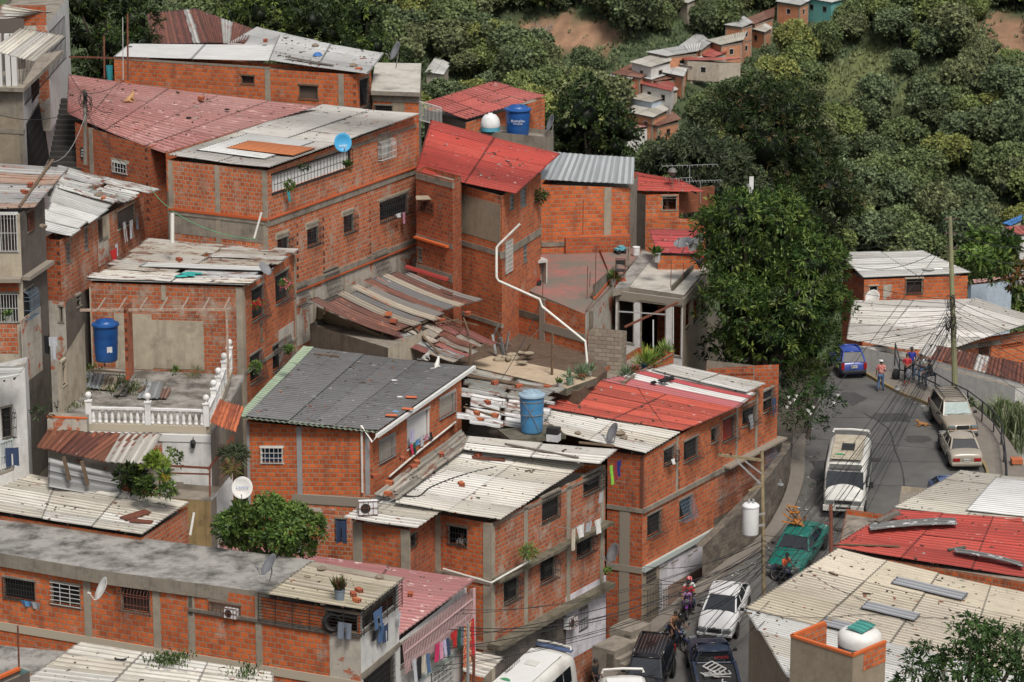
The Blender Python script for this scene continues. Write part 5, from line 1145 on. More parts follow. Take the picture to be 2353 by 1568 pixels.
bush(100,950,126,20,'grey green shrub left of the low brick wall end',8,GRYG,.2,dens=9);bush(450,862,134,16,'dry weeds at the foot of the terrace brick wall',9,[(.14,.13,.06),(.1,.1,.04)],.3,aspect=.08,dens=8);bush(400,852,134.5,10,'green weeds against the rendered patch of the terrace wall',10,LITE,.12)
bush(655,655,137.2,14,'pink geraniums in the window box of the house behind the terrace',11,[(.07,.12,.02),(.05,.1,.02),(.5,.12,.16)],.12);bush(596,700,134.3,12,'red flowering plant in the left window basket behind the terrace',12,[(.08,.14,.02),(.45,.03,.03)],.12);bush(590,843,134,13,'green plant inside the lower window basket left of the dark roof',13,LITE,.14)
bush(668,805,134.5,12,'potted fern hanging from the long window basket above the dark roof',14,LITE,.14);bush(660,428,139.2,13,'trailing balcony plant at the left end of the white grille',15,LITE,.15);bush(700,385,141,12,'thin vine climbing the white balcony grille',16,DKG,.12,dens=6)
bush(1216,1272,128.5,14,'fern growing from the mossy ledge of the cream roofed building',17,[(.12,.17,.04),(.09,.14,.03)],.3,aspect=.12);bush(1240,455,152,17,'hanging plants on the back corner of the tall red roofed house',18,[(.06,.10,.025),(.13,.09,.05)],.2)
bush(1398,1312,134,10,'moss and weeds at the end of the lower mossy ledge',19,LITE,.12);bush(2320,960,163,30,'leafy climber beyond the reeds at the right edge',20,MANGO,.35);bush(2290,1080,158,30,'green undergrowth below the pavement railing',21,LITE,.3);bush(1380,1342,110,9,'x',22) if False else None
bush(2215,935,160,20,'weeds on the slope behind the gold estate car',23,LITE,.25)
for i,(px,py,r) in enumerate(((2240,600,36),(2290,615,42),(2340,640,40),(2320,580,36),(2265,560,34),(2230,640,22),(2345,690,34),(2300,680,30))):
 bush(px,py,205+i*5,r,['rounded tree low in the valley right of the utility pole','bright green tree left of the white cabin in the valley','orange blossomed tree in the valley at the right edge','bushy tree under the blue roofed house','pale green tree on the slope left of the blue roofed house','small dark tree beside the pink roofed cabin','rounded bush above the end of the long white roof','flowering bush below the pink roofed cabin'][i],60+i,[LITE,LITE,[(.10,.11,.03),(.22,.09,.04),(.07,.09,.03)],MANGO,LITE,DKG,MANGO,[(.08,.09,.03),(.2,.1,.05)]][i],.55,dens=3.5,name='valley_tree')
for o in bpy.data.objects:
 if o.name.startswith('valley_tree'):o['category']='tree'
def blades(name,pts,n,h,w,pal,seed,label,cat='grass',bend=.5):
 rg=np.random.default_rng(seed);B=[]
 P=np.array([tuple(p) for p in pts]);a=rg.integers(0,len(P),n);base=P[a]+rg.normal(0,.35,(n,3))*np.array([1,1,.1])
 ang=rg.uniform(0,2*math.pi,n);L=h*rg.uniform(.5,1.2,n);d=np.stack([np.cos(ang),np.sin(ang),np.zeros(n)],1);sd=np.stack([-np.sin(ang),np.cos(ang),np.zeros(n)],1)*w
 up=np.array([0,0,1.0]);b=bend*rg.uniform(.3,1.2,n)[:,None];Lc=L[:,None]
 m1=base+up*Lc*.6+d*Lc*b*.25;tip=base+up*Lc*(.95-b*.3)+d*Lc*b
 V=np.stack([base-sd*.6,m1-sd,tip,m1+sd],1).reshape(-1,3);Fq=np.arange(n*4).reshape(-1,4)
 C=np.array(pal)[rg.integers(0,len(pal),n)]*rg.uniform(.7,1.3,(n,1));o0=P[0]
 o=npmesh(name,V-o0,Fq,C,LEAF,None,loc=tuple(o0));tag(o,label,cat,kind='stuff');return o
blades('reeds',[PD(px,py,161) for px,py in ((2262,985),(2285,1000),(2300,975),(2320,1010),(2340,985),(2290,1040),(2330,1050),(2348,1020),(2310,1065))],1100,1.7,.03,[(.20,.24,.13),(.14,.19,.08),(.26,.27,.17)],5,'tall pale reeds growing below the pavement railing at the right')
blades('weeds',[PZ(px,py,HTB.z+.03) for px,py in ((160,935),(175,905),(190,880),(205,850),(270,880),(275,900),(310,895))],900,.22,.03,[(.06,.09,.02),(.09,.11,.03)],6,'weeds and moss along the left side of the grimy terrace')
blades('weeds',[TR['bl'].on(px,py) for px,py in ((375,1521),(390,1523),(402,1520),(570,1550))],500,.2,.03,[(.07,.11,.03),(.05,.08,.02)],7,'clump of weeds rooted in rubbish on the lowest cream roof')
# far wooded slope
FARP=[[(0.115,0.1515,0.0626),(0.1002,0.1312,0.0552),(0.1381,0.1739,0.0718)],[(0.0953,0.1252,0.0607),(0.1085,0.1365,0.065),(0.0855,0.1094,0.0552)],[(0.1496,0.1836,0.0626),(0.1266,0.1619,0.0589),(0.1644,0.1971,0.0687)],[(0.1266,0.1424,0.0687),(0.1135,0.1312,0.065),(0.1464,0.1574,0.0743)],[(0.1036,0.1379,0.0712),(0.0904,0.1207,0.0626),(0.12,0.1529,0.078)],[(0.1833,0.1971,0.0626),(0.1513,0.1814,0.0589),(0.2031,0.2084,0.065)]]  # far foliage colours lightened to stand in for haze over the valley
protos=[]
for i in range(10):
 rg=random.Random(100+i);R0=4.6;L=[]
 for k in range(9):
  a=rg.uniform(0,6.28);rr=rg.uniform(.2,.75)*R0;L.append(((math.cos(a)*rr,math.sin(a)*rr,5.2+rg.uniform(-1.6,2.2)),rg.uniform(1.5,2.5)))
 L.append(((0,0,6.6),2.6))
 npr=np.random.default_rng(100+i);P,N=shell(L,8,npr);V,Fq,C=leaves(P,N,.55,3,npr,pal=FARP[i % 6],aspect=.8,droop=.1,spread=.8,jitcol=.25)
 V2,F2,C2=core_mesh(L,npr,.82,(.050,.068,.050))  # paler crown core, part of the painted haze
 tv=MB();tv.tube([(0,0,-2),(0,0,5)],[.3,.2],4,cap=False);V3=np.array(tv.v);F3=np.array([f for f in tv.f])
 n1,n2=len(V),len(V2)
 V=np.concatenate([V,V2,V3]);Fq=np.concatenate([Fq,F2+n1,F3+n1+n2]);C=np.concatenate([C,C2,np.tile([[.08,.07,.06]],(len(F3),1))])
 me_o=npmesh('broadleaf_tree',V,Fq,C,LEAF_FAR);protos.append(me_o.data);bpy.data.objects.remove(me_o)
rg=random.Random(77);placed=[];HOUSE_SPOTS=[]
# far neighbourhood down the valley
FWW=plaster('far_white_wall',(.60,.58,.55),dirt_amt=.25,streak=.3);FWC=plaster('far_cream_wall',(.46,.40,.32),dirt_amt=.3);FWB=plaster('far_blue_wall',(.44,.52,.60),dirt_amt=.2,streak=.2);FWT=plaster('far_turquoise_wall',(.12,.36,.34),dirt_amt=.2)
ROOFC={'w':WHITE,'g':LGREY,'r':[(.40,.10,.08),(.44,.13,.11)],'u':[(.22,.10,.07),(.28,.15,.11)],'y':[(.5,.35,.06)],'b':[(.05,.20,.50)],'p':[(.50,.28,.26)],'c':CREAM}
S_FAR=sheetmat('far_sheet',.4,.1,speck=.2)
FARH=[
((1667,60),(1705,64),(1728,58),6.0,BR_F,'g','two storey brick house with a grey roof near the top of the far street'),
((1716,66),(1757,75),(1772,70),5.0,BR_F,'c','brick house right of the two storey one in the far street'),
((1706,50),(1735,56),(1775,44),3.0,BR_F,'u','house with a dark rust roof at the top of the far street'),
((1628,95),(1658,104),(1705,98),5.5,BR_F,'c','brick house with a broad cream roof and open balcony in the far street'),
((1565,108),(1610,116),(1632,104),3.6,BR_F,'g','low brick house with a long grey roof in the far street'),
((1490,122),(1535,130),(1600,124),3.6,BR_F,'g','brick house with a pale blue grey roof and a yellow end in the far street'),
((1572,136),(1580,140),(1652,145),2.6,FWC,'r','small house with a bright red roof in the far street'),
((1452,145),(1496,155),(1540,146),5.0,FWW,'c','white house with a green shutter under a cream roof in the far street'),
((1516,166),(1570,175),(1582,150),3.4,BR_F,'w','brick house with a white roof beside the round far tree'),
((1410,172),(1470,180),(1495,172),3.0,BR_F,'u','low house with a rust patched roof left of the white one in the far street'),
((1380,185),(1420,194),(1452,186),5.5,FWC,'g','beige two storey house at the left end of the far street'),
((1418,212),(1432,216),(1456,213),3.6,BR_F,'r','narrow brick house with a small pink red roof in the far street'),
((1490,184),(1510,188),(1558,184),2.6,BR_F,'u','dark roofed low house behind the long white wall in the far street'),
((1476,196),(1540,210),(1548,200),4.6,FWW,'r','long white walled house with a red patched roof in the far street'),
((1450,228),(1498,236),(1540,226),3.8,FWB,'c','pale blue house under a cream roof at the near end of the far street'),
((1436,258),(1500,270),(1532,258),3.6,BR_F,'c','brick house with patched roof below the pale blue house'),
((1450,280),(1512,290),(1560,280),3.5,BR_F,'u','lowest house of the far street, showing between the tree tops'),
((1420,290),(1440,300),(1490,296),3.5,FWW,'p','pink roofed house glimpsed between the round tree and the mango tree'),
((1545,148),(1590,154),(1622,147),2.8,FWC,'w','cream walled house with a white roof in the middle of the far street'),
((1462,178),(1498,184),(1530,178),2.8,BR_F,'w','brick house with a white roof above the long white wall in the far street'),
((1392,200),(1412,206),(1440,202),3.2,BR_F,'w','brick house with a white roof below the beige two storey house'),
((1600,128),(1640,133),(1668,126),2.8,FWC,'r','cream house with a faded red roof beside the broad cream roof'),
((1490,212),(1530,219),(1556,212),2.6,FWC,'w','cream house with a white roof behind the pale blue house'),
((980,168),(1018,172),(1030,158),4.2,FWC,'w','isolated brown walled house with white roofs among the trees at top centre'),
((986,156),(1020,159),(1030,152),2.6,FWW,'c','small white outbuilding behind the isolated brown house'),
((1786,6),(1838,13),(1858,7),4.0,BR_F,'g','brick house with a pale roof cut by the top edge'),
((1850,-2),(1910,7),(1935,4),4.0,FWT,'w','turquoise house cut by the top edge'),
((845,22),(880,28),(902,20),4.0,FWC,'u','group house with rust and white roof at the top edge left of centre'),
((812,4),(850,8),(870,2),4.0,FWB,'p','pale blue house cut by the top edge left of centre'),
((1540,0),(1580,8),(1605,2),4.0,FWC,'c','cream house cut by the top edge right of the bare earth slope'),
((2313,528),(2345,542),(2400,538),4.5,FWW,'r','white house with a red roof in the valley at the right edge'),
((2305,518),(2322,521),(2345,512),3.5,FWC,'b','cream house with a bright blue roof in the valley at the right edge'),
((2225,652),(2232,655),(2288,650),4.0,FWB,'p','pale blue walled cabin with a pink roof below the utility pole')]
for i,(L,C,Rr,hh,wm,rc,lb) in enumerate(FARH):
 if i in (30,31,32):D=[300,305,225][i-30]
 else:
  g=hit(C[0],C[1]+hh*10);D=(g-CAM).dot(_F)-5
 h=House('hillside_house',lb,'house',[L,C,Rr],D,1,h=hh*.8,mat=wm,free=True,back=1.8)
 for w in h.w[:3]:w.z0=h.zb-3
 for w in h.w:w.z0=h.zb-1.5
 for w in h.w[:2]:
  n=int(w.L/3.2)
  for k in range(n):
   for st_ in range(1 if hh<5 else 2):
    u=w.L*(k+.5)/n;zc_=w.h.z-1.5-2.7*st_
    if rnd.random()<.75:w.win(None,'none',back=DARK if rnd.random()<.7 else GLASS,surround=rnd.choice([FWW,WOOD]),metres=(u-.55,zc_-.55,u+.55,zc_+.5))
  if wm is BR_F:
   w.col(u=.15,w=.3);w.col(u=w.L-.15,w=.3);w.band(h.z-.2,.3);
   if hh>5:w.band(h.z-2.9,.3)
 h.done();z=h.z;Q=h.Q;K=h.K
 ov=.35;cc=(Q[0]+Q[1]+Q[2]+K)/4
 e=lambda p,dz:_v((p.x+(p.x-cc.x)*.14,p.y+(p.y-cc.y)*.12,z+dz))
 Roof(h.root,e(Q[0],.2),e(Q[1],.05),e(Q[2],.5 if D>350 else .15),e(K,1.0 if D>350 else .3),S_FAR,ROOFC[rc],'u',2,3,pitch=.5,amp=.03,seed=200+i,raw=True,sag=0,tintv=.08)
 HOUSE_SPOTS.append((cc.x,cc.y,max(h.w[0].L,h.w[1].L)*.6))
def on_far(px,py,D):return PD(px,py,D)
# trees of the slope
def blocked(x,y,z):
 for hx,hy,r in HOUSE_SPOTS:
  if (x-hx)**2+(y-hy)**2<(r+2.5)**2:return True
  dx,dy=hx,hy;t=y/hy
  if 0.978<t<1.0 and abs(x-hx*t)<r and hy>400:return True
 for c,rx,ry in soilP:
  if abs(x-c.x)<rx*.95 and -9.5<y-c.y<0:return True
 for c,rx,ry in soilP+grassP:
  if ((x-c.x)/rx)**2+((y-c.y)/(ry*.55))**2<1.0:return True
  if ((x-c.x)/(rx*.8))**2+((y-(c.y-3))/(ry*.5))**2<1.0:return True
 return False
cands=[]
yy=493.0
while yy<612:
 xx=-60.0*yy/560-14
 while xx<160*yy/560+14:
  cands.append((xx+rg.uniform(-2.6,2.6),yy+rg.uniform(-2.6,2.6)));xx+=6.3
 yy+=4.3
rg.shuffle(cands)
zz_=hterr(np.array([c[0] for c in cands]),np.array([c[1] for c in cands]))
def pix(p):
 v=p-CAM;d=v.dot(_F);return CX+F*v.x/d,CY-F*v.dot(_U)/d
n=0;EXTRA=[]
for (x,y),z in zip(cands,zz_):
 if blocked(x,y,z):continue
 px,py=pix(_v((x,y,z+4)))
 if 2420<px<2950 and rg.random()<.8:EXTRA.append((x,y,float(z)-.6,rg.uniform(.7,1.1),rg.uniform(0,6.28),rg.randrange(10)));continue
 if px<330 or px>2420 or py<-60 or py>790:continue
 if px<960 and py>190:continue
 if px<2000 and py>560:continue
 if px<1500 and py>330:continue
 if 1880<px<2250 and 90<py<400 and rg.random()<.5:continue
 if n>=296:EXTRA.append((x,y,float(z)-.6,rg.uniform(.55,1.0),rg.uniform(0,6.28),rg.randrange(10)));continue
 o=bpy.data.objects.new('broadleaf_tree',protos[rg.randrange(10)]);COL.objects.link(o)
 s=rg.uniform(.55,1.12)*(1.15 if px<1500 else 1.0);o.location=(x,y,float(z)-.6);o.scale=(s*rg.uniform(.85,1.15),s*rg.uniform(.85,1.15),s*rg.uniform(.8,1.15));o.rotation_euler=(rg.uniform(-.1,.1),rg.uniform(-.1,.1),rg.uniform(0,6.28))
 tag(o,'broadleaf tree of the dense wood on the far hillside','tree','trees of the wood on the far hillside');n+=1
tries=0
PL_=[(o_.location.x,o_.location.y) for o_ in bpy.data.objects if o_.get('group')=='trees of the wood on the far hillside']
while n<297 and tries<3000:
 tries+=1;y=rg.uniform(495,606);x=rg.uniform(-.02,.19)*y;z=float(hterr(np.array([x]),np.array([y]))[0])
 if any((x-hx)**2+(y-hy)**2<(r+2)**2 for hx,hy,r in HOUSE_SPOTS) or any((x-a_)**2+(y-b_)**2<20 for a_,b_ in PL_):continue
 if any(((x-c.x)/rx)**2+((y-c.y)/(ry*.55))**2<1 or (abs(x-c.x)<rx and -9.5<y-c.y<0) for c,rx,ry in soilP):continue
 px,py=pix(_v((x,y,z+3)))
 if 1860<px<2330 and 110<py<420:continue
 if any(.985<y/hy<1 and abs(x-hx*y/hy)<r for hx,hy,r in HOUSE_SPOTS):continue
 o=bpy.data.objects.new('broadleaf_tree',protos[rg.randrange(10)]);COL.objects.link(o);s=rg.uniform(.4,.85);o.location=(x,y,z-.4);o.scale=(s,s,s*rg.uniform(.8,1.1));o.rotation_euler=(0,0,rg.uniform(0,6.28));PL_.append((x,y));n+=1
 tag(o,'broadleaf tree of the dense wood on the far hillside','tree','trees of the wood on the far hillside')
VS,FS,CS,k0=[],[],[],0
pd={}
for x,y,z,s,a,i in EXTRA[:300]:
 if i not in pd:
  me=protos[i];v=np.empty(len(me.vertices)*3);me.vertices.foreach_get('co',v);v=v.reshape(-1,3);f=np.empty(len(me.loops),dtype=int);me.loops.foreach_get('vertex_index',f);f=f.reshape(-1,4)
  cc=np.empty(len(me.loops)*4);me.color_attributes['Col'].data.foreach_get('color',cc);cc=cc.reshape(-1,4,4)[:,0,:3];pd[i]=(v,f,cc)
 v,f,cc=pd[i];R3=np.array([[math.cos(a),-math.sin(a),0],[math.sin(a),math.cos(a),0],[0,0,1]])
 VS.append((v @ R3.T)*s+np.array([x,y,z]));FS.append(f+k0);CS.append(cc);k0+=len(v)
if VS:
 V=np.concatenate(VS);o0=V[0].copy();o=npmesh('distant_wood',V-o0,np.concatenate(FS),np.concatenate(CS),LEAF_FAR,loc=tuple(o0));tag(o,'the rest of the dense wood filling the far hillside','wood',kind='stuff')
print('far trees',n,len(EXTRA))
npr=np.random.default_rng(9);N_=50000
Y_=npr.uniform(485,625,N_);X_=npr.uniform(-.15,.28,N_)*Y_;Z_=hterr(X_,Y_)
keep=np.ones(N_,bool)
for c,rx,ry in soilP:keep &= (((X_-c.x)/rx)**2+((Y_-c.y)/(ry*.55))**2>.85) | (npr.random(N_)<.07)
for hx,hy,r in HOUSE_SPOTS:keep &= ((X_-hx)**2+(Y_-hy)**2>(r*.8)**2)
P=np.stack([X_,Y_,Z_+.1],1)[keep];ingr=np.zeros(len(P),bool)
for c,rx,ry in grassP:ingr |= (((P[:,0]-c.x)/rx)**2+((P[:,1]-c.y)/(ry*.55))**2<1)
Nn=np.tile(np.array([[0,-.45,.9]]),(len(P),1))
tone=np.sin(P[:,0]*.09+1)*np.sin(P[:,1]*.07)+npr.normal(0,.4,len(P))
V,Fq,C=leaves(P,Nn,.75,3,npr,pal=[(.06,.09,.04)],aspect=.5,droop=-.5,spread=.8)
tone3=np.repeat(tone,3);g3=np.repeat(ingr,3)
C=np.where(tone3[:,None]>.25,np.array([[.145,.17,.082]]),np.array([[.095,.13,.068]]))*npr.uniform(.85,1.15,(len(C),1));C[g3]=np.array([[.19,.21,.10]])*npr.uniform(.8,1.2,(g3.sum(),1))
o0=V[0].copy();o=npmesh('undergrowth',V-o0,Fq,C,LEAF_FAR,loc=tuple(o0));tag(o,'shrubs and grass covering the far hillside between the trees','undergrowth',kind='stuff')
def bare(px,py,hh,label,seed,lean=0.3):
 g=hit(px,py);q=random.Random(seed);o=empty('bare_tree',g,label,'tree');m=MB();M2=MB()
 top=g+_v((lean,0,hh*.45));m.tube([g,top],[.3,.2],5);m.build('trunk',plain('pale_dead_wood',(.30,.26,.22),.9,var=.3),o)
 for k in range(16):
  a=q.uniform(0,6.28);e=top+_v((math.cos(a)*hh*.4,math.sin(a)*hh*.3,hh*q.uniform(.1,.5)));mid=top.lerp(e,.5)+_v((0,0,.5));M2.tube([top,mid,e],[.12,.08,.03],4)
  for j in range(4):M2.tube([mid.lerp(e,.3+.2*j),e+_v((q.uniform(-1,1),q.uniform(-1,1),q.uniform(-.3,1)))],[.05,.02],3)
 M2.build('branches',MATS['pale_dead_wood'],o)
bare(910,108,7,'leafless grey tree behind the satellite dish at the top centre',1);bare(1258,112,5,'pale dead tree hanging over the bare earth slope',2,-1)
# vehicles (built with the nose to -Y,then stood on the street)
def paint(name,col,rough=.28,dirt=.3):return plain(name,col,rough,var=.12,scale=1.5,dirt=(.22,.2,.18),dirt_amt=dirt,spec=.6)
TYRE=solid('tyre_rubber',(.015,.015,.015),.85,var=.1);RIM=plain('steel_rim',(.38,.38,.38),.35,metal=.6,var=.1)
CGL=plain('car_glass',(.012,.014,.017),.08,var=0,spec=.9);PLATE=solid('plate_white',(.55,.55,.5));PLATE_Y=solid('plate_yellow',(.6,.36,.03))
LAMP=plain('headlamp',(.26,.28,.28),.10,metal=.4,var=.1);TAIL=plain('tail_lamp',(.30,.01,.01),.2,var=.1);AMB=plain('amber_lamp',(.55,.16,.02),.2,var=0);BLKP=solid('black_plastic',(.02,.02,.02),.6,var=.1);CHR=plain('chrome',(.55,.55,.55),.15,metal=.9,var=0)
def lroot(name,label,cat):
 o=empty(name,(0,0,0),label,cat);LOCAL.add(o.name);return o
def subs(o,lv=1):
 md=o.modifiers.new('soft','SUBSURF');md.levels=lv;md.render_levels=lv
def txt(body,size,mat,parent,loc,rot,name='lettering',ext=.003,align='CENTER'):
 cu=bpy.data.curves.new(name,'FONT');cu.body=body;cu.size=size;cu.extrude=ext;cu.align_x=align;cu.align_y='CENTER';cu.materials.append(mat)
 t=bpy.data.objects.new(name,cu);COL.objects.link(t);me=bpy.data.meshes.new_from_object(t);bpy.data.objects.remove(t)
 o=bpy.data.objects.new(name,me);COL.objects.link(o);o.parent=parent;o.location=loc;o.rotation_euler=rot;return o
BLKT=solid('black_lettering',(.01,.01,.012));BLUT=solid('blue_lettering',(.02,.10,.35));WHTT=solid('white_lettering',(.7,.7,.7));REDT=solid('red_lettering',(.4,.02,.02))
def wheels(root,xs,ys,r,w=.2,rim=RIM):
 for sx in (-1,1):
  for y in ys:
   we=empty('wheel',(0,0,0));we.parent=root;LOCAL.add(we.name)
   M=Matrix.Rotation(math.pi/2,3,'Y')
   m=MB();m.lathe((sx*(xs-w/2),y,r),[(r*.62,-w/2),(r*.9,-w/2),(r,-w*.35),(r,w*.35),(r*.9,w/2),(r*.62,w/2)],20,M=M);m.build('tyre',TYRE,we,smooth=False)
   m=MB();m.lathe((sx*(xs-w/2),y,r),[(0,sx*w*.30),(r*.2,sx*w*.34),(r*.3,sx*w*.2),(r*.55,sx*w*.22),(r*.64,sx*w*.46),(r*.64,-sx*w*.3)],14,M=M);m.build('rim',rim,we)
def car(name,label,cat,L,Wd,prof,cab,mat,wy,wr=.31,sill=.22,tumble=.16,roofmat=None,glass=CGL,plate=None,plate_front=True,headw=.34,rack=False,lamps_y='car',bumper=None,split=True,tailtall=False,grille=BLKP):
 """prof: body top line (y, z) from nose to tail; cab: (windscreen base y, screen top y, roof end y, rear glass base y, roof z)"""
 r=lroot(name,label,cat);hw=Wd/2
 m=MB();rings=[]
 ys=[p[0] for p in prof]
 for i,(y,z) in enumerate(prof):
  e=1 if 0<i<len(prof)-1 else 0
  k={0: .80,1: .93,len(prof)-2: .95,len(prof)-1: .86}.get(i,1.0)
  w=hw*k;s0=sill+(.10 if not e else 0)
  rings.append([(w*.80,y,s0),(w*.97,y,s0+.06),(w,y,(s0+z)/2+.02),(w*.975,y,z-.14),(w*.90,y,z-.03),(w*.55,y,z+.012),(0,y,z+.025)])
 pts=[]
 for rg_ in rings:pts.append([(-x,y,z) for x,y,z in rg_[:-1]]+[rg_[-1]]+[(x,y,z) for x,y,z in reversed(rg_[:-1])])
 n=len(pts[0]);vs=[p for q in pts for p in q];fs=[]
 for i in range(len(pts)-1):
  for k in range(n-1):fs.append((i*n+k,i*n+k+1,(i+1)*n+k+1,(i+1)*n+k))
  fs.append((i*n+n-1,i*n,(i+1)*n,(i+1)*n+n-1))
 fs.append(tuple(range(n-1,-1,-1)));fs.append(tuple((len(pts)-1)*n+k for k in range(n)))
 m.poly(vs,fs);b=m.build('body',mat,r,smooth=True);subs(b,2)
 for sx in (-1,1):
  for y in wy:m=MB();m.lathe((sx*(hw-.005),y,wr),[(0,0),(wr*1.18,0),(wr*1.18,-sx*.0+.012),(0,.014)],20,M=Matrix.Rotation(math.pi/2,3,'Y'));m.build('wheel_arch',BLKP,b)
 wheels(r,hw+.02,wy,wr)
 y0,y1,y2,y3,zr_=cab
 zb0=np.interp(y0,ys,[p[1] for p in prof]);zb3=np.interp(y3,ys,[p[1] for p in prof]);zm=lambda y:float(np.interp(y,ys,[p[1] for p in prof]))
 wb,wt=hw*.90,hw*.90-tumble;ym1=(y1+y2)/2
 B=[(wb*.93,y0,zb0-.02),(wb,y1+.15,zm(y1)-.03),(wb,y2-.1,zm(y2)-.03),(wb*.93,y3,zb3-.02)]
 T=[(wt*.93,y1,zr_-.05),(wt,y1+.25,zr_-.03),(wt,y2-.25,zr_-.03),(wt*.93,y2,zr_-.05)]
 ring_b=[(-x,y,z) for x,y,z in B]+[(x,y,z) for x,y,z in reversed(B)];ring_t=[(-x,y,z) for x,y,z in T]+[(x,y,z) for x,y,z in reversed(T)]
 names={3: 'rear_window',7: 'windscreen'}
 for k in range(8):
  m=MB();k2=(k+1) % 8;q=[ring_b[k],ring_b[k2],ring_t[k2],ring_t[k]];m.face([Vector(p) for p in q])
  nm=names.get(k,'side_window');m.build(nm,glass,r)
 for k in range(8):
  m=MB();m.bar(ring_b[k],ring_t[k],.07 if k in (0,3,4,7) else .035,.05)
  if k in (0,1,2,4,5,6):m.bar(ring_b[k],ring_b[k+1],.05,.04)
  m.build('pillar',mat,r)
 m=MB();nn=7
 for i in range(nn):
  for j in range(6):
   def P(a,c):
    y=y1+(y2-y1)*a;x=(-1+2*c)*wt*(1-.07*(abs(2*a-1)**3));return _v((x,y,zr_+.02-.075*abs(2*c-1)**2.4-.075*abs(2*a-1)**2.2))
   m.face([P(i/nn,j/6),P((i+1)/nn,j/6),P((i+1)/nn,(j+1)/6),P(i/nn,(j+1)/6)])
 for k in range(8):m.bar(Vector(ring_t[k])+_v((0,0,.01)),Vector(ring_t[(k+1) % 8])+_v((0,0,.01)),.07,.05)
 m.build('roof',roofmat or mat,r,smooth=True)
 yf,yr_=prof[0][0],prof[-1][0];zf=prof[1][1];zt_=prof[-2][1]
 for sx in (-1,1):
  m=MB();m.box((sx*hw*.64,yf+.0,zf-.15),(headw,.16,.15),M=Euler((0,0,sx*.25)).to_matrix());m.build('headlight',LAMP,r)
  m=MB();m.box((sx*(hw*.62 if not tailtall else hw*.82),yr_-.02,zt_-.22),((.34,.10,.15) if not tailtall else (.16,.10,.34)));m.build('tail_light',TAIL,r)
  m=MB();m.box((sx*(hw+.09),y0+.28,zb0+.06),(.16,.10,.13));m.bar((sx*hw*.92,y0+.3,zb0-.02),(sx*(hw+.09),y0+.28,zb0+.03),.04);m.build('wing_mirror',BLKP,r)
  for yy_ in ((y1+y2)/2-.25,(y1+y2)/2+.75):m=MB();m.box((sx*(hw*.995),yy_,(zm(0)+sill)/2+.16),(.03,.14,.03));m.build('door_handle',mat if not bumper else BLKP,r)
 m=MB();m.box((0,yf-.02,zf-.17),(hw*.70,.12,.17));m.build('grille',grille,r)
 m=MB();m.box((0,yf-.03,sill+.16),(hw*1.1,.16,.07));m.build('air_intake',BLKP,r)
 for (y,s_) in ((yf,-1),(yr_,1)):
  m=MB();m.box((0,y+s_*.02,sill+.20),(Wd*.90,.14,.17));bo=m.build('bumper',bumper or mat,r);bv=bo.modifiers.new('round','BEVEL');bv.width=.04;bv.segments=2
 if plate:
  for (y,s_,zz) in ([(yf-.07,-1,sill+.22)] if plate_front else [])+[(yr_+(.06 if plate_front else .04),1,sill+.22 if plate_front else zt_-.24)]:
   m=MB();m.box((0,y,zz),(.34,.015,.16));p=m.build('number_plate',PLATE_Y if plate[1]=='y' else PLATE,r)
   txt(plate[0],.10,BLKT,r,(0,y+s_*.012,zz),(math.pi/2,0,0 if s_<0 else math.pi))
 m=MB();m.bar((-.5,y0+.02,zb0+.03),(-.05,y0+.10,zb0+.10),.02);m.bar((.1,y0+.02,zb0+.03),(.55,y0+.10,zb0+.10),.02);m.build('wiper',BLKP,r)
 m=MB()
 for sx in (-1,1):
  for yy_ in (y0+.25,(y1+y2)/2,y2+.05):m.bar((sx*(hw*.992),yy_,sill+.1),(sx*(hw*.955),yy_,zm(yy_)-.12),.012)
 m.build('door_gap',BLKT,r)
 if rack:
  m=MB();zz=zr_+.07
  for sx in (-1,1):m.bar((sx*wt*.8,y1+.35,zz),(sx*wt*.8,y2-.1,zz),.04)
  for i in range(7):y=y1+.4+(y2-y1-.55)*i/6;m.bar((-wt*.8,y,zz),(wt*.8,y,zz),.025)
  m.build('roof_rack',BLKP,r)
 return r
def stand(o,px,py,heading,dz=0.0,wb=2.6,ys=.86):
 """put the vehicle centre over the street point under pixel (px,py); heading 0 = nose towards the camera, degrees anticlockwise"""
 p=PR(px,py);a=R_(heading);f=_v((math.sin(a),-math.cos(a),0))
 z1=zr(p.y+f.y*wb/2);z0=zr(p.y-f.y*wb/2);pitch=math.atan2(z1-z0,wb)
 fw=_v((f.x*math.cos(pitch),f.y*math.cos(pitch),math.sin(pitch))).normalized();rt=_v((math.cos(a),math.sin(a),0));upv=rt.cross(-fw).normalized()
 M=Matrix((rt,-fw,upv)).transposed().to_4x4();o.matrix_world=Matrix.Translation((p.x,p.y,(z0+z1)/2+dz)) @ M @ Matrix.Diagonal((1,ys,1,1))
GOLD=paint('champagne_paint',(.27,.235,.185));GOLD2=paint('light_gold_paint',(.32,.285,.23));BLUEP=paint('blue_paint',(.02,.055,.30));WHTP=paint('white_paint',(.62,.62,.62),.22,dirt=.12);BLKC=paint('black_paint',(.012,.012,.014),.15);NAVY=paint('navy_paint',(.016,.026,.05),.25);GREENP=paint('teal_green_paint',(.006,.14,.11),.25);WBUS=paint('white_bus_paint',(.60,.59,.55),.4,.55);BLUV=paint('slate_blue_paint',(.07,.11,.22))
SUN=plain('silver_sunshade',(.26,.33,.32),.5,var=.3)
g=car('estate_car','champagne gold estate car with roof rack and silver sunshade parked on the bend','car',4.6,1.78,[(-2.3,.62),(-2.2,.92),(-1.2,1.02),(-1.0,1.05),(0,1.08),(1.4,1.1),(2.2,1.08),(2.3,.8)],(-1.05,-.45,2.05,2.25,1.66),GOLD,(-1.5,1.35),.36,sill=.32,rack=True,bumper=CHR,tailtall=True,plate=None)
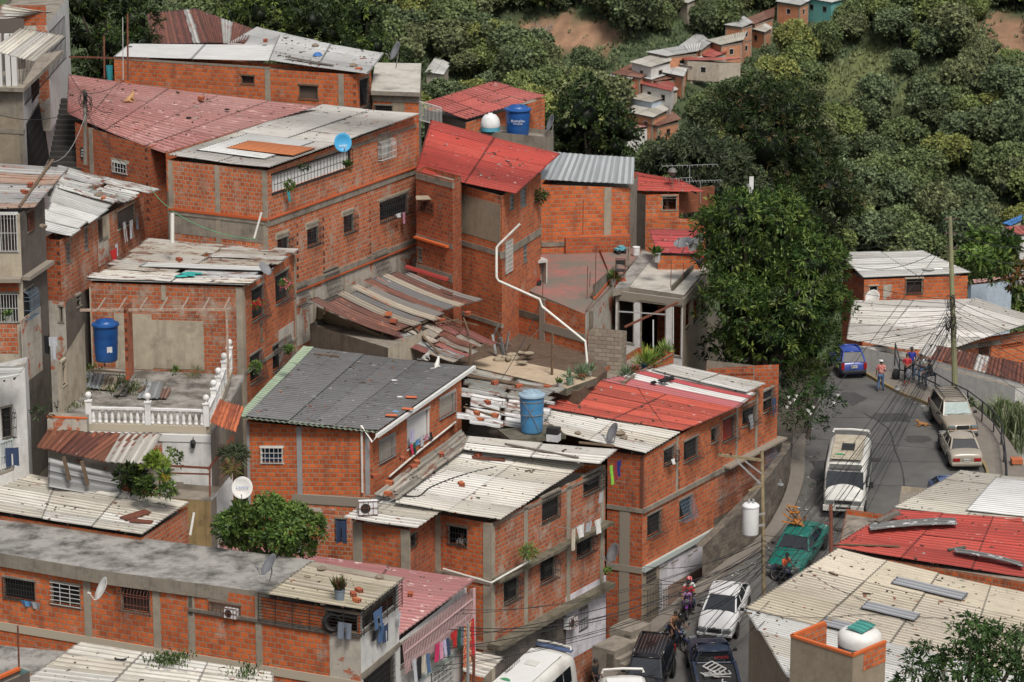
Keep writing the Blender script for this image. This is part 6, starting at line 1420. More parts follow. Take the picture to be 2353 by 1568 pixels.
m=MB();m.face([Vector(p) for p in ((-.70,-1.02,1.09),(.70,-1.02,1.09),(.62,-.52,1.56),(-.62,-.52,1.56))]);m.build('sunshade',SUN,g)
m=MB();m.box((-.55,-2.33,.62),(.34,.06,.07));m.box((.55,-2.33,.62),(.34,.06,.07));m.build('indicator',AMB,g)
stand(g,2188,984,7)
s=car('saloon_car','light gold saloon car seen from behind, parked nose to nose with the estate car','car',4.35,1.70,[(-2.15,.60),(-2.05,.80),(-1.0,.92),(-.7,.95),(0,.96),(1.0,.98),(1.95,.98),(2.15,.86),(2.2,.7)],(-.95,-.35,.9,1.45,1.38),GOLD2,(-1.3,1.25),.31,plate=('LAS64MC','w'),plate_front=False)
stand(s,2204,1052,183)
s=car('parked_car','slate blue car mostly hidden under the edge of the white roof by the gold saloon','car',4.3,1.7,[(-2.15,.60),(-2.05,.80),(-1.0,.92),(-.7,.95),(0,.96),(1.4,.98),(2.1,.9),(2.15,.7)],(-.95,-.35,1.0,1.6,1.4),BLUV,(-1.3,1.25),.3);stand(s,2186,1168,6)
s=car('hatchback_car','small blue hatchback parked at the bend under the mango tree, tail to the camera','car',3.5,1.5,[(-1.75,.6),(-1.65,.78),(-.9,.95),(-.6,.98),(.2,.98),(1.2,.98),(1.68,.95),(1.75,.6)],(-.85,-.25,1.25,1.62,1.48),BLUEP,(-1.15,1.15),.27,tailtall=True,bumper=BLKP,plate=('AB 201','w'),plate_front=False)
stand(s,1946,853,188)
s=car('white_car','clean white family car with dark windscreen driving down the lower street','car',4.5,1.80,[(-2.25,.62),(-2.12,.80),(-1.3,.98),(-.95,1.03),(0,1.0),(1.4,1.06),(2.1,1.04),(2.2,.75)],(-1.05,-.15,1.15,1.95,1.46),WHTP,(-1.42,1.28),.33,plate=('7A6B61K','w'))
m=MB();m.lathe((0,-2.28,.72),[(.05,-.01),(.09,0),(.05,.01)],12,M=Matrix.Rotation(math.pi/2,3,'X'));m.build('badge',CHR,s);stand(s,1665,1425,-17)
s=car('black_suv','glossy black off road car between the white bus roof and the motorcycle','car',4.6,1.80,[(-2.3,.70),(-2.2,1.0),(-1.2,1.10),(-1.0,1.12),(0,1.12),(1.4,1.14),(2.2,1.12),(2.3,.8)],(-1.05,-.40,2.05,2.25,1.78),BLKC,(-1.5,1.35),.38,sill=.38,tailtall=True)
m=MB()
for i in range(9):x=-.6+i*.15;m.bar((x,-.1,1.785),(x,1.8,1.785),.02)
m.build('roof_rib',CHR,s);stand(s,1492,1580,-14)
s=car('old_saloon_car','old teal green saloon with an upturned orange chair on its roof','car',5.0,1.88,[(-2.5,.62),(-2.42,.80),(-1.2,.90),(-.9,.92),(0,.94),(1.2,.95),(2.4,.92),(2.5,.7)],(-.95,-.3,.95,1.5,1.38),GREENP,(-1.5,1.45),.33,tumble=.2,plate=('A55 AP','y'),bumper=CHR,grille=CHR);stand(s,1836,1282,-24)
m=MB()
CH=empty('upturned_chair',(0,0,0),'orange varnished wooden chair tied upside down on the roof of the green car','chair');gp=PD(1823,1203,(s.matrix_world.translation-CAM).dot(_F));CH.location=gp;LOCAL.add(CH.name);OR=plain('orange_varnish',(.50,.19,.035),.4,var=.3,scale=4)
m=MB();m.box((.25,0,.05),(.5,.5,.04),M=Euler((.2,.5,.3)).to_matrix());m.build('seat',OR,CH)
for a,b in (((-.5,-.2,.55),(.1,.1,0)),((-.35,.2,.65),(.3,.3,.05)),((.55,-.2,.45),(.5,.1,.05)),((-.55,0,.1),(.2,-.25,.05))):m=MB();m.bar(a,b,.06);m.build('leg',OR,CH)
m=MB();m.bar((-.3,.1,.9),(.15,.15,.1),.05);m.bar((0,-.1,.85),(.4,0,.1),.05);m.bar((-.2,.0,.55),(.3,0,.55),.2,.04);m.bar((-.3,.0,.85),(.2,0,.8),.12,.04);m.build('backrest',OR,CH)
s=car('pickup_truck','dark navy pick-up truck seen from behind, its bed heaped with white metal window frames','pick-up',5.2,1.95,[(-2.6,.75),(-2.5,1.05),(-1.3,1.12),(-1.1,1.14),(-.2,1.14),(.3,1.14),(2.5,1.13),(2.6,.9)],(-1.15,-.6,.22,.4,1.75),NAVY,(-1.7,1.6),.38,sill=.42,tailtall=True,plate=None)
m=MB()
for sx in (-1,1):m.box((sx*.90,1.45,1.20),(.12,2.2,.16))
m.box((0,2.52,1.15),(1.86,.10,.24));m.box((0,.42,1.15),(1.8,.08,.2));m.build('bed_rail',NAVY,s)
m=MB();m.box((0,1.45,1.15),(1.66,1.98,.06));m.build('bed_floor',BLKP,s);txt('A47ACS2',.16,REDT,s,(-.3,.43,1.5),(math.pi/2-.3,0,math.pi));stand(s,1636,1568,184);PICK=s
FRM=plain('scrap_white_frames',(.50,.50,.48),.5,var=.3,scale=5)
for k in range(9):
 q=random.Random(k+40);c=PICK.matrix_world @ _v((q.uniform(-.5,.5),q.uniform(.75,2.1),1.02+.03*k));m=MB();w_,h_=q.uniform(.4,.65),q.uniform(.7,1.15);M=Euler((q.uniform(-.25,.2),q.uniform(-.25,.25),q.uniform(-1.5,1.5))).to_matrix()
 for sx in (-1,1):m.box(M @ _v((sx*w_/2,0,0)),(.06,h_,.04),M=M)
 for j in range(5):m.box(M @ _v((0,-h_/2+h_*j/4,0)),(w_,.05,.035),M=M)
 o=m.build('scrap_window',FRM,origin=c);o.location=c
 for v in o.data.vertices:v.co+=c
 tag(o,'white louvred window frame thrown on the heap in the pick-up bed','metal frame','window frames heaped in the pick-up bed')
def bus(name,label,L,Wd,H,stand_args,stripe=None,clean=False,text=None):
 r=lroot(name,label,'bus');hw=Wd/2;m=MB()
 prof=[(-L/2,.45,.95),(-L/2+.12,.40,1.08),(-L/2+.75,.35,1.25),(-L/2+1.15,.35,2.05),(-L/2+1.45,.35,H-.25),(-L/2+1.9,.35,H-.02),(0,.35,H),(L/2-.5,.35,H-.02),(L/2-.1,.4,H-.2),(L/2,.5,H-.6)]
 pts=[]
 for i,(y,z0,z1) in enumerate(prof):
  k=[.82,.90,.95,.97,1,1,1,1,.97,.92][i];w=hw*k
  half=[(w*.9,y,z0),(w,y,z0+.12),(w,y,z0+(z1-z0)*.5),(w*.96,y,z1-.22 if i>3 else z1-.12),(w*.84,y,z1-.05),(w*.45,y,z1),(0,y,z1+.03)]
  pts.append([(-x,b,c) for x,b,c in half[:-1]]+[half[-1]]+[(x,b,c) for x,b,c in reversed(half[:-1])])
 n=len(pts[0]);fs=[]
 for i in range(len(pts)-1):
  for k in range(n-1):fs.append((i*n+k,i*n+k+1,(i+1)*n+k+1,(i+1)*n+k))
  fs.append((i*n+n-1,i*n,(i+1)*n,(i+1)*n+n-1))
 fs.append(tuple(range(n-1,-1,-1)));fs.append(tuple((len(pts)-1)*n+k for k in range(n)))
 m.poly([p for q in pts for p in q],fs);b=m.build('body',WBUS,r,smooth=True);subs(b,1)
 ws=MB();ws.face([Vector(p) for p in ((-hw*.86,-L/2+.72,1.30),(hw*.86,-L/2+.72,1.30),(hw*.82,-L/2+1.10,2.08),(-hw*.82,-L/2+1.10,2.08))]);ws.build('windscreen',CGL,r)
 sb=MB();sb.box((0,-L/2+1.22,2.28),(Wd*.74,.10,.22),M=Euler((-.5,0,0)).to_matrix());sb.build('destination_box',solid('grimy_glass',(.10,.10,.09),.4),r)
 for sx in (-1,1):
  for k in range(5):
   y=-L/2+1.75+k*(L-2.4)/5;w_=(L-2.4)/5-.1;m=MB();m.box((sx*(hw+.005),y+w_/2,1.72),(.02,w_,.72));m.build('side_window',CGL,r)
  m=MB();m.box((sx*hw*.995,-L/2+1.35,1.6),(.03,.6,.6));m.build('door_window',CGL,r)
  m=MB();m.box((sx*hw*.62,-L/2-.02,.86),(.36,.08,.16));m.build('headlight',LAMP,r)
  m=MB();m.box((sx*(hw+.22),-L/2+.95,1.5),(.16,.12,.30));m.bar((sx*hw*.95,-L/2+1.0,1.4),(sx*(hw+.2),-L/2+.95,1.42),.04);m.build('wing_mirror',BLKP,r)
 m=MB();m.box((0,-L/2-.02,.86),(.85,.06,.16));m.build('grille',BLKP,r)
 m=MB();m.box((0,-L/2-.03,.56),(Wd*.92,.16,.26));m.build('bumper',WBUS,r);m=MB();m.box((0,-L/2-.12,.60),(.7,.03,.08));m.build('air_intake',BLKP,r)
 for y in ((-L/2+3.1,0.55) if not clean else (.9,)):
  m=MB();m.box((0,y,H+.05),(.62,.46,.07));h_=m.build('roof_hatch',BLKP if text is None else WBUS,r)
 m=MB()
 for sx in (-.28,.28):m.box((sx,(0.55-L/2+3.1)/2+.1,H+.035),(.07,1.5,.02))
 for x in (-.45,0,.45):m.box((x,L/2-1.5,H+.03),(.08,1.2,.02))
 if clean:m=MB()
 m.build('roof_rib',plain('stained_rib',(.36,.33,.27),.8,var=.4),r)
 m=MB();m.box((0,.35,H+.02),(Wd*.72,L*.62,.05));bv=m.build('roof_panel',plain('clean_white_panel',(.66,.66,.65),.5,var=.1) if clean else plain('stained_cream_panel',(.44,.39,.30),.7,var=.3,scale=2,dirt=(.16,.12,.08),dirt_amt=.8),r).modifiers.new('round','BEVEL');bv.width=.02
 m=MB();pts_=[(-hw*.85,L/2-.25,H-.05),(-hw*.8,L/2-.15,H+.08),(0,L/2-.12,H+.11),(hw*.8,L/2-.15,H+.08),(hw*.85,L/2-.25,H-.05)];m.tube(pts_,.06,8);m.build('roof_spoiler',WBUS,r)
 for x in (-.6,-.3,0,.3,.6):m=MB();m.box((x,-L/2+1.75,H+.02),(.08,.08,.06));m.build('marker_lamp',solid('green_lamp',(.05,.16,.10),.3),r)
 m=MB();m.lathe((-.35,-L/2+2.05,H+.05),[(0,.02),(.25,.02),(.27,0)],12,arc=.5);m.build('roof_sign',solid('green_sign',(.06,.28,.12)),r)
 wheels(r,hw,(-L/2+.95,L/2-1.5),.36,.24);txt('AJ502X',.10,BLKT,r,(0,-L/2-.125,.44),(math.pi/2,0,0))
 if stripe:
  m=MB();m.box((0,L/2-.28,H-.02),(Wd*.92,.26,.06));m.build('roof_stripe',BLUV,r)
 if text:txt(text,.36,BLUT,r,(hw*.80,-.9,H-.10),(.0,.55,math.pi/2))
 stand(r,*stand_args,wb=3,ys=.83);return r
b1=bus('minibus','old white minibus with stained roof and two black roof hatches coming down the street',6.2,2.1,2.55,(1946,1146,-10))
b2=bus('minibus','white minibus with blue lettering cut by the bottom edge left of the walking person',6.4,2.15,2.6,(1215,1668,-32),stripe=True,text='BENDICIÓN',clean=True)
b3=bus('minibus','cream minibus cut by the bottom edge in front of the black car',6.2,2.1,2.5,(1440,1730,4),clean=True)
# people and animals
SK={'brown':plain('brown_skin',(.20,.095,.055),.55,var=.1),'tan':plain('tan_skin',(.30,.15,.09),.55,var=.1),'dark':plain('dark_skin',(.11,.055,.035),.55,var=.1)}
HAIR=solid('black_hair',(.012,.010,.009),.6)
def cloth(name,col,c2=None,sc_=14):
 if name in MATS:return MATS[name]
 if c2 is None:return plain(name,col,.9,var=.25,scale=6)
 m,nt,b=newmat(name);co=coords(nt);f=noise(nt,co,sc_,3,.6,.5,.54);lk(nt,mixc(nt,f,col,c2),b.inputs['Base Color']);b.inputs['Roughness'].default_value=.9;MATS[name]=m;return m
def skin(name,verts,edges,radii,mat,parent,lv=1,root=0):
 me=bpy.data.meshes.new(name);me.from_pydata([tuple(v) for v in verts],edges,[]);me.materials.append(mat)
 o=bpy.data.objects.new(name,me);COL.objects.link(o);o.parent=parent
 md=o.modifiers.new('skin','SKIN');md.use_smooth_shade=True
 for i,r in enumerate(radii):
  rr=r if isinstance(r,tuple) else (r,r);me.skin_vertices[0].data[i].radius=rr;me.skin_vertices[0].data[i].use_root=(i==root)
 subs(o,lv);return o
def person(loc,heading,label,pose=None,H=1.70,skn='brown',shirt=None,trousers=None,sleeves=.5,shorts=False,hat=None,hair='short',shoes=None,helmet=None,group=None,up=None):
 """joints in metres for a 1.7 m figure standing at the origin and facing -Y"""
 J=dict(pel=(0,0,.93),chest=(0,0,1.24),neck=(0,0,1.44),head=(0,-.01,1.60),
   shL=(-.18,0,1.39),elL=(-.23,.02,1.12),haL=(-.24,-.06,.88),shR=(.18,0,1.39),elR=(.23,.02,1.12),haR=(.24,-.06,.88),
   hiL=(-.09,0,.88),knL=(-.10,-.02,.48),anL=(-.11,.03,.08),hiR=(.09,0,.88),knR=(.10,-.02,.48),anR=(.11,.03,.08))
 J.update(pose or {});J={k:Vector(v) for k,v in J.items()};s=H/1.7
 r=empty('person',(0,0,0),label,'person',group);LOCAL.add(r.name);r.location=loc;r.rotation_euler=(0,0,R_(heading));r.scale=(s,s,s)
 V,E,Rd=[],[],[]
 def add(p,rad,par=None):
  V.append(Vector(p));Rd.append(rad)
  if par is not None:E.append((par,len(V)-1))
  return len(V)-1
 pel=add(J['pel'],(.135,.10));ch=add(J['chest'],(.145,.105),pel);nk0=add(J['chest'].lerp(J['neck'],.75),(.10,.08),ch);nk=add(J['neck'].lerp(J['head'],.25),.055,nk0)
 hd=J['head'];up_=(hd-J['neck']).normalized();a=add(hd-up_*.03,(.068,.078),nk);add(hd+up_*.07,(.074,.085),a)
 for sd,sg in (('L',-1),('R',1)):
  sh=add(J['sh'+sd],.058,nk0);el=add(J['el'+sd],.040,sh);wr=add(J['ha'+sd],.028,el)
  d=(J['ha'+sd]-J['el'+sd]).normalized();sdv=_v((0,1,0)) if abs(d.y)<.8 else _v((1,0,0));sdv=(sdv-d*sdv.dot(d)).normalized()
  pm=add(J['ha'+sd]+d*.06,(.036,.018),wr);nv=d.cross(sdv)
  for k,ln in enumerate((.062,.075,.07,.055)):
   b0=J['ha'+sd]+d*.095+sdv*(.026*(1.5-k)/1.5);f1=add(b0,.010,pm);f2=add(b0+d*ln*.6+nv*.012*sg,.009,f1);add(b0+d*ln+nv*.035*sg,.007,f2)
  t1=add(J['ha'+sd]+d*.045+sdv*.042,.011,pm);add(J['ha'+sd]+d*.085+sdv*.062,.009,t1)
  hi=add(J['hi'+sd],.085,pel);kn=add(J['kn'+sd],.055,hi);an=add(J['an'+sd],.038,kn)
 skin('body',V,E,Rd,SK[skn],r)
 f=_v((0,-1,0));fx=pose.get('look',(0,-1,0)) if pose else (0,-1,0);f=Vector(fx).normalized();rt=f.cross(_v((0,0,1))).normalized()
 m=MB();hc=hd+up_*.03
 for sgn in (-1,1):m.blob(hc+f*.078+rt*sgn*.032,(.012,.012,.008),6,0)
 m.build('eye',BLKT,r);m=MB();m.tube([hc+f*.075,hc+f*.10-up_*.035,hc+f*.078-up_*.042],[.008,.016,.010],5);
 for sgn in (-1,1):m.blob(hc+rt*sgn*.078,(.012,.018,.028),6,0)
 m.build('nose_and_ears',SK[skn],r);m=MB();m.box(hc+f*.078-up_*.068,(.045,.012,.010));m.build('mouth',solid('lips',(.14,.045,.035)),r)
 cap={'short': .0,'long':1,'none':None}[hair]
 def dome(rad,z0,mat,name,ext=0,k=1.0):
  m=MB();prof=[(rad*math.cos(t),rad*1.08*math.sin(t)) for t in [z0+(math.pi/2-z0)*i/6 for i in range(7)]]
  m.lathe(hc+up_*.0-f*.012,prof,14);
  if ext:m.box(hc+f*(rad+.035)+up_*.045,(.13,.11,.015),math.atan2(f.y,f.x)+math.pi/2)
  m.build(name,mat,r,smooth=True)
 if helmet:dome(.135,-.35,helmet,'helmet');m=MB();m.box(hc+f*.115,(.16,.04,.07),math.atan2(f.y,f.x)+math.pi/2);m.build('visor',CGL,r)
 elif hat:dome(.106,.15,hat,'cap',1)
 if not helmet and hair != 'none':
  dome(.100,.05,HAIR,'hair')
  m=MB();m.blob(hc-f*.035-up_*(.01 if hair=='short' else .06),(.085,.075,.08 if hair=='short' else .18),10,.05);m.build('hair',HAIR,r,smooth=True)
 if shirt:
  V,E,Rd=[],[],[]
  p=add(J['pel']+_v((0,0,.0)),(.155,.12));c=add(J['chest'],(.165,.125),p);n_=add(J['chest'].lerp(J['neck'],.72),(.115,.095),c)
  for sd in 'LR':
   sh=add(J['sh'+sd],.074,n_);el=add(J['sh'+sd].lerp(J['el'+sd],min(1,sleeves*1.6)),.062,sh)
   if sleeves>.7:add(J['el'+sd].lerp(J['ha'+sd],.9),.045,el)
  skin('shirt',V,E,Rd,shirt,r)
 if trousers:
  V,E,Rd=[],[],[]
  p=add(J['pel']-_v((0,0,.02)),(.15,.115))
  for sd in 'LR':
   hi=add(J['hi'+sd],.10,p);kn=add(J['kn'+sd] if not shorts else J['hi'+sd].lerp(J['kn'+sd],.6),.075 if not shorts else .09,hi)
   if not shorts:add(J['kn'+sd].lerp(J['an'+sd],.92),.058,kn)
  skin('trousers',V,E,Rd,trousers,r)
 for sd in 'LR':
  m=MB();a=J['an'+sd];fd=Vector(pose.get('foot',(0,-1,0)) if pose else (0,-1,0));m.blob(a+fd*.07-_v((0,0,.035)),(.05 if abs(fd.y)>.5 else .13,.13 if abs(fd.y)>.5 else .05,.05),8,.05);m.build('shoe',shoes or BLKP,r,smooth=True)
 return r
JEAN=cloth('blue_denim',(.07,.13,.24));JEAND=cloth('dark_denim',(.025,.035,.06));BLKCL=cloth('black_cloth',(.012,.012,.014));WCL=cloth('white_cloth',(.6,.6,.58));REDCL=cloth('red_cloth',(.45,.03,.03));WH_CAP=cloth('white_cap_cloth',(.65,.65,.63))
person(PR(2023,899),175,'person in a red floral shirt, blue jeans and white cap standing on the roadway',{'haL':(-.16,-.22,1.08),'anL':(-.17,-.08,.08),'anR':(.15,.08,.08),'look':(.6,-.8,0)},shirt=cloth('red_floral',(.42,.03,.03),(.6,.45,.4),22),trousers=JEAN,hat=WH_CAP,sleeves=.6)
wk=.16
person(PR(2093,872,wk),15,'person in a blue shirt and dark cap leaning on the pavement railing',{'haL':(-.30,-.30,.98),'look':(-.3,-.9,0)},H=1.78,shirt=cloth('royal_blue',(.03,.04,.30)),trousers=JEAND,hat=cloth('grey_cap',(.06,.06,.07)))
person(PR(2083,880,wk),-5,'person in a red top holding a grey bag in front of the one in blue',{'haL':(-.08,-.22,1.12),'haR':(.06,-.22,1.06)},H=1.6,skn='tan',shirt=cloth('red_top',(.45,.03,.04)),trousers=BLKCL,hair='long',shoes=REDT)
sit={'pel':(0,.05,.86),'chest':(0,-.05,1.15),'neck':(0,-.08,1.34),'head':(.0,-.12,1.50),'shL':(-.18,-.06,1.29),'shR':(.18,-.06,1.29),'hiL':(-.09,.02,.82),'hiR':(.09,.02,.82),'knL':(-.14,-.42,.78),'knR':(.12,-.38,.72),'anL':(-.16,-.40,.33),'anR':(.14,-.30,.10)}
person(PR(2118,880,wk),-55,'person in a white top and jeans perched on the railing, hand raised to the mouth',dict(sit,haL=(-.05,-.22,1.40),elL=(-.25,-.2,1.2),haR=(.2,-.35,.95),elR=(.26,-.1,1.08)),shirt=cloth('white_top',(.58,.60,.60)),trousers=JEAN,hair='short')
person(PR(2138,893,wk),-75,'person in a black jacket and dark cap sitting at the right on the railing',dict(sit,haL=(-.12,-.4,.95),haR=(.12,-.42,.95),elL=(-.24,-.1,1.02),elR=(.24,-.1,1.02)),shirt=BLKCL,trousers=JEAND,sleeves=1,hat=cloth('navy_cap',(.02,.025,.05)))
bp_=MB();p=PR(2058,872,wk);bp_.blob(p+_v((0,0,.28)),(.22,.16,.32),10,.08,3);tag(bp_.build('rucksack',BLKCL,origin=p,smooth=True),'black rucksack standing on the pavement against the railing','rucksack')
bp_=MB();p=PR(2084,886,wk)+_v((.02,-.32,.72));bp_.blob(p,(.17,.1,.30),10,.08,4);tag(bp_.build('grey_bag',cloth('grey_bag_cloth',(.16,.16,.19)),origin=p,smooth=True),'grey bag held by the person in the red top','bag')
person(PR(1368,1600) ,60,'person in a black T-shirt walking beside the blue lettered bus at the bottom',{'anL':(-.1,-.2,.08),'anR':(.1,.22,.1),'haR':(.22,-.18,.9),'look':(.3,-.9,0)},skn='dark',shirt=BLKCL,trousers=BLKCL)
def motorcycle(label,px,py,heading,colr):
 r=empty('motorcycle',(0,0,0),label,'motorcycle');LOCAL.add(r.name)
 for y in (-.66,.66):
  M=Matrix.Rotation(math.pi/2,3,'Y');w=empty('wheel',(0,0,0));w.parent=r;LOCAL.add(w.name)
  m=MB();m.lathe((0,y,.31),[(.24,-.05),(.30,-.05),(.32,0),(.30,.05),(.24,.05)],18,M=M);m.build('tyre',TYRE,w)
  m=MB();m.lathe((0,y,.31),[(.20,-.02),(.24,-.03),(.24,.03),(.20,.02)],18,M=M)
  for k in range(8):a=k*math.pi/4;m.bar((0,y,.31),(0,y+.22*math.cos(a),.31+.22*math.sin(a)),.015)
  m.build('rim',RIM,w)
 m=MB();m.bar((0,-.66,.31),(0,-.45,.98),.07);m.bar((0,-.42,.85),(0,.3,.6),.08);m.bar((0,.66,.31),(0,.1,.45),.06);m.box((0,-.02,.42),(.24,.42,.32));m.tube([(.12,-.1,.3),(.16,.2,.25),(.16,.75,.36)],.045,6);m.build('frame',BLKP,r)
 m=MB();m.blob((0,-.16,.82),(.14,.27,.13),10,.02);m.build('fuel_tank',colr,r,smooth=True)
 m=MB();m.blob((0,.38,.80),(.14,.42,.07),10,.02);m.build('seat',BLKP,r,smooth=True)
 m=MB();m.bar((-.34,-.36,1.06),(.34,-.36,1.06),.03);m.bar((-.34,-.36,1.06),(-.38,-.28,1.04),.04);m.build('handlebar',BLKP,r)
 m=MB();m.lathe((0,-.56,.92),[(0,.09),(.09,.06),(.10,0),(.05,-.08)],12,M=Matrix.Rotation(math.pi/2,3,'X'));m.build('headlight',LAMP,r)
 m=MB();m.box((0,-.66,.66),(.12,.4,.03));m.box((0,.72,.64),(.16,.4,.04),M=Euler((.3,0,0)).to_matrix());m.build('mudguard',colr,r)
 for sx in (-1,1):m=MB();m.bar((sx*.28,-.36,1.06),(sx*.32,-.38,1.22),.015);m.box((sx*.33,-.38,1.24),(.11,.02,.07));m.build('mirror',BLKP,r)
 stand(r,px,py,heading,wb=1.3);return r
def riders(mc,specs):
 for lab,y,kw in specs:
  ps=dict(pel=(0,y,.88),chest=(0,y-.06,1.20),neck=(0,y-.09,1.38),head=(0,y-.11,1.55),shL=(-.18,y-.07,1.33),shR=(.18,y-.07,1.33),elL=(-.27,y-.22,1.12),elR=(.27,y-.22,1.12),haL=(-.27,y-.42,1.05),haR=(.27,y-.42,1.05),hiL=(-.1,y,.84),hiR=(.1,y,.84),knL=(-.22,y-.38,.70),knR=(.22,y-.38,.70),anL=(-.24,y-.18,.30),anR=(.24,y-.18,.30))
  s_=kw.pop('s',1);ps.update(kw.pop('pose',{}))
  o=person((0,0,0),0,lab,ps,**kw);o.matrix_world=mc.matrix_world @ Matrix.Translation((0,y*(1-s_),.84*(1-s_))) @ Matrix.Scale(s_,4)
PURP=paint('purple_tank',(.12,.03,.18));BLUT2=paint('dark_blue_tank',(.02,.03,.10))
mc=motorcycle('dark motorcycle carrying three people up between the wall and the white car',1583,1408,-12,PURP)
riders(mc,[('person in a red T-shirt riding the purple tanked motorcycle',.10,dict(shirt=REDCL,trousers=JEAND,skn='brown',hair='short')),('child in a purple and white top sitting in front of the rider in red',-.22,dict(s=.68,shirt=cloth('purple_print',(.20,.05,.30),(.55,.4,.5),22),trousers=cloth('purple_leg',(.16,.04,.22)),skn='brown',hair='long')),('person with a red patterned helmet riding pillion behind the rider in red',.50,dict(shirt=WCL,trousers=JEAN,helmet=cloth('red_white_helmet',(.5,.02,.03),(.6,.5,.5),18),skn='tan'))])
mc2=motorcycle('black motorcycle carrying two people beside the black car',1552,1487,38,BLUT2)
riders(mc2,[('person in a black T-shirt and black helmet riding the motorcycle beside the black car',.05,dict(shirt=BLKCL,trousers=JEAND,helmet=BLKC,skn='brown')),('person in a tan strap top riding pillion on the motorcycle beside the black car',.45,dict(shirt=cloth('tan_top',(.24,.12,.06)),trousers=BLKCL,shorts=True,sleeves=.0,hair='long',skn='tan',shoes=WCL,pose={'look':(-.7,-.6,0)}))])
mc3=motorcycle('dark motorcycle in front of the bumper of the teal green car',1797,1345,40,BLUT2)
riders(mc3,[('person in an orange vest on a motorcycle in front of the green car',.1,dict(shirt=cloth('orange_vest',(.55,.10,.04)),trousers=BLKCL,skn='dark',hat=BLKCL))])
_w=HM4.w[1];p=_w.pt(*_w.uv(1536,476),-.45);person(p-_v((0,0,1.15)),10,'person leaning in the open window of the low house by the mango tree',{'haR':(.16,-.14,1.62),'elR':(.32,-.12,1.3),'haL':(-.2,-.25,1.15)},skn='dark',shirt=None,trousers=BLKCL,hair='short')
_w=B5.w[2];p=_w.pt(*_w.uv(1050,1246),-.4);person(p-_v((0,0,1.3)),0,'person with long hair looking out of the dark window under the cream roof',{'haR':(.1,-.3,1.3),'haL':(-.1,-.3,1.3)},skn='tan',shirt=WCL,trousers=BLKCL,hair='long',H=1.6)
def quad(name,label,cat,loc,rz,pts,mat,s=1.0,group=None,mark=None):
 r=empty(name,loc,label,cat,group);LOCAL.add(r.name);r.rotation_euler=(0,0,R_(rz));r.scale=(s,s,s);V,E,Rd=[],[],[]
 for p,rad,par in pts:
  V.append(Vector(p));Rd.append(rad)
  if par is not None:E.append((par,len(V)-1))
 skin('body',V,E,Rd,mat,r);return r
LYING=[((0,.25,.16),(.13,.12),None),((0,0,.17),(.13,.13),0),((0,-.28,.20),(.13,.14),1),((0,-.42,.34),.08,2),((0,-.50,.46),.075,3),((0,-.60,.44),.05,4),((0,-.68,.42),.032,5),((.04,-.47,.56),.018,4),((-.04,-.47,.56),.018,4),((.10,-.36,.08),.05,2),((.10,-.62,.05),.035,9),((-.10,-.36,.08),.05,2),((-.10,-.60,.05),.035,11),((.16,.20,.12),.08,0),((.20,-.02,.07),.05,13),((.20,.18,.04),.03,14),((0,.42,.10),.04,0),((.10,.62,.04),.022,16),((.22,.72,.03),.015,17)]
FAWN=plain('fawn_fur',(.36,.17,.06),.9,var=.3,scale=5)
d=quad('dog','fawn dog with a dark muzzle lying on the road beside the estate car','dog',PR(2122,979),-78,LYING,FAWN,.68)
m=MB();m.blob((0,-.68,.42),(.035,.045,.035),8,0);m.build('muzzle',BLKP,d)
SITC=[((0,.10,.09),(.09,.08),None),((0,-.02,.17),(.065,.07),0),((0,-.08,.25),.045,1),((0,-.11,.31),.045,2),((0,-.15,.30),.025,3),((.03,-.10,.37),.010,3),((-.03,-.10,.37),.010,3),((.03,-.10,.10),.022,1),((.03,-.12,.01),.016,7),((-.03,-.10,.10),.022,1),((-.03,-.12,.01),.016,9),((.07,.04,.05),.04,0),((.08,-.06,.02),.02,11),((-.07,.04,.05),.04,0),((-.08,-.06,.02),.02,13),((0,.20,.04),.018,0),((.12,.28,.03),.014,15),((.2,.22,.03),.01,16)]
CATW=plain('white_fur',(.62,.60,.56),.9,var=.15)
quad('cat','white cat sitting on the ridge of the blackened roof','cat',TR['black'].on(1005,845,0),160,SITC,CATW,1.4)
quad('cat','black and white cat sitting at the corner of the blackened roof by the red sheets','cat',TR['black'].on(979,829,0),100,SITC,plain('patched_fur',(.55,.53,.5),.9,var=.9,scale=6,dirt=(.02,.02,.02),dirt_amt=1),1.4)
quad('cat','ginger and white cat crouching on the faded red roof','cat',TR['pale_red'].on(300,235,0),120,SITC,plain('ginger_fur',(.5,.28,.12),.9,var=.3,scale=5,dirt=(.6,.55,.5),dirt_amt=.8),1.5)
ck=quad('rooster','black rooster walking on the flat roof beside the mango tree','bird',PD(1606,618,148),60,[((0,.0,.24),(.09,.10),None),((0,-.10,.32),.05,0),((0,-.14,.42),.03,1),((0,-.19,.43),.014,2),((0,.14,.32),.05,0),((0,.26,.42),.03,4),((0,.32,.34),.02,5),((.03,.0,.12),.02,0),((.03,-.01,.01),.012,7),((-.03,.0,.12),.02,0),((-.03,-.01,.01),.012,9)],solid('black_feathers',(.02,.02,.022),.5),1.3)
m=MB();m.box((0,-.15,.48),(.012,.09,.05));m.build('comb',REDT,ck)
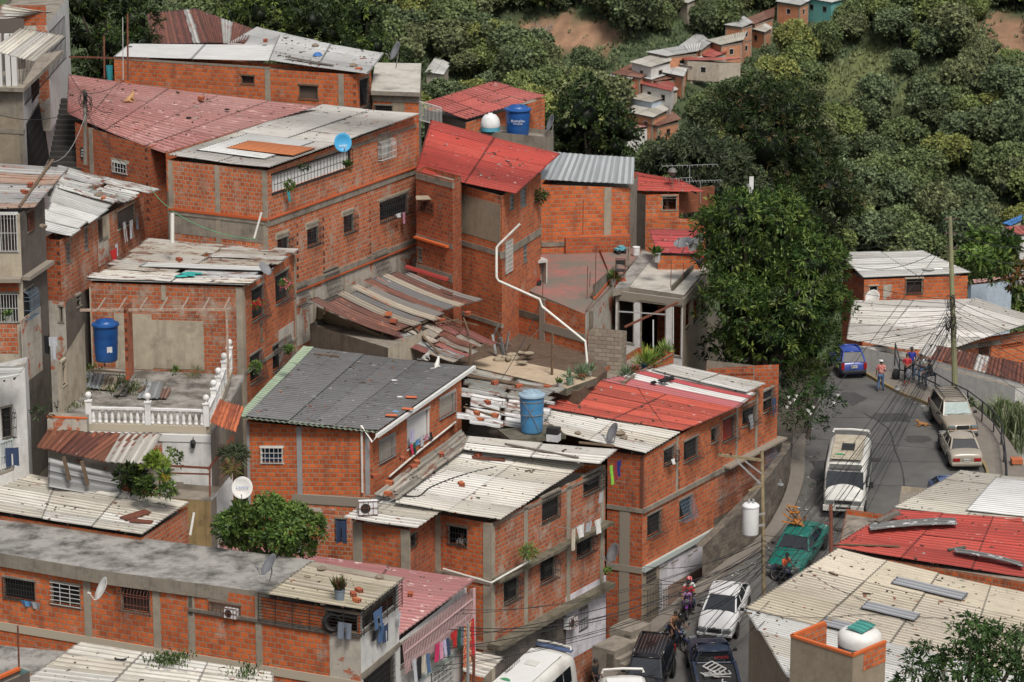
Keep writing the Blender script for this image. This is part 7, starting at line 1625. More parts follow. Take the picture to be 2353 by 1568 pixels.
# loose things
BRK=[plain('loose_brick_a',(.46,.13,.05),.9,var=.3,scale=5),plain('loose_brick_b',(.36,.09,.04),.9,var=.3,scale=5)]
def brick(p,label,group,rz=None,q=random.Random(3),nrm=None):
 rz=q.uniform(0,3) if rz is None else rz;m=MB();M=Matrix.Rotation(rz,3,'Z') @ Matrix.Rotation(q.uniform(-.1,.1),3,'X')
 m.box(p+_v((0,0,.08)),(.32,.20,.17),M=M);o=m.build('hollow_brick',q.choice(BRK),origin=p);h=MB()
 for sx in (-1,1):
  for j in (-1,1):
   for k in (-.5,.5):h.box(p+_v((0,0,.08))+M @ _v((sx*.161,j*.05,k*.07)),(.004,.06,.045),M=M)
 h.build('hole',DARK,o,origin=p);tag(o,label,'brick',group)
G=[('b5d',[(862,1100),(895,1115),(925,1060),(950,1078),(1015,1050),(958,1068),(892,1140)],'broken hollow brick lying on the dirty strip beside the dark roofed house'),
 ('b5',[(1060,1118),(1098,1052),(1192,1036)],'hollow brick lying on the big cream roof'),
 ('patch',[(412,602)],'brick lying on the broken cream roof behind the terrace'),
 ('pale_red',[(462,231)],'brick lying on the faded red roof'),('top_grey',[(824,164),(610,98)],'brick holding down the light grey roof at the top'),
 ('left1',[(56,447),(70,430)],'orange brick weighting the rusted roof at the left edge'),('left2',[(238,462)],'orange brick on the white sheets above the louvred window'),
 ('jum',[(1137,960),(1103,970),(1095,955),(1120,930)],'brick or stone holding down the loose white sheets'),('jum2',[(1137,885),(1193,893),(1258,895)],'brick holding down the grey patched roof by the yard slab'),
 ('moss',[(820,1386),(812,1372),(825,1363)],'orange hollow brick in the small pile on the mossy cream roof'),('pink',[(943,1372)],'brick lying on the pink striped roof')]
for rn,pts,lb in G:
 for p in pts:brick(TR[rn].on(*p,.03),lb,lb.replace('brick','bricks',1))
for p in ((893,729),(905,745),(995,742),(1016,744),(960,760),(1075,728),(930,795)):brick((SH1 if p[0]<910 else SH2).on(*p,.08),'orange hollow brick thrown on the collapsed shack roofs','bricks on the collapsed shack roofs')
for p in ((335,1003),(350,1008)):brick(l2 and PZ(p[0],p[1],10.9),'hollow brick weighting the pale lean-to roof','bricks on the pale lean-to roof')
STN=plain('field_stone',(.24,.19,.14),.95,var=.4,scale=5)
def stone(p,r,label,seed):m=MB();m.blob(p+_v((0,0,r*.4)),(r,r*.8,r*.55),8,.2,seed);tag(m.build('stone',STN,origin=p),label,'stone','stones weighting roofs')
for i,(rn,px,py) in enumerate((('top_grey',724,109),('top_grey',812,156),('left2',225,455),('b6w',1328,1000),('b6w',1424,1002),('b6w',1434,1011),('jum',1108,968),('moss',706,1330),('moss',872,1333),('moss',740,1313),('left1',100,525),('br',1905,1430))):
 stone(TR[rn].on(px,py,.03),rnd.uniform(.13,.26),'stone weighting down a corrugated roof',i)
def plank(a,b,w,mat,label,th=.05,name='plank'):
 m=MB();m.bar(a,b,w,th);tag(m.build(name,mat,origin=a),label,'plank')
def pk(rn,a,b,w,mat,label,name='plank',up=.10):plank(TR[rn].on(*a,up),TR[rn].on(*b,up),w,mat,label,name=name)
pk('left1',(45,480),(122,372),.12,WOOD,'long flaking batten laid diagonally over the rusted roof at the left edge');pk('top_grey',(658,135),(765,155),.2,WOOD_G,'rotten boards lying along the light grey roof')
pk('black',(722,818),(780,824),.10,WOOD,'thin timber lying near the back of the blackened roof');pk('br',(1905,1320),(1925,1328),.10,WOOD,'small timber offcut on the tan roof')
pk('brr',(1995,1201),(2080,1217),.26,WOOD_G,'long arm of the crossed timbers on the bright red roof');plank(TR['brr'].on(2014,1216,.3),TR['brr'].on(2063,1200,.45),.28,WOOD_G,'short arm of the crossed timbers on the bright red roof',.16)
pk('brr',(2178,1269),(2218,1262),.16,solid('green_beam',(.07,.10,.075)),'short green painted beam on the bright red roof');pk('brr',(1914,1256),(2068,1261),.09,WOOD,'long thin pole lying along the front of the bright red roof')
for a,b,w,lb in (((2000,1234),(2200,1220),.75,'long blackened corrugated sheet lying across the bright red roof'),((2195,1285),(2353,1318),.55,'twisted blackened sheet at the right edge of the bright red roof')):
 A,B=TR['brr'].on(*a,.22),TR['brr'].on(*b,.20);nn=_v((0,1,.12))*w
 q=Roof(None,A,B,B+nn,A+nn,sheetmat('blackened_sheet',1.0,.0,grimecol=(.02,.02,.02),flake=.5,flakecol=(.4,.4,.4)),[(.14,.14,.14)],'u',1,1,pitch=.2,amp=.04,seed=7,raw=True,sag=-.15,name='loose_sheet',vd=.45);tag(q.o,lb,'sheet')
pk('b5',(1085,1056),(1160,1062),.34,IRON_R,'rusty ridge strip lying on the big cream roof');pk('b5t',(1160,1025),(1330,1057),.12,WOOD_G,'dark cracked timber along the top of the big cream roof');pk('b5t',(1330,1022),(1412,1030),.22,WOOD,'old timbers under the grey satellite dish')
pk('lowleft',(283,1199),(340,1181),.5,IRON_R,'rusty folded metal frame on the long cream roof','rusty_frame',.12);pk('lowleft',(300,1203),(350,1208),.35,IRON_R,'rusty grating beside the folded frame on the long cream roof','grating',.14)
pk('jum',(1065,940),(1140,962),.12,WOOD,'weathered batten over the loose white sheets');pk('jum',(1100,935),(1160,955),.10,WOOD,'second batten over the loose white sheets');pk('jum2',(1075,868),(1290,905),.26,WOOD,'rounded timber along the edge of the yard slab')
plank(SH2.on(925,770,.2),SH2.on(985,745,.25),.3,WOOD,'pale board lying across the broken shack sheets');plank(SH2.on(955,765,.2),SH2.on(1010,822,.2),.12,WOOD,'long batten across the red shack sheets');plank(SH1.on(1012,672,.15),SH1.on(1040,682,.15),.10,IRON_R,'rusty bar on the shack roof')
plank(SH1.on(932,622,.2),SH1.on(1030,655,.25),.4,solid('red_flashing',(.30,.04,.035),.5),'curled red metal flashing along the back of the shack roof',.10,'flashing')
for i,(a,b) in enumerate((((1000,755),(1055,748)),((1010,735),(1060,760)),((1045,748),(1100,762)),((1065,742),(1080,785)))):plank(SH2.on(*a,.25),SH2.on(*b,.3),.06,WOOD,['thin stick in the rubble left of the standing post','crossed stick on the broken sheets','stick lying over the grey end sheets','upright lath among the broken sheets'][i])
zt_=HTB.z+.06
def tsheet(A,B,C,D4,col,lb,mat=S_STEEL,along='v'):
 q=Roof(None,(*A,zt_),(*B,zt_),(*C,zt_+.06),(*D4,zt_+.06),mat,[col],along,2 if along=='v' else 1,1,pitch=.18,amp=.03,seed=len(lb),jit=.03,sag=0,name='loose_sheet',tintv=.15);tag(q.o,lb,'sheet')
tsheet((190,893),(236,898),(245,865),(200,858),(.26,.29,.31),'grey corrugated sheets lying flat at the left of the terrace');tsheet((232,898),(264,900),(273,870),(243,866),(.38,.33,.24),'beige corrugated sheet lying beside the grey ones on the terrace',S_WORN)
tsheet((315,918),(366,920),(378,882),(333,880),(.30,.32,.33),'grey corrugated sheets in the middle of the terrace');tsheet((366,918),(382,919),(394,896),(374,895),(.22,.13,.10),'rusted sheet at the right of the terrace sheets',S_RUST)
tsheet((260,911),(288,912),(298,893),(272,891),(.24,.24,.22),'dull flat board in the middle of the terrace',S_PATCH)
plank(PZ(268,907,zt_+.15),PZ(282,893,zt_+.15),.16,WOOD_G,'short beam on the dull board of the terrace');plank(PZ(318,902,zt_+.15),PZ(333,888,zt_+.15),.12,WOOD,'brown batten on the terrace sheets');plank(PZ(205,850,zt_+.15),PZ(298,857,zt_+.15),.12,WOOD,'long board beside the blue tank on the terrace')
# tanks
BLUE=plain('blue_polyethylene',(.012,.085,.30),.42,var=.25,scale=1.5,dirt=(.03,.06,.12),dirt_amt=.6);BLUE2=plain('faded_blue_plastic',(.06,.22,.42),.5,var=.2,scale=1.5,dirt=(.10,.2,.28),dirt_amt=.5)
def tank(p,r,h,label,mat,lidmat=None,decal=None):
 o=empty('water_tank',p,label,'water tank');LOCAL.add(o.name)
 m=MB();prof=[(0,0),(r*.84,0),(r*.86,.05)]
 for i in range(1,12):z=h*i/12;prof.append((r*(.86+.12*i/12)+(.012 if i % 3==0 else 0),z))
 prof+=[(r,h),(r*1.0,h+.03)];m.lathe((0,0,0),prof,32);m.build('body',mat,o,smooth=True)
 m=MB();m.lathe((0,0,h),[(r*1.06,-.05),(r*1.09,-.02),(r*1.07,.05),(r*.8,.10),(r*.72,.17),(r*.3,.22),(0,.22)],32)
 m.build('lid',lidmat or mat,o,smooth=False)
 m=MB()
 for k in range(8):a=k*math.pi/4;m.bar((math.cos(a)*r*.25,math.sin(a)*r*.25,h+.235),(math.cos(a)*r*.7,math.sin(a)*r*.7,h+.18),.09,.03)
 m.build('lid_rib',lidmat or mat,o)
 if decal:txt(decal[0],.20,WHTT,o,(0,-r*.965,h*.62),(math.pi/2+.05,0,0));txt(decal[1],.11,WHTT,o,(0,-r*.95,h*.5),(math.pi/2+.05,0,0))
 return o
p=PD(245,828,133.5);tank(p,.56,1.62,'blue plastic water tank standing on the balustrade terrace between brick stubs',BLUE)
m=MB();m.face([(p.x+.1,p.y-.50,p.z+.45),(p.x+.32,p.y-.42,p.z+.45),(p.x+.32,p.y-.43,p.z+.72),(p.x+.1,p.y-.51,p.z+.72)]);m.build('label_patch',WHTT,bpy.data.objects['water_tank'],origin=p)
p=PD(1190,310,159.3);tank(p,.66,1.35,'bright blue water tank with white lettering behind the bright red roof at the top',BLUE,decal=('Rotoplas','TANQUES'))
p=PD(1222,992,136.6);tk=tank(p,.56,1.70,'tall faded blue water drum tied with rope above the cream roof in the centre',BLUE2,plain('pale_blue_lid',(.28,.38,.46),.6,var=.2));m=MB()
for z,t in ((.85,.0),(1.45,.1)):m.lathe((0,0,z),[(.555,0),(.57,.015),(.555,.03)],24)
m.tube([(-.4,-.42,1.5),(0,-.57,.9),(.35,-.45,.1)],.012,4);m.tube([(.3,-.48,1.5),(-.1,-.57,1.0),(-.4,-.40,.4)],.012,4);m.build('rope',solid('rope',(.22,.17,.12)),tk)
m=MB();c=p-_v((0,0,.12));m.box(c,(2.6,1.8,.2),R_(20));tag(m.build('concrete_plinth',CONC_D,origin=c),'dark concrete base under the tall faded blue drum','base')
m=MB();q=PD(1272,1010,136);m.box(q+_v((0,0,.1)),(.55,.42,.32),R_(-20));o=m.build('polystyrene_box',solid('white_foam',(.6,.6,.6)),origin=q);tag(o,'white box beside the tall blue drum','box');m=MB();m.box(q+_v((0,0,.42)),(.55,.42,.28),R_(-20));tag(m.build('black_crate',BLKP,origin=q),'black crate standing on the white box by the tall blue drum','crate')
p=PD(1127,300,159.5);o=empty('water_tank',p,'round white tank with a blue base next to the bright blue tank at the top','water tank');LOCAL.add(o.name)
m=MB();m.lathe((0,0,0),[(.50,0),(.50,.22)],24);m.build('base',plain('light_blue_plastic',(.10,.38,.50),.5),o);m=MB();m.lathe((0,0,.2),[(.505,0),(.52,.06),(.50,.25),(.44,.45),(.3,.62),(.12,.68),(.12,.72),(0,.72)],24);m.build('body',WHTT,o,smooth=True)
p=_v((sum(q.x for q in ENC.Q+[ENC.K])/4+.85,sum(q.y for q in ENC.Q+[ENC.K])/4+.35,ENC.z-1.55));o=empty('water_tank',p,'big white and grey tank with a turquoise board on top inside the brick enclosure','water tank');LOCAL.add(o.name)
m=MB();m.lathe((0,0,0),[(0,0),(.80,0),(.82,.5),(.82,1.25)],32);m.build('body',plain('grey_stained_fibre',(.16,.18,.20),.6,var=.5,scale=2),o,smooth=True)
m=MB();m.lathe((0,0,1.25),[(.83,0),(.84,.25),(.78,.45),(.62,.56),(0,.6)],32);m.build('top',plain('white_fibre',(.66,.65,.62),.6,var=.1,dirt=(.35,.33,.28),dirt_amt=.4),o,smooth=True)
q=Roof(None,p+_v((-.55,-.1,1.90)),p+_v((.0,-.62,1.84)),p+_v((.62,.1,1.93)),p+_v((.05,.6,1.97)),S_CLEAN,[(.06,.30,.26)],'u',1,1,pitch=.12,amp=.012,raw=True,seed=3,sag=-.05,name='board');tag(q.o,'turquoise corrugated board lying on the big white tank','board')
# satellite dishes
DG=plain('dish_grey',(.20,.20,.21),.5,var=.2);DW=plain('dish_white',(.58,.57,.54),.5,var=.15,dirt=(.35,.2,.12),dirt_amt=.4);DB=plain('dish_blue',(.05,.32,.58),.45,var=.1)
def dish(px,py,D,r,az,el,label,mat=DG,foot=.7,word=None,flip=1,wall=False):
 c=PD(px,py,D);o=empty('satellite_dish',c,label,'satellite dish');LOCAL.add(o.name)
 M=Matrix.Rotation(R_(az),3,'Z') @ Matrix.Rotation(R_(90-el),3,'X')    # dish looks along -Y when az=0
 m=MB();prof=[(0,0),(r*.35,.012),(r*.7,.05),(r,.11),(r*1.02,.105),(r*.7,.035),(0,-.02)]
 m.lathe((0,0,0),[(a,b*r/.4) for a,b in prof],28,M=M @ Matrix.Diagonal((1,1.08,1)));m.build('reflector',mat,o,smooth=True)
 m=MB();tip=M @ _v((0,-r*.75,r*1.05));m.tube([M @ _v((0,-r*.98,.02)),M @ _v((0,-r*1.15,.15)),tip],.02,5);m.box(tip,(.06,.06,.14),M=M);m.build('feed_arm',mat if mat is not DB else DG,o)
 m=MB();bk=M @ _v((0,-.05,-.08))
 if wall:m.tube([bk,bk+_v((.15,.35,-.3)),bk+_v((.1,.5,-.35))],.028,6)
 else:m.tube([bk,bk+_v((0,.06,-.18)),(bk.x-.12*flip,bk.y+.1,-foot)],.028,6)
 m.build('mast',ALU,o)
 if word:
  t=txt(word,.20,WHTT,o,(0,0,0),(0,0,0));t.matrix_local=Matrix.Translation(M @ _v((0,-r*.35,.09*r/.4))) @ M.to_4x4()
 return o
dish(787,328,138.6,.40,15,12,'bright blue satellite dish with white lettering at the edge of the grey roof',DB,.3,'inter');dish(607,620,134.8,.33,60,45,'dark grey dish at the corner of the broken cream roof');dish(912,118,157.5,.45,-70,25,'grey satellite dish on a mast above the pale flat roof of the annex',DG,.9)
dish(1268,283,158.8,.42,-75,20,'grey satellite dish beside the bright blue tank at the top',DG,.7);dish(1572,562,152.5,.50,-35,72,'grey dish tilted to the sky on the pale flat roof',DG,.5);dish(1604,560,152.2,.50,-60,40,'white rimmed dish half hidden by the mango leaves',DW,.6)
dish(1411,995,137.2,.42,-70,28,'grey satellite dish standing on the cream roof below the bright red one',DG,.75);dish(1412,1272,134,.42,-65,25,'grey dish on the end of the lower mossy ledge',DG,.75);dish(622,1300,113.5,.42,-70,35,'grey satellite dish on the stained flat concrete roof',DG,.75)
dish(238,1355,111.9,.42,-70,28,'white dish with a rust stain fixed to the brick wall at the lower left',DW,.3,wall=True);dish(557,1122,123,.42,0,25,'white dish with blue lettering beside the pierced white wall',DW,.4,None);dish(2006,685,182,.45,-30,35,'white dish in front of the orange house right of the mango tree',DW,.3,wall=True)
t=txt('CANTV',.15,BLUT,[o for o in bpy.data.objects if o.get('label','').startswith('white dish with blue')][0],(0,-.12,.05),(math.pi/2-R_(25),0,0))
# air conditioners
def acunit(p,rz,label,s=1.0):
 o=empty('air_conditioner',p,label,'air conditioner',rz=R_(rz));LOCAL.add(o.name);m=MB();m.box((0,0,.28*s),(.78*s,.32*s,.56*s));m.build('casing',WHTT,o)
 m=MB();m.lathe((-.12*s,-.165*s,.28*s),[(0,0),(.20*s,0),(.21*s,.02)],18,M=Matrix.Rotation(math.pi/2,3,'X'));m.build('fan',BLKP,o)
 m=MB()
 for x in (-.40,-.2,0,.2,.40):m.bar((x*s,-.19*s,0),(x*s,-.19*s,.58*s),.018)
 for z in (0,.29,.58):m.bar((-.40*s,-.19*s,z*s),(.40*s,-.19*s,z*s),.018)
 m.build('guard',IRON_R,o);return o
acunit(TR['b5a'].on(846,1183,.05),8,'white air conditioner in a rusty cage at the corner of the cream roof');_w=B5.w[3];acunit(_w.pt(_w.uv(1302,1440)[0],_w.uv(1302,1440)[1],.2),math.degrees(math.atan2(_w.d.y,_w.d.x)),'white air conditioner bracketed to the wall above the lilac door',.9)
w=HB.w[0];u,z=w.uv(533,1408);p=w.pt(u,z-.2,.02);acunit(p,math.degrees(math.atan2(w.d.y,w.d.x)),'white window air conditioner behind bars in the long brick house',.7)
# washing
def cloth_at(p,d,w,h,mat,label,kind='cloth',seed=0,group=None,sway=.08):
 """hanging piece: p top-left point, d unit direction along the line"""
 q=random.Random(seed);nn=_v((d.y,-d.x,0));n1,n2=7,6
 def S(u,v):
  wd=1-(.25*v if kind=='cloth' else 0);fold=math.sin(u*9+seed)*.035*(.4+v);return p+d*(w*(.5+(u-.5)*wd))+nn*(fold+sway*v*math.sin(seed))-_v((0,0,h*v*(1-.05*math.cos(u*7+seed))))
 m=MB();rects={'cloth':[(0,1,0,1)],'shirt':[(.2,.8,0,1),(0,.22,0,.38),(.78,1,0,.38)],'trousers':[(0,1,0,.35),(0,.44,.33,1),(.56,1,.33,1)]}[kind]
 for (a0,a1,b0,b1) in rects:
  for i in range(n1):
   for j in range(n2):
    U=[a0+(a1-a0)*t/n1 for t in (i,i+1)];Vv=[b0+(b1-b0)*t/n2 for t in (j,j+1)];m.face([S(U[0],Vv[0]),S(U[1],Vv[0]),S(U[1],Vv[1]),S(U[0],Vv[1])])
 nm={'cloth': 'hanging_cloth','shirt': 'hanging_shirt','trousers': 'hanging_trousers'}[kind];o=m.build(nm,mat,origin=p,smooth=True);tag(o,label,'laundry',group)
def hang(wall,px,py,w,h,mat,label,kind='cloth',off=.36,seed=0):
 u,z=wall.uv(px,py);cloth_at(wall.pt(u,z,off),wall.d,w,h,mat,label,kind,seed)
C=lambda n,c,c2=None:cloth('laundry_'+n,c,c2)
GRJ=C('grey',(.13,.15,.19));DEN=C('denim',(.06,.12,.24));DEN2=C('darkdenim',(.025,.045,.10));LBL=C('palegrey',(.42,.43,.46));LIL=C('lilac',(.40,.38,.52));PNK=C('pink',(.55,.25,.35));HOT=C('hotpink',(.55,.03,.12));RD=C('red',(.5,.02,.02));GRN_=C('darkgreen',(.01,.08,.05));TRQ=C('turquoise',(.03,.25,.28));LIME=C('lime',(.22,.5,.05));NV=C('navy',(.01,.02,.15));CRM=C('cream',(.5,.45,.36));FLO=C('floral',(.5,.03,.02),(.6,.5,.25));BKL=C('black',(.012,.012,.014));SKY=C('sky',(.12,.32,.6))
f,s=HB.w[0],HB.w[1]
hang(f,783,1425,.55,.62,GRJ,'grey trousers hung over the balcony bars at the front of the long brick house','trousers',.2,1);hang(s,845,1408,.9,.75,DEN,'pale blue jeans hung on the side bars of the white walled corner','trousers',.2,2);hang(s,868,1440,.55,.7,DEN2,'dark blue jeans drying right of the pale blue ones','trousers',.2,3);hang(s,846,1450,.45,.45,BKL,'black and white garment below the pale blue jeans','cloth',.2,4)
hang(s,860,1437,.4,.75,DEN,'long denim leg hanging below the balcony bars','cloth',.22,5);hang(s,902,1408,.3,.6,LBL,'white and red top at the right end of the balcony washing','shirt',.2,6)
s=HPK.w[1]
for px,py,w_,h_,mt,lb,k in ((924,1515,.3,.8,LBL,'pale grey shirt first on the pink railing from the left','shirt'),(936,1510,.3,.7,BKL,'black top second on the pink railing from the left','cloth'),(948,1506,.25,.55,CRM,'cream shorts on the pink railing','cloth'),(956,1502,.25,.6,DEN,'blue grey vest on the pink railing','shirt'),
 (979,1478,.3,.6,HOT,'hot pink top on the pink railing','cloth'),(988,1474,.25,.55,PNK,'light pink top on the pink railing','cloth'),(995,1470,.25,.5,LIL,'lilac top on the pink railing','cloth'),(1002,1466,.25,.55,DEN2,'navy top on the pink railing','cloth'),(1014,1452,.45,.55,RD,'bright red shirt on the pink railing','shirt'),(1030,1444,.25,.65,GRN_,'dark green top on the pink railing','cloth'),(1037,1440,.25,.6,GRJ,'grey top beside the red floral cloth','cloth'),(1045,1436,.55,2.3,FLO,'long red and cream floral cloth at the right end of the pink railing','cloth'),(1060,1422,.25,1.9,RD,'plain red cloth behind the long floral cloth','cloth')):
 hang(s,px,py,w_*1.3,h_*1.35,mt,lb,k,.42,px % 13)
s=HK.w[1]
for px,py,w_,h_,mt,lb,k in ((935,990,.5,.6,LIL,'lilac sheet over the parapet of the white balcony','cloth'),(936,1022,.25,.45,HOT,'hot pink and red cloth at the left of the white balcony washing','cloth'),(943,1018,.25,.5,GRN_,'dark green cloth on the white balcony parapet','cloth'),(951,1011,.35,.3,SKY,'sky blue cloth on the white balcony parapet','cloth'),(960,1003,.4,.5,LBL,'white shirt on the white balcony parapet','shirt'),(972,1000,.3,.3,PNK,'pink cloth on the white balcony parapet','cloth'),(980,995,.3,.35,BKL,'black cloth at the right of the white balcony washing','cloth')):hang(s,px,py,w_,h_,mt,lb,k,.12,px % 11)
s=B5.w[3]
hang(s,1380,1068,.3,.9,LIME,'lime green shirt hanging outside the caged window under the cream roof','shirt',.45,1);hang(s,1388,1062,.3,.8,C('maroon',(.2,.02,.03)),'maroon shirt behind the lime green one','shirt',.5,2);hang(s,1394,1058,.45,.75,NV,'navy shirt at the right of the shirts under the cream roof','shirt',.5,3);hang(s,1360,1130,.3,.5,LBL,'white cloth below the caged window','cloth',.4,4)
for px,py,w_,h_,mt,lb,k in ((1273,1210,.3,1.0,CRM,'cream trousers leg at the left of the white washing rack','cloth'),(1283,1204,.7,.55,WCL,'white shirt on the washing rack above the mossy ledge','cloth'),(1306,1196,.5,.45,LBL,'pale vest in the middle of the washing rack','cloth'),(1325,1190,.6,.65,WCL,'white T-shirt at the right of the washing rack','shirt')):hang(s,px,py,w_,h_,mt,lb,k,.9,px % 7)
u0,z0=s.uv(1272,1208);m=MB();a=s.pt(u0,z0,.9);b=s.pt(u0+1.9,z0+.05,.9);m.bar(a,b,.02);m.bar(a,s.pt(u0,z0,.0),.02);m.bar(b,s.pt(u0+1.9,z0+.05,0),.02);tag(m.build('clothes_rack',ALU,origin=a),'wall clothes rack holding the white washing above the mossy ledge','rack')
s=HL.w[1]
for px,py,w_,h_,mt,lb,k in ((272,512,.45,1.0,LBL,'pale shirt and trousers hung left under the louvred window','trousers'),(288,508,.45,.9,LBL,'grey and white garment hung in the middle under the louvred window','trousers'),(303,500,.3,.6,GRJ,'dark grey garment hung right under the louvred window','cloth')):hang(s,px,py,w_,h_,mt,lb,k,.2,px % 5)
hang(s,236,577,.9,.85,RD,'red cloth bundled over the ledge of the narrow brick house','cloth',.35,2);hang(s,250,562,.4,.6,LBL,'white cloth behind the red bundled one','cloth',.3,3)
s=HG.w[1]
hang(s,650,440,.3,.5,TRQ,'turquoise cloth hung from the white balcony grille','cloth',.2,1);hang(s,896,492,.6,.2,LBL,'blue white cloth on the wide barred window','cloth',.3,2);hang(s,913,488,.3,.6,PNK,'pink patterned towel hung from the wide barred window','cloth',.3,3)
hang(HB.w[0],50,1377,.5,.25,SKY,'blue cloth on the sill of the leftmost barred window','cloth',.1,4);hang(HB.w[0],70,1380,.5,.3,LBL,'white cloth on the sill of the leftmost barred window','cloth',.1,5)
cloth_at(PD(-5,1012,115.2),_v((1,.2,0)).normalized(),.55,.9,LBL,'pale shirt on the balcony cage at the left edge','shirt',1);cloth_at(PD(12,1030,115.2),_v((1,.2,0)).normalized(),.5,.7,DEN2,'dark blue trousers on the balcony cage at the left edge','trousers',2)
cloth_at(PD(772,1197,130.5),_v((1,0,0)),.45,1.0,DEN2,'dark jeans hung before the diamond grille door','trousers',3);cloth_at(PD(112,775,128),_v((1,.2,0)).normalized(),.35,1.0,LBL,'white garment drying in the dark passage at the left','shirt',3);cloth_at(PD(100,772,128.1),_v((1,.2,0)).normalized(),.25,.8,BKL,'black garment drying in the dark passage at the left','cloth',4)
s=B6.w[1];hang(s,1715,955,.5,.7,LBL,'white washing behind the grille near the striped roof end','shirt',.1,1);hang(s,1756,915,.5,.9,DEN2,'dark washing on the last grille of the street building','trousers',.4,2);hang(s,1528,1055,.4,.25,WCL,'white bag in the first window basket of the street building','cloth',.3,2)
# terrace things
def pot(p,r,h,label,potmat,leafpal,seed,lsz=.35,nl=60,asp=.14,drp=-.15,spread=.9,lh=None):
 o=empty('potted_plant',p,label,'potted plant');LOCAL.add(o.name);m=MB();m.lathe((0,0,0),[(0,0),(r*.75,0),(r,h),(r*1.08,h),(r*1.05,h*.9),(r*.9,h*.88),(0,h*.88)],16);m.build('pot',potmat,o,smooth=False)
 rg=np.random.default_rng(seed);P=np.tile(np.array([[0,0,h]]),(nl // 6,1))+rg.normal(0,r*.3,(nl // 6,3))*[1,1,.3];N=np.tile(np.array([[0,0,1.]]),(nl // 6,1));V,Fq,Cc_=leaves(P,N,lsz,6,rg,pal=leafpal,aspect=asp,droop=drp,spread=spread);npmesh('foliage',V,Fq,Cc_,LEAF,o);return o
TERR=solid('terracotta',(.36,.12,.06));WPOT=solid('white_pot',(.5,.49,.46));GPOT=solid('green_pot',(.20,.32,.24));ALOE=[(.13,.19,.11),(.10,.15,.08)]
pot(PZ(1309,884,9.72),.17,.32,'aloe in a pale green pot on the beige yard slab',GPOT,ALOE,1,.42,60);pot(PZ(1287,888,9.72),.17,.2,'small round plant in a white bowl on the corner of the yard slab',WPOT,LITE,2,.18,60,.5);pot(PZ(1337,868,9.75),.22,.18,'aloe in a brown trough at the right end of the yard slab',TERR,ALOE,3,.45,90);pot(PZ(1354,862,9.75),.15,.2,'aloe in a white pot against the cinder block wall',WPOT,ALOE,4,.4,60)
PQ=PLANTER.w[1]
for i,(u,lb,pm,pal,sz) in enumerate(((1.0,'spiky plant in a white pot at the left of the brick planter',WPOT,ALOE,.5),(2.0,'pink flowering plant in a terracotta pot in the brick planter',TERR,[(.05,.1,.02),(.06,.12,.03),(.5,.1,.12)],.3),(3.2,'yellow striped dracaena in the middle of the brick planter',solid('blue_pot',(.02,.07,.15)),[(.30,.33,.06),(.16,.24,.05)],.8),(4.4,'leafy green plant in the brick planter',TERR,LITE,.5),(5.6,'pale green bromeliad at the right of the brick planter',TERR,[(.22,.28,.08),(.12,.2,.05)],.5))):pot(PQ.pt(u,PQ.top(u)-.35,-.35),.2,.35,lb,pm,pal,10+i,sz,110,.12)
pot(PD(1332/4+1176.5+0,602,152.5),.22,.5,'cream urn with a leafy plant on the pale flat roof',WPOT,LITE,20,.3,90,.4);pot(PZ(1409,655,tz+.05),.18,.35,'fern in a white pot on the end of the terrace parapet',WPOT,LITE,21,.4,120,.2);pot(TR['moss'].on(781,1381,.03),.2,.42,'weeping plant in a grey bucket on the mossy cream roof',solid('grey_bucket',(.17,.21,.26)),[(.05,.06,.02),(.08,.10,.03),(.14,.07,.05)],22,.45,90,.16,-.4,.6)
pot(PD(380,1104,122.5),.22,.25,'hanging yellow pot with trailing plant in the plant yard',solid('yellow_pot',(.5,.34,.03)),LITE,23,.35,90,.2,.2);pot(PD(20,738,126.8),.16,.25,'white pot on the balcony sill at the left edge',WPOT,LITE,24,.25,60,.3);pot(TR['big'].on(800,392,.0) ,.15,.2,'small plant at the right end of the white balcony grille',TERR,LITE,25,.3,60,.3)
zT=tz+.02
o=empty('toy_car',PZ(1426,582,zT),'light blue toy car left on the red roof terrace','toy car',rz=R_(-60));LOCAL.add(o.name);TOYB=solid('toy_blue',(.12,.38,.45))
m=MB();m.box((0,0,.22),(.34,.62,.12));m.box((0,.04,.32),(.28,.30,.12));m.build('body',TOYB,o);m=MB()
for sx in (-1,1):
 for y in (-.2,.2):m.lathe((sx*.17,y,.12),[(0,-.05),(.12,-.05),(.12,.05),(0,.05)],12,M=Matrix.Rotation(math.pi/2,3,'Y'))
m.build('wheel',BLKP,o)
m=MB();p=PZ(1462,588,zT);m.lathe(p,[(0,0),(.17,0),(.19,.08),(.18,.09),(.19,.44),(.2,.45),(.2,.48),(0,.48)],16);tag(m.build('bucket',WHTT,origin=p,smooth=False),'lidded white bucket on the red roof terrace','bucket')
o=empty('washtub',PZ(1236,650,zT),'tall white plastic washtub stand on the red roof terrace by the tower house','washtub',rz=R_(25));LOCAL.add(o.name);m=MB();m.box((-.35,0,.6),(.06,.6,1.2));m.box((.35,0,.6),(.06,.6,1.2));m.box((0,.28,.6),(.7,.05,1.2));m.build('legs',WPOT,o);m=MB();m.box((0,0,1.15),(.8,.62,.14));m.build('basin',WPOT,o)
o=empty('toy_tricycle',PZ(1229,655,zT),'red toy tricycle beside the white washtub stand','toy');LOCAL.add(o.name);RDP=solid('red_plastic',(.5,.02,.02),.4);m=MB();m.box((.05,0,.25),(.35,.12,.08));m.bar((-.2,0,.15),(-.15,0,.5),.06);m.bar((-.17,-.18,.5),(-.13,.18,.5),.05);m.build('frame',RDP,o);m=MB()
for x,y in ((-.2,0),(.22,-.15),(.22,.15)):m.lathe((x,y,.12),[(0,-.04),(.12,-.04),(.12,.04),(0,.04)],12,M=Matrix.Rotation(math.pi/2,3,'X'))
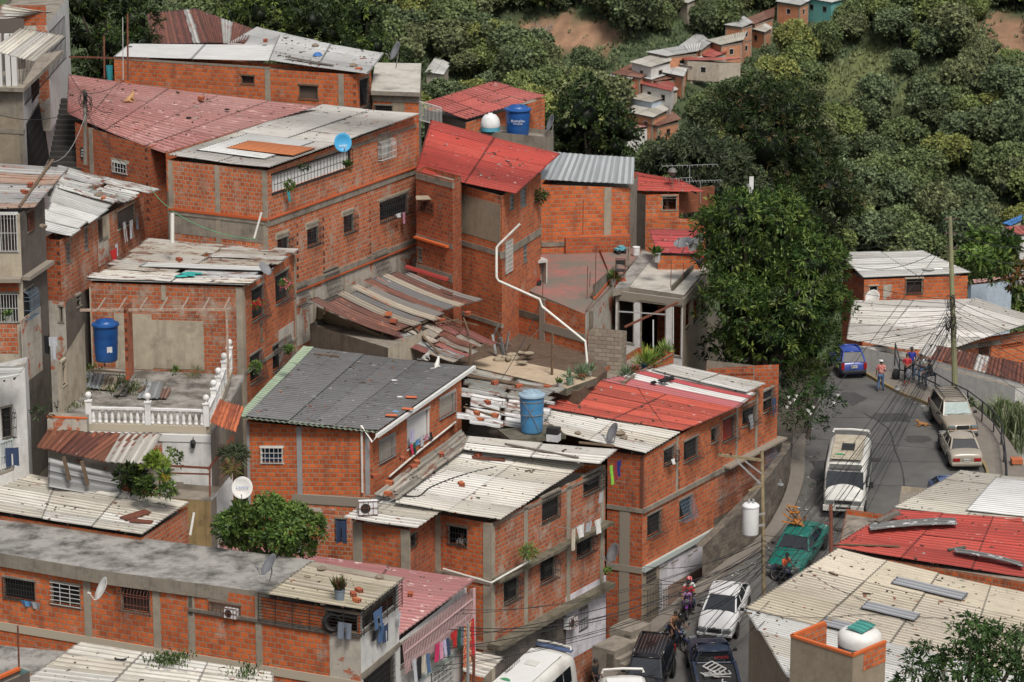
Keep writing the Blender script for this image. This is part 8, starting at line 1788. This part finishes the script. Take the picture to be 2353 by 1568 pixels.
m.build('wheel',BLKP,o)
o=empty('metal_chair',PZ(1424,640,zT+.4),'black tubular chair standing on an orange crate at the terrace corner','chair',rz=R_(-10));LOCAL.add(o.name);m=MB();m.box((0,0,.42),(.5,.45,.06));m.build('seat',BLKP,o)
for sx in (-.24,.24):
 for y,z1_ in ((-.22,.42),(.22,.95)):m=MB();m.bar((sx,y,0),(sx,y,z1_),.035);m.build('leg',IRON_R,o)
m=MB();m.bar((-.24,.22,.95),(.24,.22,.95),.035);m.box((0,.22,.78),(.46,.03,.22));m.build('backrest',BLKP,o)
def crate(p,rz,mat,label):
 m=MB();
 for z in (.04,.16,.28):
  for (c,sz) in (((0,-.2,z),(.55,.03,.07)),((0,.2,z),(.55,.03,.07)),((-.27,0,z),(.03,.4,.07)),((.27,0,z),(.03,.4,.07))):m.box(p+Matrix.Rotation(rz,3,'Z') @ Vector(c),sz,rz)
 m.box(p+_v((0,0,.02)),(.55,.4,.02),rz);tag(m.build('crate',mat,origin=p),label,'crate')
crate(PZ(1424,655,zT),.1,solid('orange_crate',(.5,.10,.03)),'orange crate under the black tubular chair');crate(PZ(1531,592,zc+.02),-.1,solid('yellow_crate',(.6,.36,.02)),'yellow crate at the back of the pale flat roof')
m=MB();p=PZ(1528,603,zc);m.box(p+_v((0,0,.2)),(.36,.3,.4));tag(m.build('carton',solid('white_carton',(.45,.4,.35)),origin=p),'small white and brown carton with an animal perched on it, on the pale flat roof','box')
w=House('terrace_parapet','stained parapet wall with rusty rods along the right edge of the red terrace','wall',[(1346,712,.3),(1364,716,.3),(1412,650,.3)],147.5,1,h=1.3,mats=[PL_G,PL_P],mat=PL_G,free=True);w.done()
w=House('terrace_parapet','low kerb wall dividing the red terrace from the pale flat roof','wall',[(1362,655,.6),(1368,657,.6),(1420,603,.4)],150,1,h=.6,mats=[PL_G,PL_G],mat=PL_G,back=.2,free=True);w.w[1].band(w.z-.02,.1,.03,mat=BR_A);w.done()
def rod(px,py0,py1,D,label,r=.018,mat=IRON_R,name='steel_rod',cat='rod',group=None):
 a=PD(px,py1,D);m=MB();hh=(py1-py0)/F*D/.97;m.tube([a,a+_v((.02,0,hh))],r,5);tag(m.build(name,mat,origin=a),label,cat,group)
for px,a,b in ((1339,462,540),(1368,570,660),(1349,612,690),(1443,558,600),(1541,600,662),(1569,605,640),(1247,630,680),(1355,625,660)):rod(px,a,b,150.5 if px>1300 else 147,'rusty reinforcing rod sticking up from the terrace edges',group='rods round the red terrace')
m=MB();a=PZ(1334,572,zT);m.bar(a,a+_v((0,0,1.0)),.26);tag(m.build('concrete_post',PL_G and CONC,origin=a),'unfinished concrete stub post in the red terrace','post');m=MB();a=PZ(1443,612,zT);m.bar(a,a+_v((0,0,1.0)),.2);tag(m.build('concrete_post',CONC,origin=a),'stub post with a blue stain at the right of the red terrace','post')
rod(1268,765,893,143,'tall weathered timber post standing on the yard slab',.07,WOOD,'timber_post','post');rod(1080,790,855,141,'crooked timber post at the edge of the rubble yard',.06,WOOD,'timber_post','post')
SAC=plain('sack_cloth',(.38,.31,.22),.95,var=.5,scale=5)
for i in range(14):
 q=random.Random(i+60);p=PZ(1145+q.uniform(-2,75),822+q.uniform(-14,12),9.62+.12*(i % 3));m=MB();m.blob(p,(q.uniform(.15,.32),q.uniform(.12,.25),q.uniform(.06,.14)),9,.25,i);tag(m.build('rubble_sack',SAC,origin=p,smooth=True),'crumpled rubble sack in the heap beside the yard slab','sack','rubble sacks heaped by the yard slab')
for i in range(10):
 q=random.Random(i+90);a=PZ(1120+q.uniform(0,100),812+q.uniform(-25,8),9.6);b=a+_v((q.uniform(-.8,.9),q.uniform(-.3,.3),q.uniform(.2,1.1)));m=MB();m.bar(a,b,q.uniform(.05,.2),.03);tag(m.build('scrap_board',q.choice([WOOD,WOOD_G,STEELM := plain('scrap_steel',(.3,.3,.3),.5,var=.4)]),origin=a),'scrap board sticking out of the rubble heap','board','scrap boards in the rubble heap')
def ring(p,r,t,mat,name,label,cat,tilt=.1):m=MB();m.lathe(p,[(r-t,0),(r-t*.5,t*.6),(r,0)],20,M=Euler((tilt,0,0)).to_matrix());tag(m.build(name,mat,origin=p),label,cat)
ring(TR['bl'].on(280,1514,.06),.30,.10,TYRE,'tyre','motorcycle tyre lying on the lowest cream roof','tyre');ring(TR['top_grey'].on(730,129,.05),.26,.20,solid('blue_basin',(.04,.15,.40)),'basin','blue basin on the light grey roof at the top','basin')
ring(TR['top_white'].on(70 and 300,110,.05),.1,.05,BLKP,'cable_coil','small coil on the white washed roof','coil');w=HB.w[0];u,z=w.uv(765,1425);ring(w.pt(u,z-.1,.0),.42,.25,BLKP,'hose_coil','black hose coiled behind the balcony bars','hose',1.4)
m=MB();p=TR['b6e'].on(1522,878,.06);q=random.Random(2)
for i in range(12):m.blob(p+_v((q.uniform(-.5,.5),q.uniform(-.5,.5),.05)),(.15,.12,.06),6,.4,i)
tag(m.build('black_rag',BLKCL,origin=p),'crumpled black rag on the white roof stripe','rag')
m=MB();p=TR['patch'].on(432,636,.08)
for i in range(9):m.blob(p+_v((q.uniform(-.5,.5),q.uniform(-.3,.3),.02)),(.28,.14,.04),6,.4,i)
tag(m.build('turquoise_rag',C('turq2',(.03,.33,.30)),origin=p),'torn turquoise plastic on the broken cream roof','rag')
for a,lb in (((930,920),'orange clay tile piece nearest the gutter end at the top of the blackened roof'),((922,947),'orange clay tile piece in the middle of the three on the blackened roof'),((884,962),'orange clay tile piece nearest the front of the blackened roof')):
 A=TR['black'].on(*a,.06);q_=Roof(None,A,A+_v((.52,0,-.02)),A+_v((.55,.3,.02)),A+_v((.05,.3,.04)),MATS['clay_tile'],[(.52,.13,.05)],'u',1,1,pitch=.1,amp=.015,raw=True,sag=0,name='tile_piece');tag(q_.o,lb,'tile')
def shoes(p,mat,lb):m=MB();m.blob(p,(.16,.06,.05),8,.1,1);tag(m.build('shoe',mat,origin=p),lb,'shoe')
shoes(TR['black'].on(906,877,.05),WCL,'pale shoe on the middle of the blackened roof');shoes(TR['black'].on(919,915,.05),WCL,'white trainer beside the topmost clay tile piece');shoes(TR['black'].on(909,949,.05),SKY,'light blue shoe beside the middle clay tile piece');shoes(TR['pale_red'].on(434,273,.05),BLKCL,'black shoe at the front of the faded red roof');shoes(TR['pale_red'].on(522,254,.05),BLKCL,'black shoe at the right of the faded red roof');shoes(TR['pink'].on(1005,1356,.05),WCL,'crushed bottle on the pink striped roof')
m=MB();q=random.Random(12)
for rn,r_ in TR.items():
 if rn in ('steel','rh1','top_white'):continue
 n=int(r_.Lu*r_.Lv*3.2);n=min(n,330)
 for i in range(n):
  u,v=q.random(),q.random();p=r_.S(u,v)+_v((0,0,.05));s_=q.uniform(.018,.06)*q.choice([1,1,1,1.6]);c=q.choice([(.06,.045,.03),(.10,.07,.05),(.30,.28,.25),(.22,.07,.04),(.035,.03,.025),(.04,.03,.02)])
  m.box(p,(s_*q.uniform(1,4),s_,s_*.5),q.uniform(0,3),0,c)
tag(m.build('roof_litter',plain('litter',(.1,.1,.1),.9,attr=True,var=0),origin=TR['b5'].c[0]),'twigs, chips and dirt scattered over the corrugated roofs','litter',kind='stuff')
# wall lantern,plaques
w=HTB.w[1];u,z=w.uv(445,1018);p=w.pt(u,z,.15);m=MB();m.lathe(p,[(0,.2),(.10,.14),(.13,.05),(.07,-.18),(0,-.2)],8);m.bar(p+_v((0,0,.15)),w.pt(u,z+.3,0),.03);tag(m.build('wall_lantern',IRON,origin=p),'black lantern on the white wall below the balustrade','lantern')
w=HP.w[0];u,z=w.uv(192,352);m=MB();m.box(w.pt(u,z,.03),(.34,.04,.55),math.atan2(w.d.y,w.d.x));o=m.build('plaque',IRON,origin=w.pt(u,z,.03));tag(o,'black plaque with white figures on the brick wall beside the alley','plaque')
for i,t_ in enumerate(('600','523','8115')):txt(t_,.13,WHTT,o,w.n*.025+_v((0,0,.15-.15*i)),(math.pi/2,0,math.atan2(w.d.y,w.d.x)))
s=[o for o in bpy.data.objects if o.get('label','').startswith('brick house wedged')][0]
p=PD(978,455,149.4);m=MB();m.box(p,(.95,.3,.05),M=Euler((.5,0,.1)).to_matrix());o=m.build('board_canopy',PL_T,origin=p);tag(o,'weathered board with worn letters over the rusty barred window','board');txt('SOLO',.16,solid('faded_letters',(.42,.36,.28)),o,(0,-.02,.04),(.5,0,.1))
# pavement railing
RAILP=solid('black_railing_paint',(.02,.021,.025),.5)
rp=[PR(2056,832,.16),PR(2066,870,.16),PR(2110,884,.16),PR(2148,902,.16),PR(2186,925,.16),PR(2222,942,.16),PR(2256,968,.16),PR(2283,993,.16),PR(2300,1022,.16),PR(2306,1062,.16),PR(2310,1100,.16),PR(2312,1140,.16)]
rl=empty('pavement_railing',rp[3],'black two bar railing along the outer edge of the curving pavement','railing')
for i,p in enumerate(rp):m=MB();m.bar(p-_v((0,0,.2)),p+_v((0,0,1.05)),.06);m.build('post',RAILP,rl)
for dz in (.5,1.05):
 m=MB()
 for a,b in zip(rp[:-1],rp[1:]):m.tube([a+_v((0,0,dz)),b+_v((0,0,dz))],.035,6)
 m.build('rail',RAILP,rl)
m=MB();p=PD(2335,1085,152);m.box(p-_v((0,0,.4)),(.42,.42,1.8));o=m.build('gate_pillar',CONC_C,origin=p);tag(o,'grey gate pillar with an orange brick cap at the right edge','pillar');m=MB();m.box(p+_v((0,0,.6)),(.55,.55,.22));m.build('cap',BRK[0],o,origin=p)
# poles
INS=solid('brown_insulator',(.06,.02,.015),.3);POLEY=plain('yellow_green_pole',(.22,.22,.12),.8,var=.2,dirt=(.1,.09,.06),dirt_amt=.6)
D1=161.5;b=PD(2196,912,D1);t=PD(2183,497,D1-.6)
o=empty('utility_pole',b,'yellowish utility pole with insulators and a street lamp on the pavement at the right','utility pole')
m=MB();m.tube([b-_v((0,0,.4)),t],[.17,.11],10);m.build('pole',POLEY,o)
P1=lambda f_:b.lerp(t,f_)
for f_ in (.985,.905,.825):
 c=P1(f_)
 m=MB();m.bar(c-_v((.28,0,0)),c+_v((.28,0,0)),.05);m.build('cross_arm',ALU,o);m=MB()
 for sx in (-.26,-.14,.14,.26):m.lathe(c+_v((sx,0,-.05)),[(0,0),(.055,.01),(.04,.04),(.06,.06),(.045,.09),(0,.1)],8)
 m.build('insulator',INS,o)
c=P1(.70);m=MB();m.tube([c,c+_v((-.5,-.1,.12)),c+_v((-1.0,-.15,.12))],.03,6);m.build('lamp_arm',ALU,o);m=MB();m.blob(c+_v((-1.25,-.15,.08)),(.36,.14,.11),12,.02);m.build('street_lamp',plain('lamp_housing',(.3,.3,.28),.4),o,smooth=True)
m=MB();q=random.Random(4)
for k in range(26):
 c=P1(q.uniform(.34,.56))+_v((q.uniform(-.35,.1),-.15,0));a0=q.uniform(0,6);r=q.uniform(.15,.42);m.tube([c+_v((r*.55*math.cos(a0+t_*.9),q.uniform(-.08,.08),r*1.2*math.sin(a0+t_*.9))) for t_ in range(7)],.018,3,cap=False)
m.build('cable_bundle',BLKP,o)
D2=131;b2=PD(1757,1345,D2);t2=PD(1751,1036,D2)
PY=plain('peeling_pole',(.27,.21,.12),.8,var=.5,scale=4,dirt=(.15,.1,.05),dirt_amt=.7);o=empty('utility_pole',b2,'peeling yellow utility pole with a long cross arm in front of the street building','utility pole');m=MB();m.tube([b2-_v((0,0,1.0)),t2],[.10,.075],10);m.build('pole',PY,o)
ca=PD(1650,1045,D2-.3);cb=PD(1752,1058,D2);m=MB();m.bar(ca,cb,.16,.10);m.build('cross_arm',PY,o);m=MB();m.bar(PD(1690,1057,D2-.2),PD(1748,1112,D2),.07);m.bar(PD(1712,1060,D2-.2),PD(1752,1090,D2),.06);m.build('brace',ALU,o)
m=MB();m.bar(PD(1720,1128,D2-.2),PD(1752,1116,D2),.07);m.build('bracket',PY,o);m=MB()
for px in (1655,1680):m.lathe(PD(px,1046,D2-.3),[(0,0),(.05,.01),(.035,.05),(.05,.08),(0,.12)],8)
m.build('insulator',INS,o)
tp=PD(1724,1230,D2-.3);tr=empty('transformer',tp,'white cylindrical transformer hung on the peeling pole','transformer');LOCAL.add(tr.name)
m=MB();m.lathe((0,0,0),[(0,0),(.28,.01),(.34,.05),(.35,.10),(.35,1.25),(.34,1.30)],24);m.build('tank',plain('transformer_white',(.62,.62,.61),.4,var=.1),tr,smooth=True);m=MB();m.lathe((0,0,1.28),[(.37,0),(.37,.06),(.30,.13),(0,.17)],24);m.build('lid',WHTT,tr)
m=MB()
for x in (-.08,.1):m.lathe((x,0,1.42),[(.03,0),(.06,.03),(.03,.06),(.06,.09),(.03,.12),(.06,.15),(.03,.2),(0,.22)],8)
m.build('bushing',plain('grey_porcelain',(.35,.35,.35),.3),tr);m=MB();m.bar((.3,.05,.9),(.62,.2,.9),.08);m.bar((.3,.05,.4),(.62,.2,.4),.08);m.build('bracket',ALU,tr)
def post(px,y0,y1,D,r,mat,label):a=PD(px,y1,D);m=MB();m.tube([a,PD(px-1,y0,D)],[r,r*.9],7);o=m.build('utility_post',mat,origin=a);tag(o,label,'post');return o
post(1910,1160,1275,130.5,.09,IRON_R,'rust red steel post at the left corner of the bright red roof');post(196,208,380,144.5,.10,WOOD_G,'dark post wrapped in tangled cables beside the alley');post(294,32,185,157,.05,IRON_R,'rusty steel mast in front of the top left tree');post(283,40,185,157,.025,ALU,'thin grey aerial mast beside the rusty mast at the top left');post(240,82,180,158,.05,IRON_R,'short rusty post with a turquoise rag at the top left')
post(1326+0,320,400,175,.03,ALU,'x') if False else None
m=MB();a=PD(158,131,158);m.bar(a,PD(345,136,158),.08);tag(m.build('steel_rail',IRON_R,origin=a),'long rusty rail spanning in front of the top left tree','rail')
m=MB();p=PD(196,232,144.4);q=random.Random(8)
for k in range(24):a0=q.uniform(0,6);r=q.uniform(.1,.4);c=p+_v((q.uniform(-.15,.15),0,q.uniform(-.7,.4)));m.tube([c+_v((r*.6*math.cos(a0+t_),q.uniform(-.1,.1),r*math.sin(a0+t_))) for t_ in range(6)],.014,3,cap=False)
tag(m.build('cable_tangle',BLKP,origin=p),'tangle of cables round the dark post beside the alley','cables')
m=MB();a=PD(243,150,157.8);cloth_at(a,_v((1,0,0)),.35,1.1,TRQ,'turquoise rag tied to the short rusty post','cloth',5)
def aerial(px,py,D,w,n,label,hh=1.2,rz=0):
 o=empty('rooftop_aerial',PD(px,py,D)-_v((0,0,hh)),label,'aerial',rz=R_(rz));LOCAL.add(o.name);m=MB();m.bar((0,0,0),(0,0,hh),.035);m.build('mast',ALU,o);m=MB();m.bar((-w/2,0,hh),(w/2,0,hh+.1),.025)
 m.build('boom',ALU,o);m=MB()
 for i in range(n):x=-w/2+w*i/(n-1);m.bar((x,-.5+.2*i/n,hh+.02),(x,.5-.2*i/n,hh+.02),.015)
 m.build('elements',ALU,o)
aerial(1585,382,165,3.0,12,'long comb shaped aerial above the narrow red roof');aerial(1610,418,164.5,2.2,14,'lower aerial with close rods above the narrow red roof');aerial(1560,412,164,1.4,6,'small aerial left of the comb shaped ones')
o=empty('antenna_panel',PD(1726,440,156),'white panel antenna on a thin pole over the mango tree','antenna');LOCAL.add(o.name);m=MB();m.bar((0,0,-2.5),(0,0,.6),.04);m.build('mast',ALU,o);m=MB();m.box((0,-.06,.35),(.22,.08,.85));m.build('panel',WHTT,o);m=MB();m.box((-.12,0,.2),(.14,.14,.35));m.build('radio',ALU,o)
m=MB();p=PD(1545,398,163.5);m.lathe(p,[(0,.3),(.16,.25),(.26,.08),(.2,.0),(.12,-.15),(0,-.18)],12);m.bar(p,p-_v((0,0,.8)),.04);tag(m.build('street_lamp',plain('dull_lamp',(.14,.13,.12),.5),origin=p),'dull round lamp above the narrow red roof','lamp')
pp=[PD(1195,515,146),PD(1146,563,146.2),PD(1141,570,146.2),PD(1141,638,146.0),PD(1146,646,146.0),PD(1240,688,145.3),PD(1246,705,145.0),PD(1345,785,144.4),PD(1350,840,144.3)]
m=MB();m.tube(pp,.062,10);tag(m.build('drain_pipe',PIPE,origin=pp[0]),'long white drain pipe zigzagging down the tower house and terrace wall','pipe')
pp=[PD(396,560,139),PD(396,490,139)];m=MB();m.tube(pp,.09,8);tag(m.build('drain_pipe',PIPE,origin=pp[0]),'white standpipe at the left corner of the big brick building','pipe')
pp=[PD(584,548,139),PD(601,488,139)];m=MB();m.tube(pp,.05,8);tag(m.build('drain_pipe',PIPE,origin=pp[0]),'leaning white pipe against the grey render of the big brick building','pipe')
pp=[B5.w[2].pt(.5,B5Z+.15,.2),B5.w[2].pt(B5.w[2].L+.3,B5Z+.05,.5),B5.w[3].pt(2.2,B5Z+.3,.55)];m=MB();m.tube(pp,.05,8);tag(m.build('drain_pipe',PIPE,origin=pp[0]),'white pipe running along the floor edge of the cream roofed building','pipe')
pp=[PD(437,1290-60,119.5),PD(446,1178,119.5)];m=MB();m.tube(pp,.05,8);tag(m.build('drain_pipe',PIPE,origin=pp[0]),'thin leaning white pipe against the mouldy yellow wall','pipe')
m=MB();a=PD(1435,752,147.3);m.bar(a,PD(1558,695,148.5),.09);tag(m.build('steel_bar',IRON_R,origin=a),'rusty slanting steel bar across the open front of the concrete frame house','bar');m=MB();a=PD(1420,716,147.5);m.bar(a,PD(1528,723,148),.06);m.bar(PD(1501,735,147.5),PD(1501,820,147.5),.06);m.bar(PD(1547,705,148),PD(1547,790,148),.05);tag(m.build('scaffold_pipes',ALU,origin=a),'pale scaffold pipes in front of the concrete frame house','pipes')
rod(1075,1428,1590,115,'grey steel post at the right end of the pink railing',.06,ALU,'steel_post','post');rod(1088,1505,1590,114,'short brown post in front of the cream canopy at the bottom',.06,IRON_R,'steel_post','post');rod(44,1435,1540,108,'thin rusty pipe standing on the lowest grey slab',.035,IRON_R,'steel_post','post')
cn=Roof(None,(1063,1545,3.3),(1112,1562,3.2),(1160,1512,3.5),(1068,1490,3.7),S_WORN,CREAM,'u',1,3,pitch=.2,seed=130,name='street_canopy');tag(cn.o,'cream corrugated canopy over the pavement right of the pink railing','canopy')
for px,py,D,lb in ((2062,893,150,'grey street lamp hanging among the cables over the road'),(1793,1112,140,'grey lamp hanging by the stone street wall')):
 p=PD(px,py,D);m=MB();m.lathe(p,[(0,.22),(.05,.2),(.06,.05),(.15,0),(.17,-.05),(.1,-.12),(0,-.13)],12);tag(m.build('hanging_lamp',plain('zinc_lamp',(.35,.35,.34),.35,metal=.5),origin=p,smooth=False),lb,'lamp')
# cables
CB=solid('cable_black',(.015,.015,.016),.7);CBG=solid('cable_grey',(.30,.30,.29),.6)
def cable(a,b,sag,r,label,mat=CB,group='overhead cables',n=18):
 A=PD(*a) if not isinstance(a,Vector) else a;B=PD(*b) if not isinstance(b,Vector) else b
 pts=[A.lerp(B,t/n)-_v((0,0,sag*4*(t/n)*(1-t/n))) for t in range(n+1)];m=MB();m.tube(pts,r,4,cap=False);tag(m.build('overhead_cable',mat,origin=A),label,'cable',group)
qa=random.Random(21)
for k in range(9):      # bundle from the right pole down the street to the lower pole
 cable((2176+qa.uniform(-6,6),728+k*8,161),(1560+k*18+qa.uniform(-12,12),1475+qa.uniform(-30,60),119),.5+.15*k,qa.choice([.012,.016,.022]),'cable of the bundle slung over the street from the right hand pole')
for k in range(6):cable((2180,700+k*9,161),(1700+k*30,1390+k*8,125),.9,.012,'cable of the bundle slung over the street from the right hand pole')
for k in range(10):cable((1754,1235+k*9,131),(1000+qa.uniform(-60,60),1395+k*17,121),qa.uniform(.4,1.6),qa.choice([.011,.014,.018]),'cable running from the peeling pole across the cream roofed building',group='cables from the peeling pole to the left')
for k in range(8):cable((1756,1230+k*12,131),(1930+k*8,1175+k*11,131.5),qa.uniform(.3,1.2),.013,'slack cable between the peeling pole and the rusty post',group='slack cables between the peeling pole and the rusty post')
for k in range(7):cable((1754,1240+k*12,131),(1470+k*10,1300+k*22,135.5),qa.uniform(.4,.9),.013,'cable from the peeling pole to the street building',group='cables from the peeling pole to the street building')
for (a,b,sg) in (((2183,503,161),(1840,470,178),1.2),((2178,528,161),(1600,485,175),1.6),((2180,564,161),(1900,590,175),1),((2186,503,161),(2420,530,160),.5),((2190,532,161),(2420,560,160),.5),((2190,566,161),(2420,598,160),.5)):cable(a,b,sg,.016,'thin line at the insulators of the right hand pole',group='lines at the insulators of the right hand pole')
for k in range(9):cable((2192,690+k*12,161),(2420,770+k*22,158-k),.2,.014,'cable fanning from the right hand pole to the right edge',group='cables fanning to the right edge')
for k in range(9):cable((2186,690+k*8,161),(1905+qa.uniform(-20,20),640+k*22,168),.15,.012,'cable fanning left from the right hand pole over the white roof',group='cables fanning left over the white roof')
cable((2160,575,165),(1760,1165-60,139),.0,.018,'tight stay wire crossing the white roofs and the street',CB,None);cable((1795,1110,139),(1730,1195,131),.1,.01,'wire to the lamp by the stone wall',CB,None)
for (a,b,sg,mt,lb) in (((0,265,138),(196,245,144),.4,CB,'thick black cable from the left edge to the tangled post'),((196,220,144),(160,170,150),.1,CB,'cable from the tangled post up to the left gallery'),((196,215,144),(332,135,157),.5,CB,'cable from the tangled post up to the top brick wall'),((196,225,144),(310,200,155),1.0,CB,'slack cable looping over the faded red roof'),((196,260,144),(300,398,140),.2,CB,'cable from the tangled post down to the small barred window'),((197,262,144),(118,372,130),.6,CBG,'twisted pale cable hanging from the tangled post to the rusted roof'),((200,260,144),(310,392,138),.3,CB,'second cable down to the small barred window'),((345,430,139),(395,480,139),.15,MATS['green_sign'],'green cord strung to the corner of the big brick building'),((395,485,138),(590,550,138),.3,MATS['green_sign'],'green cord across the grey render of the big brick building'),((1140,388+500,136),(1240,700,143),.3,CB,'wire from the yard up to the terrace wall')):cable(a,b,sg,.016,lb,mt,None)
for (pts,rn,lb,r,mt) in (([(868,1165),(905,1150),(958,1118),(1020,1085),(1090,1070),(1190,1048)],'b5','pale cable snaking over the big cream roof',.018,CBG),([(865,1160),(900,1140),(960,1143),(990,1122),(1060,1095),(1140,1075)],'b5','black cable snaking over the big cream roof',.03,CB),([(715,812),(770,830)],'black','thin wire on the blackened roof',.01,CBG),([(1840,1300),(1900,1345),(1990,1385),(2100,1440)],'br','thin wire lying over the tan roof',.012,CB),([(1760,1416),(1880,1422),(2000,1415),(2180,1425)],'br','second wire lying over the tan roof',.012,CB),([(1460,885),(1490,930),(1530,985)],'b6r','wire over the bright red roof of the street building',.012,CB)):
 P_=[TR[rn].on(*p,.05) for p in pts];m=MB();m.tube(dens(P_,5),r,5);tag(m.build('loose_cable',mt,origin=P_[0]),lb,'cable')
m=MB();q=random.Random(33);dl2,dr2=[p for p in dl if p.y<158],[p for p in dr_ if p.y>120]
for i in range(420):
 L_=q.choice([dl2,dr2]);k=q.randrange(len(L_)-1);p=L_[k].lerp(L_[k+1],q.random());t=abs(q.gauss(0,.5))+.05;c=_v((11+(p.y-120)*.28,p.y,0));d_=(c-p);d_.z=0;d_.normalize();p=p+d_*t;p.z=zr(p.y)+.02
 sz=q.uniform(.02,.09);m.box(p,(sz*q.uniform(1,2.5),sz,.015),q.uniform(0,3),0,q.choice([(.3,.28,.25),(.06,.05,.04),(.12,.10,.07),(.45,.44,.42),(.10,.08,.05),(.05,.08,.03)]))
tag(m.build('street_litter',MATS['litter'],origin=dl[5]),'leaves, grit and litter along the edges of the street','litter',kind='stuff')
for px,py in ((2010,1055),(1930,1215)):
 p=PR(px,py);m=MB();m.lathe(p,[(0,.012),(.32,.012),(.34,.004)],20);o=m.build('manhole_cover',plain('cast_iron',(.05,.045,.04),.7,var=.3),origin=p);tag(o,'round cast iron cover in the roadway '+('beside the long crack' if px>2000 else 'under the minibus'),'manhole cover')
# camera,sky,sun
cd=bpy.data.cameras.new('camera');cam=bpy.data.objects.new('camera',cd);COL.objects.link(cam)
cam.location=CAM;cam.rotation_euler=(math.pi/2-PITCH,0,0)
cd.sensor_width=36;cd.lens=36*F/2353;cd.clip_end=4000;cd.clip_start=1
cd.dof.use_dof=True;cd.dof.focus_distance=140;cd.dof.aperture_fstop=2.2
sc.camera=cam
W=bpy.data.worlds.new('World');sc.world=W;W.use_nodes=True;nt=W.node_tree
sky=nt.nodes.new('ShaderNodeTexSky');sky.sky_type='NISHITA';sky.sun_disc=False
SE,SR=R_(56),R_(160)
sky.sun_elevation=SE;sky.sun_rotation=SR;sky.air_density=1.4;sky.dust_density=4.0;sky.ozone_density=1.0
hs=nt.nodes.new('ShaderNodeHueSaturation');hs.inputs['Saturation'].default_value=.45
nt.links.new(sky.outputs[0],hs.inputs['Color']);nt.links.new(hs.outputs[0],nt.nodes['Background'].inputs[0]);nt.nodes['Background'].inputs[1].default_value=.118
ld=bpy.data.lights.new('sun','SUN');ld.energy=3.0;ld.angle=R_(14);ld.color=(1,.95,.88)
lo=bpy.data.objects.new('sun',ld);COL.objects.link(lo)
dx,dy=math.sin(SR)*math.cos(SE),math.cos(SR)*math.cos(SE)
lo.rotation_euler=_v((-dx,-dy,-math.sin(SE))).to_track_quat('-Z','Y').to_euler()
sc.view_settings.view_transform='Standard';sc.view_settings.look='None';sc.view_settings.exposure=0;sc.view_settings.gamma=1
sc.render.engine='CYCLES';sc.cycles.max_bounces=5;sc.cycles.use_denoising=True
for o in bpy.data.objects:
 if o.get('label') and len(o['label'].split())>16:print('LONG',o.name,len(o['label'].split()),o['label'])
